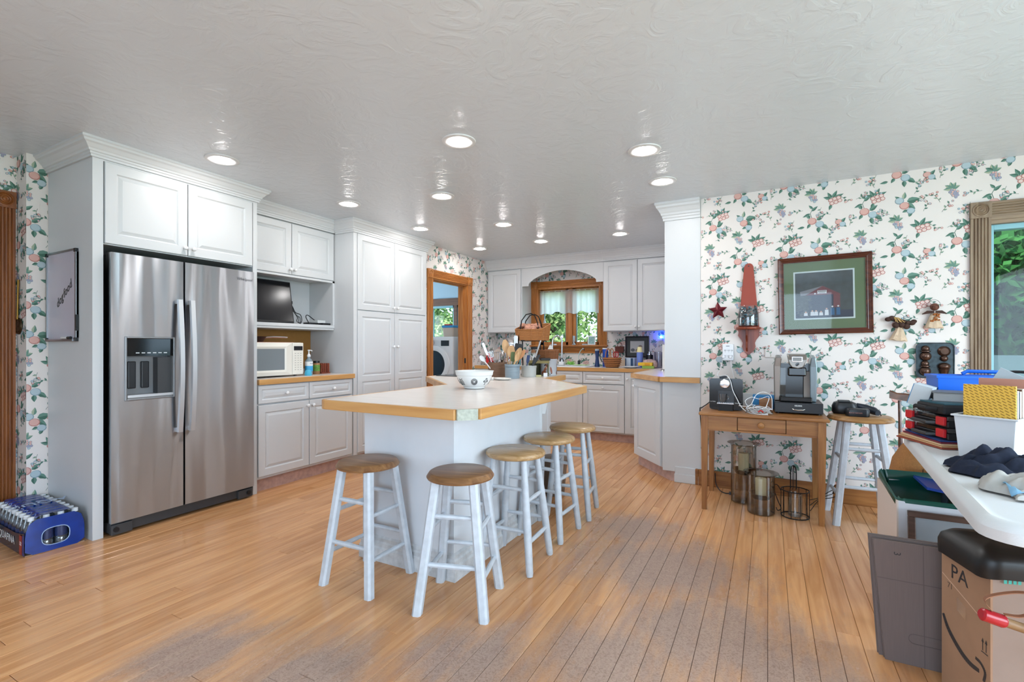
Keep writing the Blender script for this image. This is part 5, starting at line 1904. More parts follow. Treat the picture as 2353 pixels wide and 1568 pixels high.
mb.slab([(-.078, 1.33), (.078, 1.33), (.036, 1.80), (.034, 1.83), (.024, 1.85), (.010, 1.858), (-.010, 1.858), (-.024, 1.85), (-.034, 1.83), (-.036, 1.80)], (-.139, 4.369, 0), (1, 0, 0), (0, 0, 1), 0, .018)
mb.build('upper_board', M_RUST, t, bevel=.004)
MB().cyl((-.139, 4.352, 1.835), (-.139, 4.348, 1.835), .005, n=10).build('hole', M_BLACK, t)
mb = MB()
mb.lathe([(.088, 0), (.092, .006), (.092, .014), (.088, .018)], (-.139, 4.28, 1.318), 24, 0, (0, 0, 1), True, True, 1., .95)
mb.build('shelf', M_RUSTD, t, smooth=True)
mb = MB()
mb.slab([(0, 1.318), (.07, 1.318), (.062, 1.27), (.03, 1.22), (.02, 1.17), (0, 1.14)], (-.139 - .007, 4.353, 0), (0, -1, 0), (0, 0, 1), 0, .014)
mb.build('bracket', M_RUSTD, t, bevel=.002)
JS = V3(-.139, 4.275, 1.337)
t = thing('bead_jar', 'glass jar of dark blue beads standing on the rust red sconce', 'jar', JS)
MB().lathe([(.062, 0), (.072, .01), (.076, .06), (.074, .11), (.062, .155), (.058, .17), (.0565, .17), (.06, .15), (.071, .11), (.073, .06), (.068, .012), (0, .01)], JS, 28, 0, (0, 0, 1), True, False).build('glass', M_CLEAR, t, smooth=True)
R_ = random.Random(9)
mb = MB()
for i in range(330):
    a = R_.uniform(0, 6.28)
    z = R_.uniform(.016, .155)
    rr = (.066 if z < .11 else .066 - (z - .11) * .22) * math.sqrt(R_.uniform(.55, 1))
    mb.sphere(JS + V3(rr * math.cos(a), rr * math.sin(a), z), .0075, 6, 4, R_.choice((0, 0, 1, 2)))
mb.build('beads', [mat('bead_navy', '#26323f', .1), mat('bead_teal', '#3f7f92', .1), mat('bead_silver', '#8f9aa6', .15, .5)], t, smooth=True, kind='stuff')

# framed covered-bridge photo
t = thing('framed_photo', 'large mahogany framed covered-bridge photograph with green mat', 'picture', (.373, 4.36, 1.28))
FU = V3(math.cos(math.radians(.9)), 0, math.sin(math.radians(.9)))
FV = V3(-FU.z, 0, FU.x)
FO = V3(.374, 4.369, 1.578)
M_MAH = wood('mahogany_frame', '#34160e', '#6a3420', .25, 0, .8)


def fr_ring(mb, w, h, prof):
    """picture-frame moulding: prof = (inset from outer edge, height)"""
    rs = []
    for ins, k in prof:
        a, b = w / 2 - ins, h / 2 - ins
        rs.append([FO + FU * x + FV * z + V3(0, -k, 0) for x, z in ((-a, -b), (a, -b), (a, b), (-a, b))])
    mb.rings(rs, 0, False, False)


mb = MB()
fr_ring(mb, .606, .598, [(0, 0), (0, .026), (.006, .03), (.014, .026), (.020, .024), (.026, .020), (.032, .021), (.036, .016), (.040, .016), (.040, .006)])
mb.build('frame', M_MAH, t)
mb = MB()


def flat(mb, x0, x1, z0, z1, k, m=0):
    mb.add([FO + FU * a + FV * b + V3(0, -k, 0) for a, b in ((x0, z0), (x1, z0), (x1, z1), (x0, z1))], [(0, 1, 2, 3)], m)


def flatpoly(mb, pts, k, m=0):
    mb.add([FO + FU * a + FV * b + V3(0, -k, 0) for a, b in pts], [tuple(range(len(pts)))], m)


flat(mb, -.264, .264, -.260, .260, .007)
mb.build('mat_board', mat('green_mat', '#667a58', .8), t)
mb = MB()
flat(mb, -.197, .197, -.187, .187, .0085)
mb.build('inner_border', mat('pale_blue_border', '#cfdcdc', .7), t)
mb = MB()
flat(mb, -.186, .186, -.176, .176, .0095, 0)
PM = [mat('photo_dusk', '#343f42', .4, var=.35, scale=26), mat('photo_roof', '#7d7f86', .5), mat('photo_barn', '#6e3a42', .5), mat('photo_dark', '#1a2a42', .5), mat('photo_white', '#d4d6da', .6), mat('photo_blue', '#2c5f8a', .6), mat('photo_shrub', '#4f5a5c', .5, var=.5, scale=60), mat('photo_skin', '#c9a08c', .6)]
flatpoly(mb, [(-.186, -.176), (.186, -.176), (.186, -.12), (-.186, -.12)], .0097, 3)
flatpoly(mb, [(-.10, -.17), (.09, -.17), (.09, .012), (-.10, .012)], .0099, 3)
flatpoly(mb, [(-.155, .03), (-.005, .068), (-.12, .0), (-.15, .0)], .0100, 1)
flatpoly(mb, [(-.12, .0), (.11, .0), (-.005, .068)], .0102, 2)
flatpoly(mb, [(-.10, .0), (.10, .0), (.10, .006), (-.10, .006)], .0104, 2)
flatpoly(mb, [(.062, -.10), (.105, -.10), (.105, .0), (.062, .0)], .0101, 2)
flatpoly(mb, [(-.04, .009), (.02, .009), (.02, .034), (-.04, .034)], .0106, 4)
flatpoly(mb, [(-.06, .006), (-.05, .006), (-.05, .016), (-.06, .016)], .0106, 4)
R_ = random.Random(4)
for i in range(60):
    x, z = R_.uniform(-.18, -.09), R_.uniform(-.17, -.01)
    flatpoly(mb, [(x, z), (x + .018, z + .004), (x + .006, z + .012)], .0105 + i * 2e-6, 6)
for x, h, mm in ((-.118, .032, 4), (-.075, .042, 4), (-.05, .042, 4), (-.018, .032, 4), (.018, .058, 4), (.055, .075, 5), (.092, .078, 5)):
    flatpoly(mb, [(x - .013, -.158), (x + .013, -.158), (x + .011, -.158 + h * .72), (x - .011, -.158 + h * .72)], .0108, mm)
    flatpoly(mb, [(x + .0065 * math.cos(q * .785), -.158 + h * .86 + .0065 * math.sin(q * .785)) for q in range(8)], .0110, 7 if mm == 4 else 4)
    flatpoly(mb, [(x - .009, -.176), (x + .009, -.176), (x + .01, -.158), (x - .01, -.158)], .0107, 3)
ph = mb.build('photograph', PM, t)
mb = MB()
for k in range(7):
    flat(mb, -.035 + k * .0075, -.030 + k * .0075, .023, .030, .0108)
flat(mb, -.030, .010, .0125, .0155, .0108)
mb.build('sign_lettering', M_INK, ph, kind='stuff')
mb = MB()
flat(mb, -.266, .266, -.262, .262, .0135)
mb.build('glazing', glass('picture_glass', (.97, .97, .97), .035), t)

# corn-husk angels
M_HUSK = mat('corn_husk', '#d9bfa2', .85, var=.12, scale=40, bump=.5, bscale=90)
M_BRN = mat('dark_pod_brown', '#42291f', .8, var=.2, scale=50)


def angel(label, x, z, tilt, kind):
    t = thing('husk_angel', label, 'wall ornament', (x, 4.35, z - .1), group='corn-husk angels on the papered wall')
    R = Matrix.Rotation(math.radians(tilt), 3, 'Y')
    T = lambda a, b, k=0.: V3(x, 4.352 - k, z) + R @ V3(a, 0, b)
    mb = MB()
    rs = []
    for i, (w, h, k) in enumerate(((.016, .0, .012), (.026, -.03, .018), (.040, -.065, .022), (.054, -.10, .02))):
        rs.append([T(w * math.cos(q * pi / 7 * 1.0), h - .006 * math.sin(q * 2.2) * (i > 1), .002 + k * math.sin(q * pi / 7) * (1 + .25 * (q % 2))) for q in range(8)])
    mb.rings(rs, 0, True, True)
    mb.build('skirt', M_HUSK, t)
    mb = MB()
    if kind == 0:
        for a, b, s_ in ((-.075, .045, .02), (-.055, .055, .022), (-.03, .048, .02), (-.008, .042, .018), (.015, .036, .018), (.04, .030, .02), (.062, .03, .022), (.072, .042, .018)):
            mb.sphere(T(a, b, .012), s_, 9, 6, 0, .8)
        mb.build('wings', M_BRN, t, smooth=True)
        mb = MB()
        for a, b in ((-.028, .006), (.034, .002), (.004, .012)):
            mb.sphere(T(a, b, .02), .021, 10, 6)
        mb.build('head_pods', M_BRN, t, smooth=True)
        mb = MB()
        for k in range(5):
            mb.tube([T(-.045 + k * .006, .062, .03), T(-.03 + k * .012, .03 - .006 * (k % 2), .03)], .002, 4)
        mb.build('straw_bow', mat('straw', '#d9b26a', .8), t)
        mb = MB()
        mb.tube([T(-.04 + .055 * (1 - math.cos(q * pi / 8)) * .5, .06 + .03 * math.sin(q * pi / 8), .006) for q in range(9)], .0012, 4)
        mb.build('wire_hanger', M_IRON, t)
    else:
        mb.sphere(T(.0, .045, .02), .026, 12, 8)
        mb.build('head', mat('mottled_head', '#6a4030', .8, var=.6, scale=70), t, smooth=True)
        mb = MB()
        for sg in (-1, 1):
            mb.rings([[T(sg * .004, .018, .03), T(sg * .004, .002, .03), T(sg * .004, .002, .024), T(sg * .004, .018, .024)], [T(sg * .04, .020, .022), T(sg * .04, -.002, .022), T(sg * .04, -.002, .016), T(sg * .04, .020, .016)], [T(sg * .066, .0, .016), T(sg * .066, -.006, .016), T(sg * .066, -.006, .012), T(sg * .066, .0, .012)]])
        mb.build('wings', M_BRN, t)
        mb = MB()
        R2 = random.Random(2)
        for k in range(26):
            mb.sphere(T(R2.uniform(-.022, .026), R2.uniform(-.055, -.005), .026), .006, 6, 4)
        mb.build('dried_flowers', mat('dried_orange', '#a8622c', .8, var=.3, scale=80), t)
        mb = MB()
        mb.tube([T(.036 * math.cos(q * pi / 8 - .2), .055 + .042 * math.sin(q * pi / 8 - .2), .006) for q in range(10)], .0012, 4)
        mb.build('wire_halo', M_IRON, t)


angel('corn-husk angel with brown pod wings beside the framed photograph', .835, 1.325, 6, 0)
angel('corn-husk angel with round speckled head above the baking mould', 1.022, 1.412, 0, 1)

# baking mould
t = thing('baking_mould', 'dark metal cake mould with four bulging figures on the wall', 'baking mould', (1.03, 4.35, .96))
M_MLD = mat('aged_tin', '#3f4a50', .3, .7, var=.35, scale=35)
mb = MB()
mb.slab(rrect(.205, .245, .03, 5), (1.03, 4.368, 1.083), (1, 0, 0), (0, 0, 1), 0, .012)
mb.build('plate', M_MLD, t, bevel=.004)
MB().tube([V3(1.03 + a, 4.354, 1.083 + b) for a, b in rrect(.203, .243, .03, 5)], .004, 6, closed=True).build('rim', M_MLD, t, smooth=True)
M_CPR = mat('browned_tin', '#5a4338', .25, .7, var=.25, scale=25)
for x, z, kind in ((.978, 1.135, 0), (1.078, 1.13, 1), (.975, 1.03, 0), (1.078, 1.025, 2)):
    mb = MB()
    if kind == 0:
        mb.sphere((x, 4.352, z - .022), .034, 14, 8)
        mb.sphere((x, 4.352, z + .03), .024, 12, 8)
        mb.lathe([(.028, -.004), (.029, 0), (.028, .004)], (x, 4.35, z + .012), 14)
    elif kind == 1:
        mb.lathe([(.022, -.014), (.036, 0), (.022, .014)], (x, 4.352, z + .018), 14, 0, (0, -1, 0))
        mb.sphere((x, 4.352, z - .032), .023, 12, 7)
    else:
        mb.sphere((x, 4.352, z + .018), .036, 14, 8, 0, .75)
        mb.lathe([(.018, -.045), (.03, -.005), (.032, .0)], (x, 4.352, z), 12)
    mb.build('mould_cup', M_CPR, t, smooth=True)

# ================================================================ under the coffee table
def hurricane(label, c, r, h, zc, hcand):
    t = thing('hurricane_lantern', label, 'candle holder', c, group='hurricane lanterns under the oak table')
    c = V3(c)
    MB().lathe([(r * .93, .0), (r, .006), (r, h * .95), (r * 1.12, h * .985), (r * 1.3, h), (r * 1.29, h + .003), (r * 1.1, h * .99), (r * .975, h * .95), (r * .975, .01), (0, .01)], c, 36, 0, (0, 0, 1), True, False).build('glass', M_SMOKE, t, smooth=True)
    MB().lathe([(0, zc - .035), (r * .6, zc - .033), (r * .88, zc), (r * .97, zc + .004), (r * .88, zc + .006), (r * .6, zc - .02), (0, zc - .02)], c, 28, 0, (0, 0, 1), False, False).build('candle_cup', mat('bronze_cup', '#3a2c26', .5, .4), t, smooth=True)
    k = thing('pillar_candle', 'ivory pillar candle inside the ' + ('taller' if h > .3 else 'shorter') + ' smoky lantern', 'candle', c + V3(0, 0, zc - .018), group='ivory pillar candles')
    MB().lathe([(.036, zc - .018), (.037, zc + hcand - .004), (.034, zc + hcand), (.02, zc + hcand - .004), (0, zc + hcand - .004)], c, 24, 0, (0, 0, 1), True, False).build('wax', mat('ivory_wax', '#e2d9b4', .5), k, smooth=True)
    MB().tube([c + V3(0, 0, zc + hcand - .004), c + V3(.001, 0, zc + hcand + .012)], .0012, 5).build('wick', M_BLACK, k)


hurricane('taller smoky glass hurricane lantern under the oak table', (-.165, 4.06, 0), .088, .445, .245, .125)
hurricane('shorter smoky glass hurricane lantern at the front under the oak table', (-.045, 3.845, 0), .088, .285, .135, .11)
t = thing('wire_candle_bucket', 'round black wire planter with tall loop and glass tube', 'planter', (.165, 3.86, 0))
c = V3(.165, 3.865, 0)
mb = MB()
for z in (.006, .185):
    mb.tube([c + V3(.085 * math.cos(q * pi / 12), .085 * math.sin(q * pi / 12), z) for q in range(24)], .0035, 6, closed=True)
for k in range(10):
    a = 2 * pi * k / 10
    mb.tube([c + V3(.085 * math.cos(a), .085 * math.sin(a), .006), c + V3(.085 * math.cos(a), .085 * math.sin(a), .185)], .0022, 5)
mb.build('cage', M_IRON, t, smooth=True)
for k in range(3):
    D = V3(math.cos(k * pi / 3 + .3), math.sin(k * pi / 3 + .3), 0)
    MB().tube([c + D * .02 + V3(-.01, 0, .19)] + [c + V3(-.01, 0, .30) + D * (.02 * math.cos(q * pi / 8)) + V3(0, 0, .055 * math.sin(q * pi / 8)) for q in range(9)] + [c - D * .02 + V3(-.01, 0, .19)], .0022, 5).build('finial_loop', M_IRON, t, smooth=True)
MB().lathe([(.042, .008), (.044, .012), (.044, .165), (.0425, .165), (.042, .012), (0, .012)], c, 22, 0, (0, 0, 1), True, False).build('glass_tube', M_CLEAR, t, smooth=True)
mb = MB()
mb.tube(bez([c + V3(-.085, 0, .17), c + V3(-.11, .01, .205), c + V3(-.135, .01, .19), c + V3(-.12, .0, .14), c + V3(-.10, -.02, .09), c + V3(-.085, -.02, .05), c + V3(-.105, -.03, .035), c + V3(-.115, -.03, .055)]), .003, 5)
mb.build('scroll_handle', M_IRON, t, smooth=True)
t = thing('wire_trellis', 'black wire scroll trellis lying on its side by the table leg', 'wire ornament', (.27, 3.95, 0))
for k in range(3):
    MB().tube(bez([(.262, 3.98 + .03 * k, .02 + .03 * k), (.32, 4.0 + .03 * k, .10), (.40, 4.0 + .02 * k, .13 + .02 * k), (.435, 4.01, .17), (.41, 4.02, .21 - .02 * k), (.40, 4.03, .15)]), .0025, 5).build('wire', M_IRON, t, smooth=True)
o = MB().tube(bez([(-.385, 4.27, .14), (-.375, 4.24, .06), (-.34, 4.2, .02), (-.30, 4.19, .008), (-.27, 4.2, .008)]), .004, 6)
o.box(-.275, -.235, 4.185, 4.215, .001, .02)
o = o.build('loose_plug_cord', M_BLACK, smooth=False)
tag(o, 'black plug and cord lying on the floor under the oak table', 'cord')

# drill parts on the tall stool
ZS = .716
t = thing('drill_case', 'black rounded charger case on the tall stool', 'tool', (.48, 4.0, ZS))
mb = MB()
mb.rings([[V3(.47, 4.04, ZS) + V3(x * f, y * f, z) for x, y in rrect(.15, .11, .04, 4)] for f, z in ((.9, 0), (1, .012), (1, .05), (.85, .075), (.55, .085))])
mb.build('body', M_BLACK, t, smooth=True)
MB().box(.43, .50, 4.0, 4.06, ZS + .08, ZS + .092).build('battery_clip', M_DGREY, t, bevel=.004)
t = thing('drill_battery', 'black cordless drill battery with white lettering at the stool front', 'battery', (.55, 3.9, ZS))
mb = MB()
mb.rings([[V3(.525, 3.915, ZS) + V3(x * f, y * f, z) for x, y in rrect(.135, .075, .025, 4)] for f, z in ((.95, 0), (1, .008), (1, .038), (.9, .05))])
mb.build('body', M_BLACK, t, smooth=True)
text('BLACK+DECKER', .010, (.512, 3.8765, ZS + .024), (1, 0, 0), (0, 0, 1), mat('faded_orange', '#b0746a', .6), t, ex=.0004)
t = thing('drill_grip', 'navy tool grip lying behind the drill battery', 'tool', (.60, 4.02, ZS))
MB().tube([(.54, 4.06, ZS + .05), (.59, 4.04, ZS + .042), (.63, 4.0, ZS + .03), (.645, 3.96, ZS + .022)], [.024, .026, .026, .018], 10).build('grip', mat('dark_navy', '#1a2433', .4), t, smooth=True)
o = MB().tube(bez([(.66, 4.0, ZS + .02), (.69, 4.06, .66), (.70, 4.2, .45), (.72, 4.3, .3), (.78, 4.33, .12)]), .003, 5).build('charger_cord', M_BLACK, smooth=True)
tag(o, 'thin black charger cord hanging behind the tall stool', 'cord')

# ================================================================ folding table group
FR = V3(.9963, -.0863, 0)
FF = V3(.0863, .9963, 0)
FT0 = V3(.475, 1.61, 0)


def TP(u, v, z=0.):
    return FT0 + FR * u + FF * v + V3(0, 0, z)


M_FT = mat('white_moulded_plastic', '#dfe1e3', .5, bump=.12, bscale=260)
t = thing('folding_table', 'white plastic folding table heaped with boxes and clothes', 'table', TP(.38, .75))
ou = [(x + .38, y + .76) for x, y in rrect(.76, 1.52, .085, 6)]
mb = MB()
rs = []
for ins, z in ((.012, .690), (.0, .694), (.0, .722), (.004, .728), (.012, .736), (.03, .741), (.034, .739), (.05, .739)):
    f = [(.38 + (x - .38) * (1 - 2 * ins / .76), .76 + (y - .76) * (1 - 2 * ins / 1.52)) for x, y in ou]
    rs.append([TP(x, y, z) for x, y in f])
mb.rings(rs)
mb.build('top', M_FT, t, smooth=True)
M_GLEG = mat('grey_blue_steel', '#4a5560', .4, .6)
for u in (.14, .66):
    for v in (.17, 1.34):
        mb = MB()
        mb.tube([TP(u, v, .69), TP(u, v + (.03 if v > .7 else -.03), 0)], .014, 10)
        mb.build('leg', M_GLEG, t, smooth=True)
for v in (.155, 1.355):
    mb = MB()
    mb.tube([TP(.14, v, .30), TP(.66, v, .30)], .010, 8)
    mb.build('leg_brace', M_GLEG, t, smooth=True)
ZF = .7415


def rbox(mb, c, w, d, h, ang, m=0, tilt=None):
    R = Matrix.Rotation(math.radians(ang), 3, 'Z')
    if tilt:
        R = R @ tilt
    return mb.obox(V3(c) + R @ V3(0, 0, h / 2), (w, d, h), R, m)


# folders
cols = [('rust_folder', '#9c4a34', 'rust brown'), ('tan_folder', '#d8a878', 'tan'), ('buff_folder', '#e3c096', 'buff'), ('maroon_folder', '#7a2436', 'maroon'), ('blue_folder', '#25407c', 'blue')]
for k, (n, c_, w_) in enumerate(cols):
    t = thing('file_folder', w_ + ' paper folder in the pile under the red-latched organizers', 'folder', (.70, 2.845, ZF + .007 * k), group='folders under the organizers')
    rbox(MB(), (.700 + .003 * k, 2.845 + .003 * k, ZF + .0072 * k), .205 - .006 * k, .30, .006, 20 - 2 * k).build('covers', mat(n, c_, .8), t)
    rbox(MB(), (.702 + .003 * k, 2.847 + .003 * k, ZF + .0072 * k + .0015), .197 - .006 * k, .292, .003, 20 - 2 * k).build('sheets', mat('sheet_edge', '#c9ad92', .9), t)
# organizers
ZO = ZF + .037
M_CLR2 = glass('organizer_clear', (.75, .78, .8), .12, .05, .25, (.03, .03, .035))
for k, lab in enumerate(('lower black tool organizer with red latches', 'upper black tool organizer with red latches')):
    z = ZO + k * .052
    t = thing('tool_organizer', lab, 'organizer', (.70, 2.85, z), group='stacked tool organizers')
    OC = V3(.700, 2.854, z)
    ang = 16.
    R = Matrix.Rotation(math.radians(ang), 3, 'Z')
    rbox(MB(), OC, .13, .30, .028, ang).build('tray', M_BLACK, t, bevel=.004)
    rbox(MB(), OC + V3(0, 0, .0285), .126, .296, .021, ang).build('lid', M_CLR2, t, bevel=.004)
    for v in (-.115, .11):
        mb = MB()
        rbox(mb, OC + R @ V3(-.070, v, .008), .014, .052, .036, ang)
        mb.build('latch', mat('latch_red', '#d3242c', .4), t, bevel=.003)
    mb = MB()
    mb.tube([OC + R @ V3(-.064, -.065, .012), OC + R @ V3(-.090, -.055, .012), OC + R @ V3(-.090, .05, .012), OC + R @ V3(-.064, .06, .012)], .008, 8)
    mb.build('handle', M_DGREY, t, smooth=True)
    mb = MB()
    for i in range(1, 4):
        rbox(mb, OC + R @ V3(0, -.15 + i * .075, .022), .12, .003, .022, ang)
    mb.build('divider', M_DGREY, t)
ZC = ZO + .106
t = thing('tool_case', 'black hard tool case lying on the organizers', 'case', (.71, 2.83, ZC))
rbox(MB(), (.712, 2.815, ZC), .15, .19, .042, 16).build('shell', M_BLACKM, t, bevel=.010)
R = Matrix.Rotation(math.radians(16), 3, 'Z')
mb = MB()
mb.tube([V3(.712, 2.815, ZC + .02) + R @ V3(-.074, -.05, 0), V3(.712, 2.815, ZC + .024) + R @ V3(-.105, -.04, 0), V3(.712, 2.815, ZC + .024) + R @ V3(-.105, .04, 0), V3(.712, 2.815, ZC + .02) + R @ V3(-.074, .05, 0)], .010, 8)
mb.build('handle', M_BLACKM, t, smooth=True)
rbox(MB(), (.712, 2.815, ZC + .0425), .13, .17, .006, 16).build('lid_panel', mat('teal_label', '#2a5a68', .5), t)
ZB2 = ZC + .049
t = thing('hardback_book', 'grey hardback book on the black tool case', 'book', (.77, 2.87, ZB2))
rbox(MB(), (.765, 2.87, ZB2), .19, .17, .004, -12).build('cover', mat('book_grey', '#6d7073', .6), t)
rbox(MB(), (.767, 2.87, ZB2 + .004), .184, .164, .034, -12).build('pages', mat('book_pages', '#a9aaab', .8), t)
rbox(MB(), (.765, 2.87, ZB2 + .038), .19, .17, .004, -12).build('cover', mat('book_grey', '#6d7073', .6), t)
t = thing('blue_white_carton', 'blue and white cereal-type carton leaning beside the grey book', 'carton', (.655, 2.965, ZC))
R = Matrix.Rotation(math.radians(-24), 3, 'Z') @ Matrix.Rotation(math.radians(16), 3, 'Y')
CC = V3(.655, 2.965, ZC + .062)
MB().obox(CC, (.07, .10, .10), R).build('box', mat('carton_white', '#d5dde2', .6), t)
MB().obox(CC + R @ V3(-.0365, 0, 0), (.003, .098, .099), R).build('printed_panel', mat('carton_blue', '#2f86b8', .5), t)
# blue file tote
M_BLUE = mat('bright_blue_plastic', '#1667d8', .35)
t = thing('blue_file_tote', 'bright blue plastic file tote with carry handle', 'tote', (.86, 3.05, ZF))
mb = MB()
bw = [[(-.14, -.07), (.14, -.07), (.14, .07), (-.14, .07)], [(-.155, -.085), (.155, -.085), (.155, .085), (-.155, .085)]]
R = Matrix.Rotation(math.radians(2), 3, 'Z')
BT = V3(.865, 3.06, ZF)
mb.rings([[BT + R @ V3(x, y, 0) for x, y in bw[0]], [BT + R @ V3(x, y, .29) for x, y in bw[1]], [BT + R @ V3(x * 1.04, y * 1.06, .29) for x, y in bw[1]], [BT + R @ V3(x * 1.04, y * 1.06, .302) for x, y in bw[1]], [BT + R @ V3(x * .96, y * .94, .302) for x, y in bw[1]], [BT + R @ V3(x * .97, y * .94, .01) for x, y in bw[0]]])
mb.build('tub', M_BLUE, t)
mb = MB()
mb.tube([BT + R @ V3(-.02, .07, .305), BT + R @ V3(.0, .07, .318), BT + R @ V3(.11, .07, .316), BT + R @ V3(.14, .07, .303)], .009, 8)
mb.build('handle', M_BLUE, t, smooth=True)
# white bin with folders and books
BA = math.radians(-35)
RB = Matrix.Rotation(BA, 3, 'Z')
BO = V3(.668, 2.515, ZF)


def BP(u, v, z):
    return BO + RB @ V3(u, v, z)


t = thing('white_storage_bin', 'white flared plastic bin holding books on the folding table', 'bin', BP(.08, .17, 0))
fl = .012


def bring(e, z):
    return [BP(-e, -e, z), BP(.155 + e, -e, z), BP(.155 + e, .36 + e, z), BP(-e, .36 + e, z)]


mb = MB()
mb.rings([bring(0, 0), bring(fl, .165), bring(fl + .008, .165), bring(fl + .008, .172), bring(fl - .003, .172), bring(-.003, .004)])
mb.build('tub', mat('bin_white', '#dcdde0', .4), t, bevel=.002)
mb = MB()
for q in range(1):
    mb.slab(rrect(.05, .022, .010, 4), BP(.155 + fl, .13, .12), RB @ V3(0, 1, 0), (0, 0, 1), .0, .003)
mb.build('handle_slot', M_DGREY, t)


def pat_yellow():
    m = bpy.data.materials.new('yellow_dash_paper')
    m.use_nodes = True
    nt = m.node_tree
    b = nt.nodes['Principled BSDF']
    b.inputs['Roughness'].default_value = .7
    tc = nt.nodes.new('ShaderNodeTexCoord')
    mp = nt.nodes.new('ShaderNodeMapping')
    mp.inputs['Rotation'].default_value = (0, math.radians(-35), 0)
    nt.links.new(tc.outputs['Object'], mp.inputs[0])
    br = nt.nodes.new('ShaderNodeTexBrick')
    sw = nt.nodes.new('ShaderNodeSeparateXYZ')
    cb = nt.nodes.new('ShaderNodeCombineXYZ')
    nt.links.new(mp.outputs[0], sw.inputs[0])
    nt.links.new(sw.outputs[0], cb.inputs[0])
    nt.links.new(sw.outputs[2], cb.inputs[1])
    nt.links.new(cb.outputs[0], br.inputs['Vector'])
    br.inputs['Scale'].default_value = 30
    br.inputs['Mortar Size'].default_value = .085
    br.inputs['Mortar Smooth'].default_value = 0
    br.inputs['Color1'].default_value = br.inputs['Color2'].default_value = lin('#9a6a20')
    br.inputs['Mortar'].default_value = lin('#efbf4e')
    nt.links.new(br.outputs[0], b.inputs['Base Color'])
    return m


def bin_item(name, label, cat, v, th, h, m, w=.14, parts=None, u0=.008):
    t = thing(name, label, cat, BP(.08, v, .006), group='books and folders in the white bin')
    mb = MB()
    mb.obox(BP(u0 + w / 2, v, .006 + h / 2), (w, th, h), RB)
    mb.build('body', m, t)
    if parts:
        mb = MB()
        mb.obox(BP(u0 + w / 2 + .004, v, .006 + h / 2 + .002), (w - .006, th * .7, h), RB)
        mb.build('pages', mat('page_block', '#d9cfc0', .8), t)
    return t


bin_item('patterned_folder', 'yellow folder patterned with brown dashes at the front of the white bin', 'folder', .020, .010, .285, pat_yellow(), .15)
bin_item('paperback_book', 'dark teal spined book behind the yellow folder', 'book', .040, .018, .265, mat('teal_cover', '#1f4650', .6), .148, 1)
bin_item('paperback_book', 'navy patterned spined book in the white bin', 'book', .064, .020, .262, mat('navy_cover', '#2a4a66', .6, var=.4, scale=80), .148, 1)
bin_item('paperback_book', 'brown book in the middle of the white bin', 'book', .10, .03, .27, mat('brown_cover', '#6a4a3a', .6), .145, 1)
bin_item('paper_file', 'salmon paper file sticking up at the back of the white bin', 'folder', .16, .02, .305, mat('salmon_file', '#c98f7c', .8), .15)
bin_item('paper_file', 'rust paper file leaning behind the salmon one', 'folder', .20, .02, .30, mat('rust_file', '#8a4a3c', .8), .15)
t = thing('white_envelope', 'pale envelope poking up behind the yellow folder', 'envelope', BP(.03, .25, .006))
R = RB @ Matrix.Rotation(math.radians(28), 3, 'Y')
MB().obox(BP(.05, .26, .20), (.16, .004, .26), R).build('sheet', mat('envelope_blue_white', '#c5d3da', .8), t)
o = MB().tube(bez([BP(.10, .30, .29), BP(.05, .30, .33), BP(.12, .28, .335), BP(.17, .3, .33), BP(.2, .32, .31)]), .006, 6).build('black_strap', M_BLACKM, smooth=True)
tag(o, 'thin black strap lying over the files in the white bin', 'strap')


# clothes
def cloth(name, label, outline_c, w, d, h, ang, m, seed, edge=None):
    R_ = random.Random(seed)
    ph = [R_.uniform(0, 6.28) for _ in range(8)]
    R = Matrix.Rotation(math.radians(ang), 3, 'Z')
    n1, n2 = 60, 44
    P, Q = [], []
    for i in range(n1 + 1):
        row, rowb = [], []
        for j in range(n2 + 1):
            a, b = i / n1 * 2 - 1, j / n2 * 2 - 1
            rr = (1 + .10 * math.sin(3 * b * 2 + ph[0]) + .07 * math.sin(5 * a + ph[1]))
            x, y = a * w / 2 * (1 + .10 * math.sin(4 * b + ph[2])), b * d / 2 * (1 + .12 * math.sin(3.5 * a + ph[3]))
            e = max(0, 1 - max(abs(a), abs(b)) ** 3.0)
            f = .55 + .22 * math.sin(7 * a + 3.1 * b + ph[4]) + .16 * math.sin(9 * b - 5 * a + ph[5]) + .10 * math.sin(17 * a + 9 * b + ph[6]) + .16 * abs(math.sin(6 * a - 8 * b + ph[7])) + .09 * abs(math.sin(13 * a + 11 * b + ph[0])) - .12 * abs(math.sin(4 * a + 9 * b + ph[1]))
            row.append(V3(outline_c) + R @ V3(x, y, .004 + h * e ** .55 * f))
            rowb.append(V3(outline_c) + R @ V3(x, y, .0005))
        P.append(row)
        Q.append(rowb)
    mb = MB()
    mb.grid(P)
    mb.grid([r[::-1] for r in Q])
    o = mb.build(name, m, smooth=True)
    return tag(o, label, 'clothing')


cloth('navy_garment', 'crumpled dark navy garment on the folding table', (.775, 2.255, ZF), .40, .17, .085, 8, mat('navy_knit', '#1c2336', .95, var=.2, scale=60), 3)
cloth('grey_garment', 'crumpled light grey shirt at the near table corner', (.76, 2.0, ZF), .34, .17, .075, 14, mat('grey_jersey', '#b9b6b0', .95, var=.06, scale=40), 8)
t = thing('pale_blue_wipe', 'pale blue folded cloth tucked in the light grey shirt', 'cloth', (.66, 1.925, ZF))
mb = MB()
P = [[V3(.62, 1.90, ZF) + V3(.10 * i / 8, .06 * j / 5 - .02 * i / 8, .006 + .018 * math.sin(i * .9 + j * .5) ** 2 + .004 * j) for j in range(6)] for i in range(9)]
mb.grid(P)
mb.build('cloth', mat('sky_blue_cloth', '#8fc0e0', .8), t, smooth=True, solid=.003)

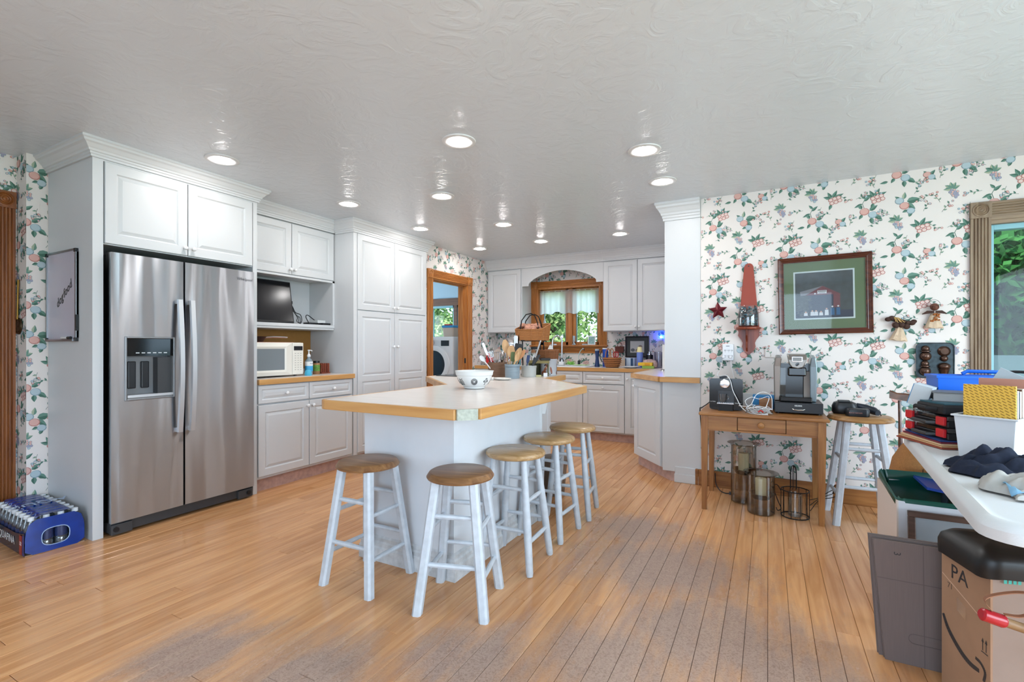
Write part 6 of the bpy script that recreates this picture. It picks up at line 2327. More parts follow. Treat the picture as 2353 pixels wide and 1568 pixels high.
# ================================================================ chair and sack behind the table
M_CHR = wood('dark_chair_wood', '#3a1e12', '#6a3c24', .3, 0, .9)
t = thing('windsor_chair', 'dark wooden spindle-back chair behind the folding table', 'chair', (.86, 3.4, 0))
mb = MB()
rs = []
for i in range(13):
    u = -1 + i / 6
    x = .86 + .225 * u
    y = 3.56 + .035 * (1 - u * u)
    hh = .032 + .018 * math.cos(u * pi / 2) + (.012 if abs(u) > .9 else 0)
    zc = .875 - .012 * math.cos(u * pi) + (.01 if abs(u) > .9 else 0)
    rs.append([(x, y - .011, zc - hh * .5), (x, y - .011, zc + hh * .4), (x, y, zc + hh * .6), (x, y + .011, zc + hh * .4), (x, y + .011, zc - hh * .5)])
mb.rings(rs)
mb.build('crest_rail', M_CHR, t, smooth=True)
for k in range(6):
    x = .685 + k * .07
    MB().tube([(x, 3.535, .455), (x, 3.55, .60), (x, 3.57, .74), (x, 3.585, .862)], [.008, .012, .008, .007], 8).build('spindle', M_CHR, t, smooth=True)
mb = MB()
mb.rings([[V3(.86, 3.365, z) + V3(x * f, y * f, 0) for x, y in rrect(.44, .42, .09, 5)] for f, z in ((.94, .415), (1, .425), (1, .445), (.95, .455))])
mb.build('seat', M_CHR, t, smooth=True)
for sx in (-1, 1):
    for sy in (-1, 1):
        MB().tube([(.86 + sx * .20, 3.365 + sy * .19, 0), (.86 + sx * .175, 3.365 + sy * .165, .2), (.86 + sx * .15, 3.365 + sy * .14, .42)], [.012, .018, .014], 10).build('leg', M_CHR, t, smooth=True)
t = thing('burlap_sack', 'tan burlap sack with seam slumped on the chair seat', 'sack', (.80, 3.33, .456))
M_BUR = mat('burlap', '#b07a46', .95, var=.12, scale=120, bump=.6, bscale=350)
mb = MB()
rs = []
for w_, d_, z in ((.36, .24, .456), (.40, .26, .48), (.37, .24, .56), (.30, .17, .63), (.24, .09, .665)):
    rs.append([V3(.80, 3.34, z) + V3(x, y, 0) for x, y in rrect(w_, d_, min(w_, d_) * .3, 3)])
mb.rings(rs)
mb.build('bag', M_BUR, t, smooth=True)
MB().tube([(.72, 3.262, .635), (.715, 3.225, .56), (.71, 3.212, .50), (.685, 3.212, .475)], .004, 5).build('seam', mat('dark_seam', '#5a3a20', .9), t)

# ================================================================ boxes under the table
t = thing('white_carton', 'white corrugated carton lined with a green bag under the folding table', 'box', (.73, 2.92, 0))
M_WBX = mat('white_corrugated', '#d9dadf', .8, var=.03, scale=20)
W0, W1, V0, V1, ZW = .505, .985, 2.69, 3.12, .495
MB().box(W0, W0 + .006, V0, V1, 0, ZW).build('side', mat('cream_corrugated', '#e2d3c8', .8), t)
MB().box(W1 - .006, W1, V0, V1, 0, ZW).build('side', M_WBX, t)
MB().box(W0 + .006, W1 - .006, V0, V0 + .006, 0, ZW).build('front', M_WBX, t)
MB().box(W0 + .006, W1 - .006, V1 - .006, V1, 0, ZW).build('back', M_WBX, t)
MB().box(W0 + .006, W1 - .006, V0 + .006, V1 - .006, 0, .006).build('bottom', M_WBX, t)
mb = MB()
for k in range(2):
    mb.box(W0 - .0006, W0, V0 + .06, V0 + .30, .20 + .016 * k, .203 + .016 * k)
mb.box(W0 - .0006, W0, V0 + .08, V0 + .12, .24, .246)
mb.build('printed_rules', M_INK, t)
t = thing('green_bag', 'dark green plastic bag bunched in the white carton', 'bag', (.74, 2.93, .3))
M_GBG = mat('green_film', '#0f4f43', .25)
R_ = random.Random(6)
mb = MB()
n = 40
rs = []
base = rrect(W1 - W0 - .02, V1 - V0 - .02, .03, 9)
n = len(base)
for f, dz, jit in ((1.045, -.025, .004), (1.05, .0, .003), (1.02, .012, .006), (.98, -.01, .012), (.9, -.09, .02), (.8, -.16, .03), (.4, -.18, .03)):
    rs.append([V3((W0 + W1) / 2, (V0 + V1) / 2, ZW + dz) + V3(x * f + R_.uniform(-jit, jit) * (f < 1), y * f + R_.uniform(-jit, jit) * (f < 1), R_.uniform(-jit, jit) + (.035 * (y > 0) * (f > 1) if dz > -.05 else 0)) for x, y in base])
mb.rings(rs, 0, False, True)
mb.build('film', M_GBG, t, smooth=True)
o = MB().obox((.80, 3.0, ZW + .005), (.30, .25, .012), rot('Y', 8)).build('blue_binder', mat('binder_blue', '#1b3f9a', .4))
tag(o, 'royal blue binder lying in the mouth of the green bag', 'binder')
t = thing('leaning_frame', 'dark wooden picture frame leaning on the white carton', 'picture frame', (.72, 2.62, 0))
RT = Matrix.Rotation(math.radians(-6), 3, 'X')
FC = V3(.735, 2.628, .24)


def lf(mb, x0, x1, z0, z1, y0, y1):
    mb.obox(FC + RT @ V3((x0 + x1) / 2, (y0 + y1) / 2, (z0 + z1) / 2), (x1 - x0, y1 - y0, z1 - z0), RT)
    return mb


M_FRD = wood('frame_brown', '#3c2a22', '#5f463a', .4, 0, .9)
lf(MB(), -.20, .20, .205, .23, -.012, .01).build('rail', M_FRD, t, bevel=.003)
lf(MB(), -.20, .20, -.235, -.21, -.012, .01).build('rail', M_FRD, t, bevel=.003)
lf(MB(), -.20, -.175, -.21, .205, -.012, .01).build('stile', M_FRD, t, bevel=.003)
lf(MB(), .175, .20, -.21, .205, -.012, .01).build('stile', M_FRD, t, bevel=.003)
lf(MB(), -.175, .175, -.21, .205, .0, .006).build('mount', mat('pale_mount', '#c3ccd2', .6), t)
lf(MB(), -.175, .175, -.21, .205, -.004, -.002).build('glazing', glass('picture_glass'), t)
t = thing('white_tub_lid', 'white round-cornered tub lid standing behind the grey cardboard', 'lid', (.47, 2.52, 0))
mb = MB()
mb.slab(rrect(.20, .30, .05, 5), (.50, 2.50, .152), (1, 0, 0), (0, 0, 1), -.004, .004)
mb.build('lid', M_WHITEP, t, bevel=.003)
GC = 'flattened cardboard boxes'
for k, (x0, x1, zt, y) in enumerate(((.352, .80, .448, 2.262), (.350, .80, .445, 2.274), (.345, .78, .452, 2.286), (.342, .78, .455, 2.298))):
    lab = ('front flattened grey brown box with oval handle mark', 'second flattened grey brown box behind the front one', 'third flattened box in the leaning stack', 'rearmost and tallest flattened box in the leaning stack')[k]
    t = thing('flattened_box', lab, 'cardboard', ((x0 + x1) / 2, y, 0), group=GC)
    mb = MB()
    xb = .038 if k < 2 else .03
    mb.hexa([(x0 + xb, y, 0), (x1, y, 0), (x1, y + .009, 0), (x0 + xb, y + .009, 0)], [(x0, y, zt), (x1, y, zt), (x1, y + .009, zt), (x0, y + .009, zt)])
    mb.build('board', M_GREYCARD, t)
    if k == 0:
        mb = MB()
        mb.add([(x0 + .013, y - .0006, .305), (x1, y - .0006, .302), (x1, y - .0006, .305), (x0 + .013, y - .0006, .308)], [(0, 1, 2, 3)])
        mb.add([(.50, y - .0006, .448), (.503, y - .0006, .448), (.508, y - .0006, .0), (.505, y - .0006, .0)], [(0, 1, 2, 3)])
        mb.build('crease', mat('crease_grey', '#6d615e', .9), t)
        mb = MB()
        mb.tube([V3(.545 + a, y - .0004, .10 + b) for a, b in rrect(.17, .035, .016, 5)], .0012, 4, closed=True)
        mb.build('handle_mark', mat('crease_grey', '#6d615e', .9), t)
        text('3', .03, (.425, y - .0006, .405), (0, 0, -1), (1, 0, 0), M_INK, t)
# shipping carton with printed smile
A_, B_ = V3(.53, 2.165, 0), V3(.592, 1.958, 0)
AU = (B_ - A_).normalized()
AN = V3(AU.y, -AU.x, 0)          # outwards (towards the room)
LWB = (B_ - A_).length
t = thing('shipping_carton', 'brown shipping carton with black smile arrow and PA lettering', 'box', A_ + AU * .1 - AN * .2)
BACK = -AN * .42
HB = .515
mb = MB()
mb.hexa([A_, B_, B_ + AN * -.006, A_ + AN * -.006], [p + V3(0, 0, HB) for p in (A_, B_, B_ + AN * -.006, A_ + AN * -.006)])
mb.build('printed_side', M_KRAFT, t)
mb = MB()
for p, q in ((B_ + AN * -.006, B_ + BACK), (B_ + BACK, A_ + BACK), (A_ + BACK, A_ + AN * -.006)):
    d_ = (q - p).normalized()
    nn = V3(-d_.y, d_.x, 0) * .005
    mb.hexa([p, q, q + nn, p + nn], [x + V3(0, 0, HB) for x in (p, q, q + nn, p + nn)])
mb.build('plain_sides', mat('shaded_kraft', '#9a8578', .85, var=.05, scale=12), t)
AO = A_ + AN * .0006


def apoly(mb, pts, m=0, k=0.):
    mb.add([AO + AN * k + AU * u + V3(0, 0, v) for u, v in pts], [tuple(range(len(pts)))], m)


mb = MB()
cv = bez([(.008, .262, 0), (.035, .222, 0), (.085, .186, 0), (.13, .170, 0), (.172, .171, 0)], 6)
th_ = [.003 + .006 * math.sin(pi * min(1, i / (len(cv) - 1) * .62 + .2)) for i in range(len(cv))]
for i in range(len(cv) - 1):
    p, q = cv[i], cv[i + 1]
    d_ = (q - p).normalized()
    nn = V3(-d_.y, d_.x, 0)
    apoly(mb, [(p.x - nn.x * th_[i], p.y - nn.y * th_[i]), (q.x - nn.x * th_[i + 1], q.y - nn.y * th_[i + 1]), (q.x + nn.x * th_[i + 1], q.y + nn.y * th_[i + 1]), (p.x + nn.x * th_[i], p.y + nn.y * th_[i])])
cv = bez([(.156, .203, 0), (.180, .199, 0), (.196, .180, 0), (.190, .150, 0)], 5)
for i in range(len(cv) - 1):
    p, q = cv[i], cv[i + 1]
    d_ = (q - p).normalized()
    nn = V3(-d_.y, d_.x, 0) * .005
    apoly(mb, [(p.x - nn.x, p.y - nn.y), (q.x - nn.x, q.y - nn.y), (q.x + nn.x, q.y + nn.y), (p.x + nn.x, p.y + nn.y)])
for u in (.186, .200):
    apoly(mb, [(u - .0015, .245), (u + .0015, .245), (u + .0015, .275), (u - .0015, .275)])
    apoly(mb, [(u - .005, .270), (u + .005, .270), (u, .284)])
apoly(mb, [(.180, .238), (.207, .238), (.207, .241), (.180, .241)])
mb.build('printed_smile', M_INK, t, kind='stuff')
text('PA', .068, AO + AU * .085 + V3(0, 0, .425), AU, (0, 0, 1), M_INK, t, ex=.0003)
text('71', .026, AO + AU * .042 + V3(0, 0, .372), AU, (0, 0, 1), mat('faint_ink', '#6d5a50', .9), t, ex=.0003)
mb = MB()
apoly(mb, [(.004, .40), (.19, .335), (.19, .338), (.004, .403)])
mb.build('crease', mat('pale_crease', '#d9b79e', .9), t)
mb = MB()
apoly(mb, [(.075, .352), (.115, .338), (.115, .295), (.075, .309)], 0, .0004)
mb.build('tape', glass('brown_tape', (.85, .80, .76), .12, .2), t)
mb = MB()
pp = B_ - AN * .03 + AU * .0066
for k in range(4):
    q0 = pp - AN * (.012 * k)
    mb.add([q0 + V3(0, 0, .47), q0 - AN * .008 + V3(0, 0, .47), q0 - AN * .008 + V3(0, 0, .50), q0 + V3(0, 0, .50)], [(0, 1, 2, 3)])
mb.build('teal_stickers', mat('teal_sticker', '#3fa89a', .5), t)
t = thing('black_tote_bag', 'black bag spread over the top of the shipping carton', 'bag', (.78, 2.15, HB))
cen = (A_ + B_) * .5 - AN * .21
R_ = random.Random(12)
ol = rrect(LWB + .03, .47, .05, 6)
rs = []
Rb = Matrix((( AU.x, -AN.x, 0), (AU.y, -AN.y, 0), (0, 0, 1)))
for f, dz in ((.99, -.03), (1.0, -.012), (1.0, .006), (.95, .022), (.8, .036), (.5, .046), (.15, .05)):
    rs.append([cen + V3(0, 0, HB) + Rb @ V3(x * f, y * (1 - (1 - f) * .5), dz + .009 * math.sin(x * 30 + y * 14 + dz * 40) * (1 - abs(f - 1) * .3)) for x, y in ol])
mb = MB()
mb.rings(rs, 0, False, True)
mb.build('bag', mat('black_vinyl', '#0e0f11', .4, var=.2, scale=40), t, smooth=True)
mb = MB()
hp = [cen + V3(0, 0, HB + .036) + Rb @ V3(-.07 + a, -.10 + b, .006) for a, b in rrect(.04, .10, .018, 4)]
mb.tube(hp, .004, 5, closed=True)
mb.build('handle_hole_rim', M_DGREY, t, smooth=True)
# stick with red end cap
S0, SD = V3(.512, 1.747, .455), V3(.93, .21, -.262).normalized()
t = thing('broom_stick', 'wooden broom stick with red end cap and leather loop', 'broom', S0 + SD * .8)
MB().tube([S0 + SD * .04, S0 + SD * 1.66], .0125, 12).build('stick', wood('stick_wood', '#8a6a4a', '#b08a60', .5, 0, 1.), t, smooth=True)
MB().tube([S0 - SD * .004, S0, S0 + SD * .045, S0 + SD * .05], [.012, .0165, .0175, .015], 14).build('red_cap', mat('cap_red', '#b3202c', .25), t, smooth=True)
mb = MB()
lp = bez([S0 + SD * .02 + V3(0, 0, .017), S0 + SD * .03 + V3(-.02, 0, .05), S0 + SD * .08 + V3(0, .01, .085), S0 + SD * .13 + V3(0, .02, .09), S0 + SD * .135 + V3(0, .02, .06), S0 + SD * .09 + V3(0, 0, .03), S0 + SD * .05 + V3(0, 0, .018)], 6)
rs = [[p + V3(0, .007, 0), p + V3(0, .007, .0025), p + V3(0, -.007, .0025), p + V3(0, -.007, 0)] for p in lp]
mb.rings(rs)
mb.build('leather_loop', mat('tan_leather', '#9c6a4e', .6), t)

# ================================================================ hutch and microwave counter
ZS2 = 1.3955
t = thing('television', 'flat black television leaning in the hutch shelf', 'television', (-4.02, 2.75, ZS2))
RT = Matrix.Rotation(math.radians(-9), 3, 'Y')
TC = V3(-4.045, 2.765, ZS2 + .205)
MB().obox(TC, (.022, .62, .40), RT).build('casing', M_BLACK, t, bevel=.004)
MB().obox(TC + RT @ V3(.0115, 0, .004), (.002, .595, .37), RT).build('screen', mat('dark_screen', '#17181b', .16), t)
MB().obox(V3(-4.07, 2.76, ZS2 + .006), (.12, .24, .012)).build('stand', M_BLACK, t, bevel=.003)
o = MB().tube(bez([(-4.20, 3.17, 1.62), (-4.17, 3.18, 1.58), (-4.15, 3.20, 1.52), (-4.13, 3.24, 1.50), (-4.12, 3.25, 1.45), (-4.10, 3.22, 1.41), (-4.08, 3.20, 1.402), (-4.06, 3.24, 1.402), (-4.05, 3.30, 1.402)]), .004, 6)
for k in range(3):
    o.tube(bez([(-4.19, 3.16 + .01 * k, 1.60), (-4.13, 3.15 + .02 * k, 1.54 - .02 * k), (-4.11, 3.19 + .015 * k, 1.47), (-4.09, 3.17 + .02 * k, 1.43), (-4.07, 3.20, 1.402)]), .0035, 5)
o = o.build('cable_tangle', M_BLACK, smooth=True)
tag(o, 'tangled black cords hanging beside the television', 'cord')
o = MB().box(-4.224, -4.19, 3.15, 3.20, 1.605, 1.635).build('power_plug', M_BLACK, bevel=.003)
tag(o, 'black power plug on the hutch back panel', 'plug')
t = thing('router', 'small black router beside the television cords', 'router', (-4.0, 3.28, ZS2))
MB().box(-4.05, -3.96, 3.21, 3.32, ZS2, ZS2 + .022).build('body', M_BLACK, t, bevel=.004)
MB().tube(bez([(-4.03, 3.26, ZS2 + .02), (-4.06, 3.25, ZS2 + .08), (-4.07, 3.28, ZS2 + .10), (-4.06, 3.34, ZS2 + .06), (-4.03, 3.37, ZS2 + .03)]), .0045, 6).build('cable', M_BLACK, t, smooth=True)
t = thing('set_top_box', 'slim black set-top box on the hutch shelf', 'media box', (-3.98, 3.35, ZS2))
MB().box(-4.06, -3.90, 3.235, 3.418, ZS2, ZS2 + .020).build('body', M_BLACK, t, bevel=.002) if False else MB().box(-4.05, -3.905, 3.325, 3.42, ZS2, ZS2 + .020).build('body', M_BLACK, t, bevel=.002)
o = MB().box(-4.10, -3.98, 3.325, 3.42, ZS2 + .0205, ZS2 + .05).build('white_box', M_PAPERW, bevel=.001)
tag(o, 'flat white carton lying on the slim set-top box', 'carton')

ZM = .9146
XM = -3.76
t = thing('microwave', 'cream countertop microwave with grey window', 'microwave', (-3.95, 2.72, ZM))
MB().box(XM - .36, XM - .02, 2.44, 2.985, ZM + .012, ZM + .302).build('case', M_CREAM, t, bevel=.01)
mb = MB()
mb.rings([[(XM - .02, y, z) for y, z in ((2.442, ZM + .014), (2.865, ZM + .014), (2.865, ZM + .30), (2.442, ZM + .30))], [(XM, y, z) for y, z in ((2.442, ZM + .014), (2.865, ZM + .014), (2.865, ZM + .30), (2.442, ZM + .30))], [(XM + .012, y, z) for y, z in ((2.46, ZM + .045), (2.80, ZM + .045), (2.80, ZM + .265), (2.46, ZM + .265))], [(XM + .006, y, z) for y, z in ((2.475, ZM + .062), (2.785, ZM + .062), (2.785, ZM + .248), (2.475, ZM + .248))]])
do = mb.build('door', M_CREAM, t)
MB().box(XM + .004, XM + .0075, 2.476, 2.784, ZM + .063, ZM + .247).build('window', mat('microwave_glass', '#7d8488', .2), do)
pn = MB().box(XM - .02, XM + .002, 2.868, 2.983, ZM + .014, ZM + .30).build('control_panel', M_CREAM, t, bevel=.006)
MB().box(XM + .0015, XM + .004, 2.882, 2.972, ZM + .232, ZM + .270).build('display', M_BLACK, pn)
mb = MB()
for r in range(8):
    for c in range(3):
        mb.box(XM + .002, XM + .0032, 2.892 + c * .028, 2.904 + c * .028, ZM + .055 + r * .021, ZM + .060 + r * .021)
mb.build('keypad', mat('keypad_grey', '#a9a59a', .6), pn, kind='stuff')
mb = MB()
mb.lathe([(.008, 0), (.0095, .001), (.0075, .0015)], (XM + .012, 2.475, ZM + .036), 14, 0, (1, 0, 0), False, False)
mb.build('badge', M_DGREY, do)
for y in (2.48, 2.94):
    for x in (-4.08, -3.82):
        MB().cyl((x, y, ZM), (x, y, ZM + .014), .012, n=8).build('foot', M_BLACK, t)
o = MB().box(XM - .31, XM - .03, 2.46, 2.90, ZM + .3025, ZM + .3045).build('pink_placemat', mat('salmon_mat', '#d99a82', .8))
tag(o, 'thin salmon placemat on top of the microwave', 'placemat')
t = thing('frying_pan', 'dark frying pan on top of the microwave', 'pan', (-3.95, 2.58, ZM + .305))
mb = MB()
mb.lathe([(.095, 0), (.10, .004), (.125, .045), (.128, .048), (.122, .047), (.095, .008), (0, .006)], (-3.955, 2.60, ZM + .306), 30, 0, (0, 0, 1), True, False)
mb.build('pan', mat('seasoned_iron', '#2a211d', .4, .3), t, smooth=True)
MB().tube([(-3.93, 2.72, ZM + .346), (-3.90, 2.78, ZM + .352), (-3.86, 2.86, ZM + .350), (-3.85, 2.885, ZM + .349)], [.008, .009, .008, .006], 8).build('handle', M_STL, t, smooth=True)
SB = V3(-3.80, 3.075, ZM)
t = thing('sanitizer_bottle', 'clear pump bottle with blue and white label beside the microwave', 'bottle', SB)
MB().lathe([(.030, 0), (.034, .004), (.035, .12), (.030, .14), (.013, .158), (.013, .17)], SB, 20, 0, (0, 0, 1), True, True).build('bottle', mat('sanitizer_clear', '#b9cdd6', .1, trans=.6), t, smooth=True)
MB().lathe([(.0355, .035), (.0356, .036), (.0356, .085), (.0355, .086)], SB, 20, 0, (0, 0, 1), False, False).build('blue_label', mat('label_blue', '#3fa3d4', .5), t, smooth=True)
MB().lathe([(.0355, .086), (.0356, .087), (.0356, .125), (.0355, .126)], SB, 20, 0, (0, 0, 1), False, False).build('white_label', M_PAPERW, t, smooth=True)
text('Purell', .014, SB + V3(.0362, 0, .108), (0, 1, 0), (0, 0, 1), M_NVY, t, ex=.0003)
mb = MB()
mb.lathe([(.016, .17), (.017, .185), (.010, .195), (.006, .20), (.006, .225), (.012, .228), (.012, .235), (0, .237)], SB, 14)
mb.tube([SB + V3(0, 0, .231), SB + V3(.03, .005, .230), SB + V3(.036, .006, .224)], .005, 8)
mb.build('pump', M_WHITEP, t, smooth=True)
o = MB()
o.rings([[V3(-3.735, 3.015, ZM) + V3(x * f, y * f, z) for x, y in rrect(.06, .05, .02, 3)] for f, z in ((1, 0), (1.05, .02), (.8, .045), (.3, .055))])
o = o.build('teal_sponge', mat('teal_sponge', '#4fb0cf', .9), smooth=True)
tag(o, 'small teal sponge at the microwave corner', 'sponge')
JB = V3(-3.86, 3.21, ZM)
t = thing('spice_jar', 'brown jar with green label and black lid on the microwave counter', 'jar', JB)
MB().lathe([(.030, 0), (.033, .004), (.033, .10), (.029, .108)], JB, 18).build('jar', mat('nut_brown', '#a5764e', .3), t, smooth=True)
MB().lathe([(.0334, .03), (.0336, .031), (.0336, .088), (.0334, .089)], JB, 18, 0, (0, 0, 1), False, False).build('label', mat('label_green', '#6a9a3f', .6, var=.4, scale=60), t, smooth=True)
MB().lathe([(.031, .108), (.031, .128), (0, .129)], JB, 18).build('lid', M_BLACK, t, smooth=True)
t = thing('coaster_rack', 'row of reddish wooden coasters in a rack behind the jar', 'coaster rack', (-3.93, 3.33, ZM))
MB().box(-3.99, -3.87, 3.28, 3.385, ZM, ZM + .012).build('base', M_RUSTD, t)
for k in range(5):
    MB().box(-3.985, -3.875, 3.284 + k * .021, 3.296 + k * .021, ZM + .012, ZM + .10).build('coaster', M_RUSTD, t, bevel=.002)

# ================================================================ whiteboard on the surround side, brass pendulum ornament
t = thing('whiteboard', 'small whiteboard reading dog food on the refrigerator surround', 'whiteboard', (-3.93, 1.36, 1.3))
YP = 1.3715
x0, x1, z0, z1 = -4.235, -3.80, 1.215, 1.795
MB().box(x0, x1, YP - .010, YP, z0, z1).build('panel', mat('whiteboard_gloss', '#c9c3cf', .25, var=.04, scale=3), t)
M_ALU = mat('aluminium', '#9a9da2', .3, .9)
MB().box(x1 - .012, x1, YP - .016, YP, z0 + .02, z1 - .02).build('frame_bar', M_ALU, t)
MB().box(x0, x0 + .012, YP - .016, YP, z0 + .02, z1 - .02).build('frame_bar', M_ALU, t)
MB().box(x0 + .02, x1 - .02, YP - .016, YP, z1 - .012, z1).build('frame_bar', M_ALU, t)
MB().box(x0 + .02, x1 - .02, YP - .026, YP, z0, z0 + .012).build('marker_tray', M_ALU, t)
for xx in (x0, x1 - .022):
    for zz in (z0, z1 - .022):
        MB().box(xx - .001, xx + .023, YP - .019, YP, zz - .001, zz + .023).build('corner_cap', M_BLACK, t, bevel=.003)
MB().box(x1 - .008, x1 + .006, YP - .017, YP - .002, 1.28, 1.38).build('side_clip', M_BLACK, t)
text('dog', .072, (-4.04, YP - .0105, 1.475), (1, 0, .62), (-.62, 0, 1), M_INK, t, shear=.35, ex=.0003, bold=.0015)
text('food', .072, (-3.93, YP - .0105, 1.545), (1, 0, .62), (-.62, 0, 1), M_INK, t, shear=.35, ex=.0003, bold=.0015)
t = thing('dry_marker', 'black and white marker on the whiteboard tray', 'marker', (-3.95, YP - .018, z0 + .0125))
MB().cyl((-3.985, YP - .018, z0 + .021), (-3.90, YP - .018, z0 + .021), .008, n=10).build('barrel', M_WHITEP, t, smooth=True)
MB().cyl((-3.90, YP - .018, z0 + .021), (-3.86, YP - .018, z0 + .021), .009, n=10).build('cap', M_BLACK, t, smooth=True)
t = thing('brass_pendulum', 'brass rod with round medallion hanging by the door casing', 'wall ornament', (-4.34, 1.25, 1.25))
MB().tube([(-4.345, 1.255, 1.62), (-4.35, 1.252, 1.36)], .006, 8).build('rod', M_BRASS, t, smooth=True)
mb = MB()
mb.lathe([(.05, 0), (.055, .004), (.05, .010), (.042, .006), (.036, .010), (.02, .007), (0, .012)], (-4.348, 1.262, 1.315), 24, 0, (0, -1, 0))
mb.build('medallion', mat('dark_bronze', '#4a3a26', .4, .8), t, smooth=True)

# ================================================================ pack of water bottles
WPX, WPY = -4.245, 1.075
t = thing('water_pack', 'shrink-wrapped pack of water bottles beside the refrigerator surround', 'bottle pack', (-3.97, 1.2, 0))
M_BTL = glass('bottle_plastic', (.80, .86, .90), .14, .06, .10, (.35, .42, .5))
M_LBL = mat('bottle_label', '#26335c', .35, var=.3, scale=60)
M_CAP = mat('white_cap', '#e4e8ec', .4)
sx_, sy_ = .0645, .0645
first = None
O_ = V3(-4.205, 1.115, .003)
UXW = V3(.9994, -.035, 0)
UYW = V3(.035, .9994, 0)
O_ = V3(-3.665, 1.085, .003) - UXW * (8 * sx_ + .034) + UYW * .034
for i in range(9):
    for j in range(4):
        p = O_ + UXW * (i * sx_) + UYW * (j * sy_)
        if first is None:
            mb = MB()
            mb.lathe([(.026, 0), (.031, .006), (.031, .055), (.029, .06), (.031, .066), (.031, .135), (.026, .155), (.014, .176), (.013, .188)], (0, 0, 0), 12, 0, (0, 0, 1), True, False)
            b_ = mb.build('bottle', M_BTL, t, smooth=True, world=False)
            l_ = MB().lathe([(.0316, .068), (.0316, .128)], (0, 0, 0), 12, 0, (0, 0, 1), False, False).build('label', M_LBL, b_, smooth=True, world=False)
            c_ = MB().lathe([(.0155, .186), (.0155, .203), (.013, .206), (0, .206)], (0, 0, 0), 12).build('cap', M_CAP, b_, smooth=True, world=False)
            first = (b_, l_, c_)
            b = b_
        else:
            b = first[0].copy()
            COL.objects.link(b)
            b.parent = t
            for q in first[1:]:
                c2_ = q.copy()
                COL.objects.link(c2_)
                c2_.parent = b
        b.location = p - t.location
M_FILM = mat('blue_film', '#0a3a96', .12, var=.25, scale=12, alpha=.92)
wr = MB()
e = .034


def WQ(u, v, z):
    return O_ + UXW * u + UYW * v + V3(0, 0, z)


u0, u1, v0, v1 = -e, 8 * sx_ + e, -e, 3 * sy_ + e
# top sheet between the cap rows, wavy over the bottles
P = []
for i in range(29):
    u = u0 + .004 + (u1 - u0 - .008) * i / 28
    P.append([WQ(u, v0 + .045 + (v1 - v0 - .09) * j / 8, .213 + .004 * math.sin(u * 97) + (0 if 0 < j < 8 else -.014)) for j in range(9)])
wr.grid(P)
wr.build('top_film', M_FILM, t, smooth=True)
# end film with handle hole (towards the refrigerator)
wr = MB()
hn = 24
vc, hv, zc, hz = (v0 + v1) / 2, .062, .082, .050
outer = []
inner = []
for k in range(hn):
    a = 2 * pi * k / hn
    inner.append(WQ(u1 + .002, vc + hv * math.copysign(abs(math.cos(a)) ** .7, math.cos(a)), zc + hz * math.copysign(abs(math.sin(a)) ** .7, math.sin(a))))
    ca, sa = math.cos(a), math.sin(a)
    s_ = min((v1 - v0) / 2 / max(abs(ca), 1e-6), .098 / max(abs(sa), 1e-6))
    vv, zz = vc + s_ * ca, .098 + s_ * sa
    if zz > .12:
        vv = vc + (vv - vc) * (1 - (zz - .12) * 2.2)
    outer.append(WQ(u1 + .002, vv, zz))
wr.rings([outer, inner], 0, False, False)
wr.build('end_film', M_FILM, t)
MB().tube([p + UXW * .002 for p in inner], .0025, 5, closed=True).build('handle_edge', mat('film_edge', '#9fb6d8', .3), t, smooth=True)
wr = MB()
wr.add([WQ(u0, v0 - .002, .0), WQ(u1, v0 - .002, .0), WQ(u1, v0 - .002, .128), WQ(u1 - .14, v0 - .002, .11), WQ(u0, v0 - .002, .11)], [(0, 1, 2, 3, 4)])
wr.build('front_film', mat('dark_navy_film', '#1b2440', .2, alpha=.95), t)
wr = MB()
wr.add([WQ(u1 - .075, v0 - .004, .004), WQ(u1 - .03, v0 - .004, .004), WQ(u1 - .03, v0 - .004, .112), WQ(u1 - .075, v0 - .004, .112)], [(0, 1, 2, 3)])
wr.build('red_panel', mat('panel_red', '#a3262e', .3), t)
wr = MB()
wr.add([WQ(u1 - .03, v0 - .003, .002), WQ(u1, v0 - .003, .002), WQ(u1, v0 - .003, .12), WQ(u1 - .03, v0 - .003, .112)], [(0, 1, 2, 3)])
wr.build('blue_corner', M_FILM, t)
text('AQUAFINA', .062, WQ(u0 + .28, v0 - .005, .062), UXW, (0, 0, 1), M_PAPERW, t, ex=.0003)
text('32', .03, WQ(u1 - .052, v0 - .005, .066), UXW, (0, 0, 1), M_PAPERW, t, ex=.0003)
text('AQUA', .10, WQ((u0 + u1) / 2, vc, .219), -UYW, UXW, mat('film_print', '#b9cbe8', .4), t, ex=.0003)
MB().hexa([WQ(u0 + .0, v0, -.002), WQ(u1, v0, -.002), WQ(u1, v1, -.002), WQ(u0, v1, -.002)], [WQ(u0, v0, .003), WQ(u1, v0, .003), WQ(u1, v1, .003), WQ(u0, v1, .003)]).build('card_tray', M_KRAFT, t)

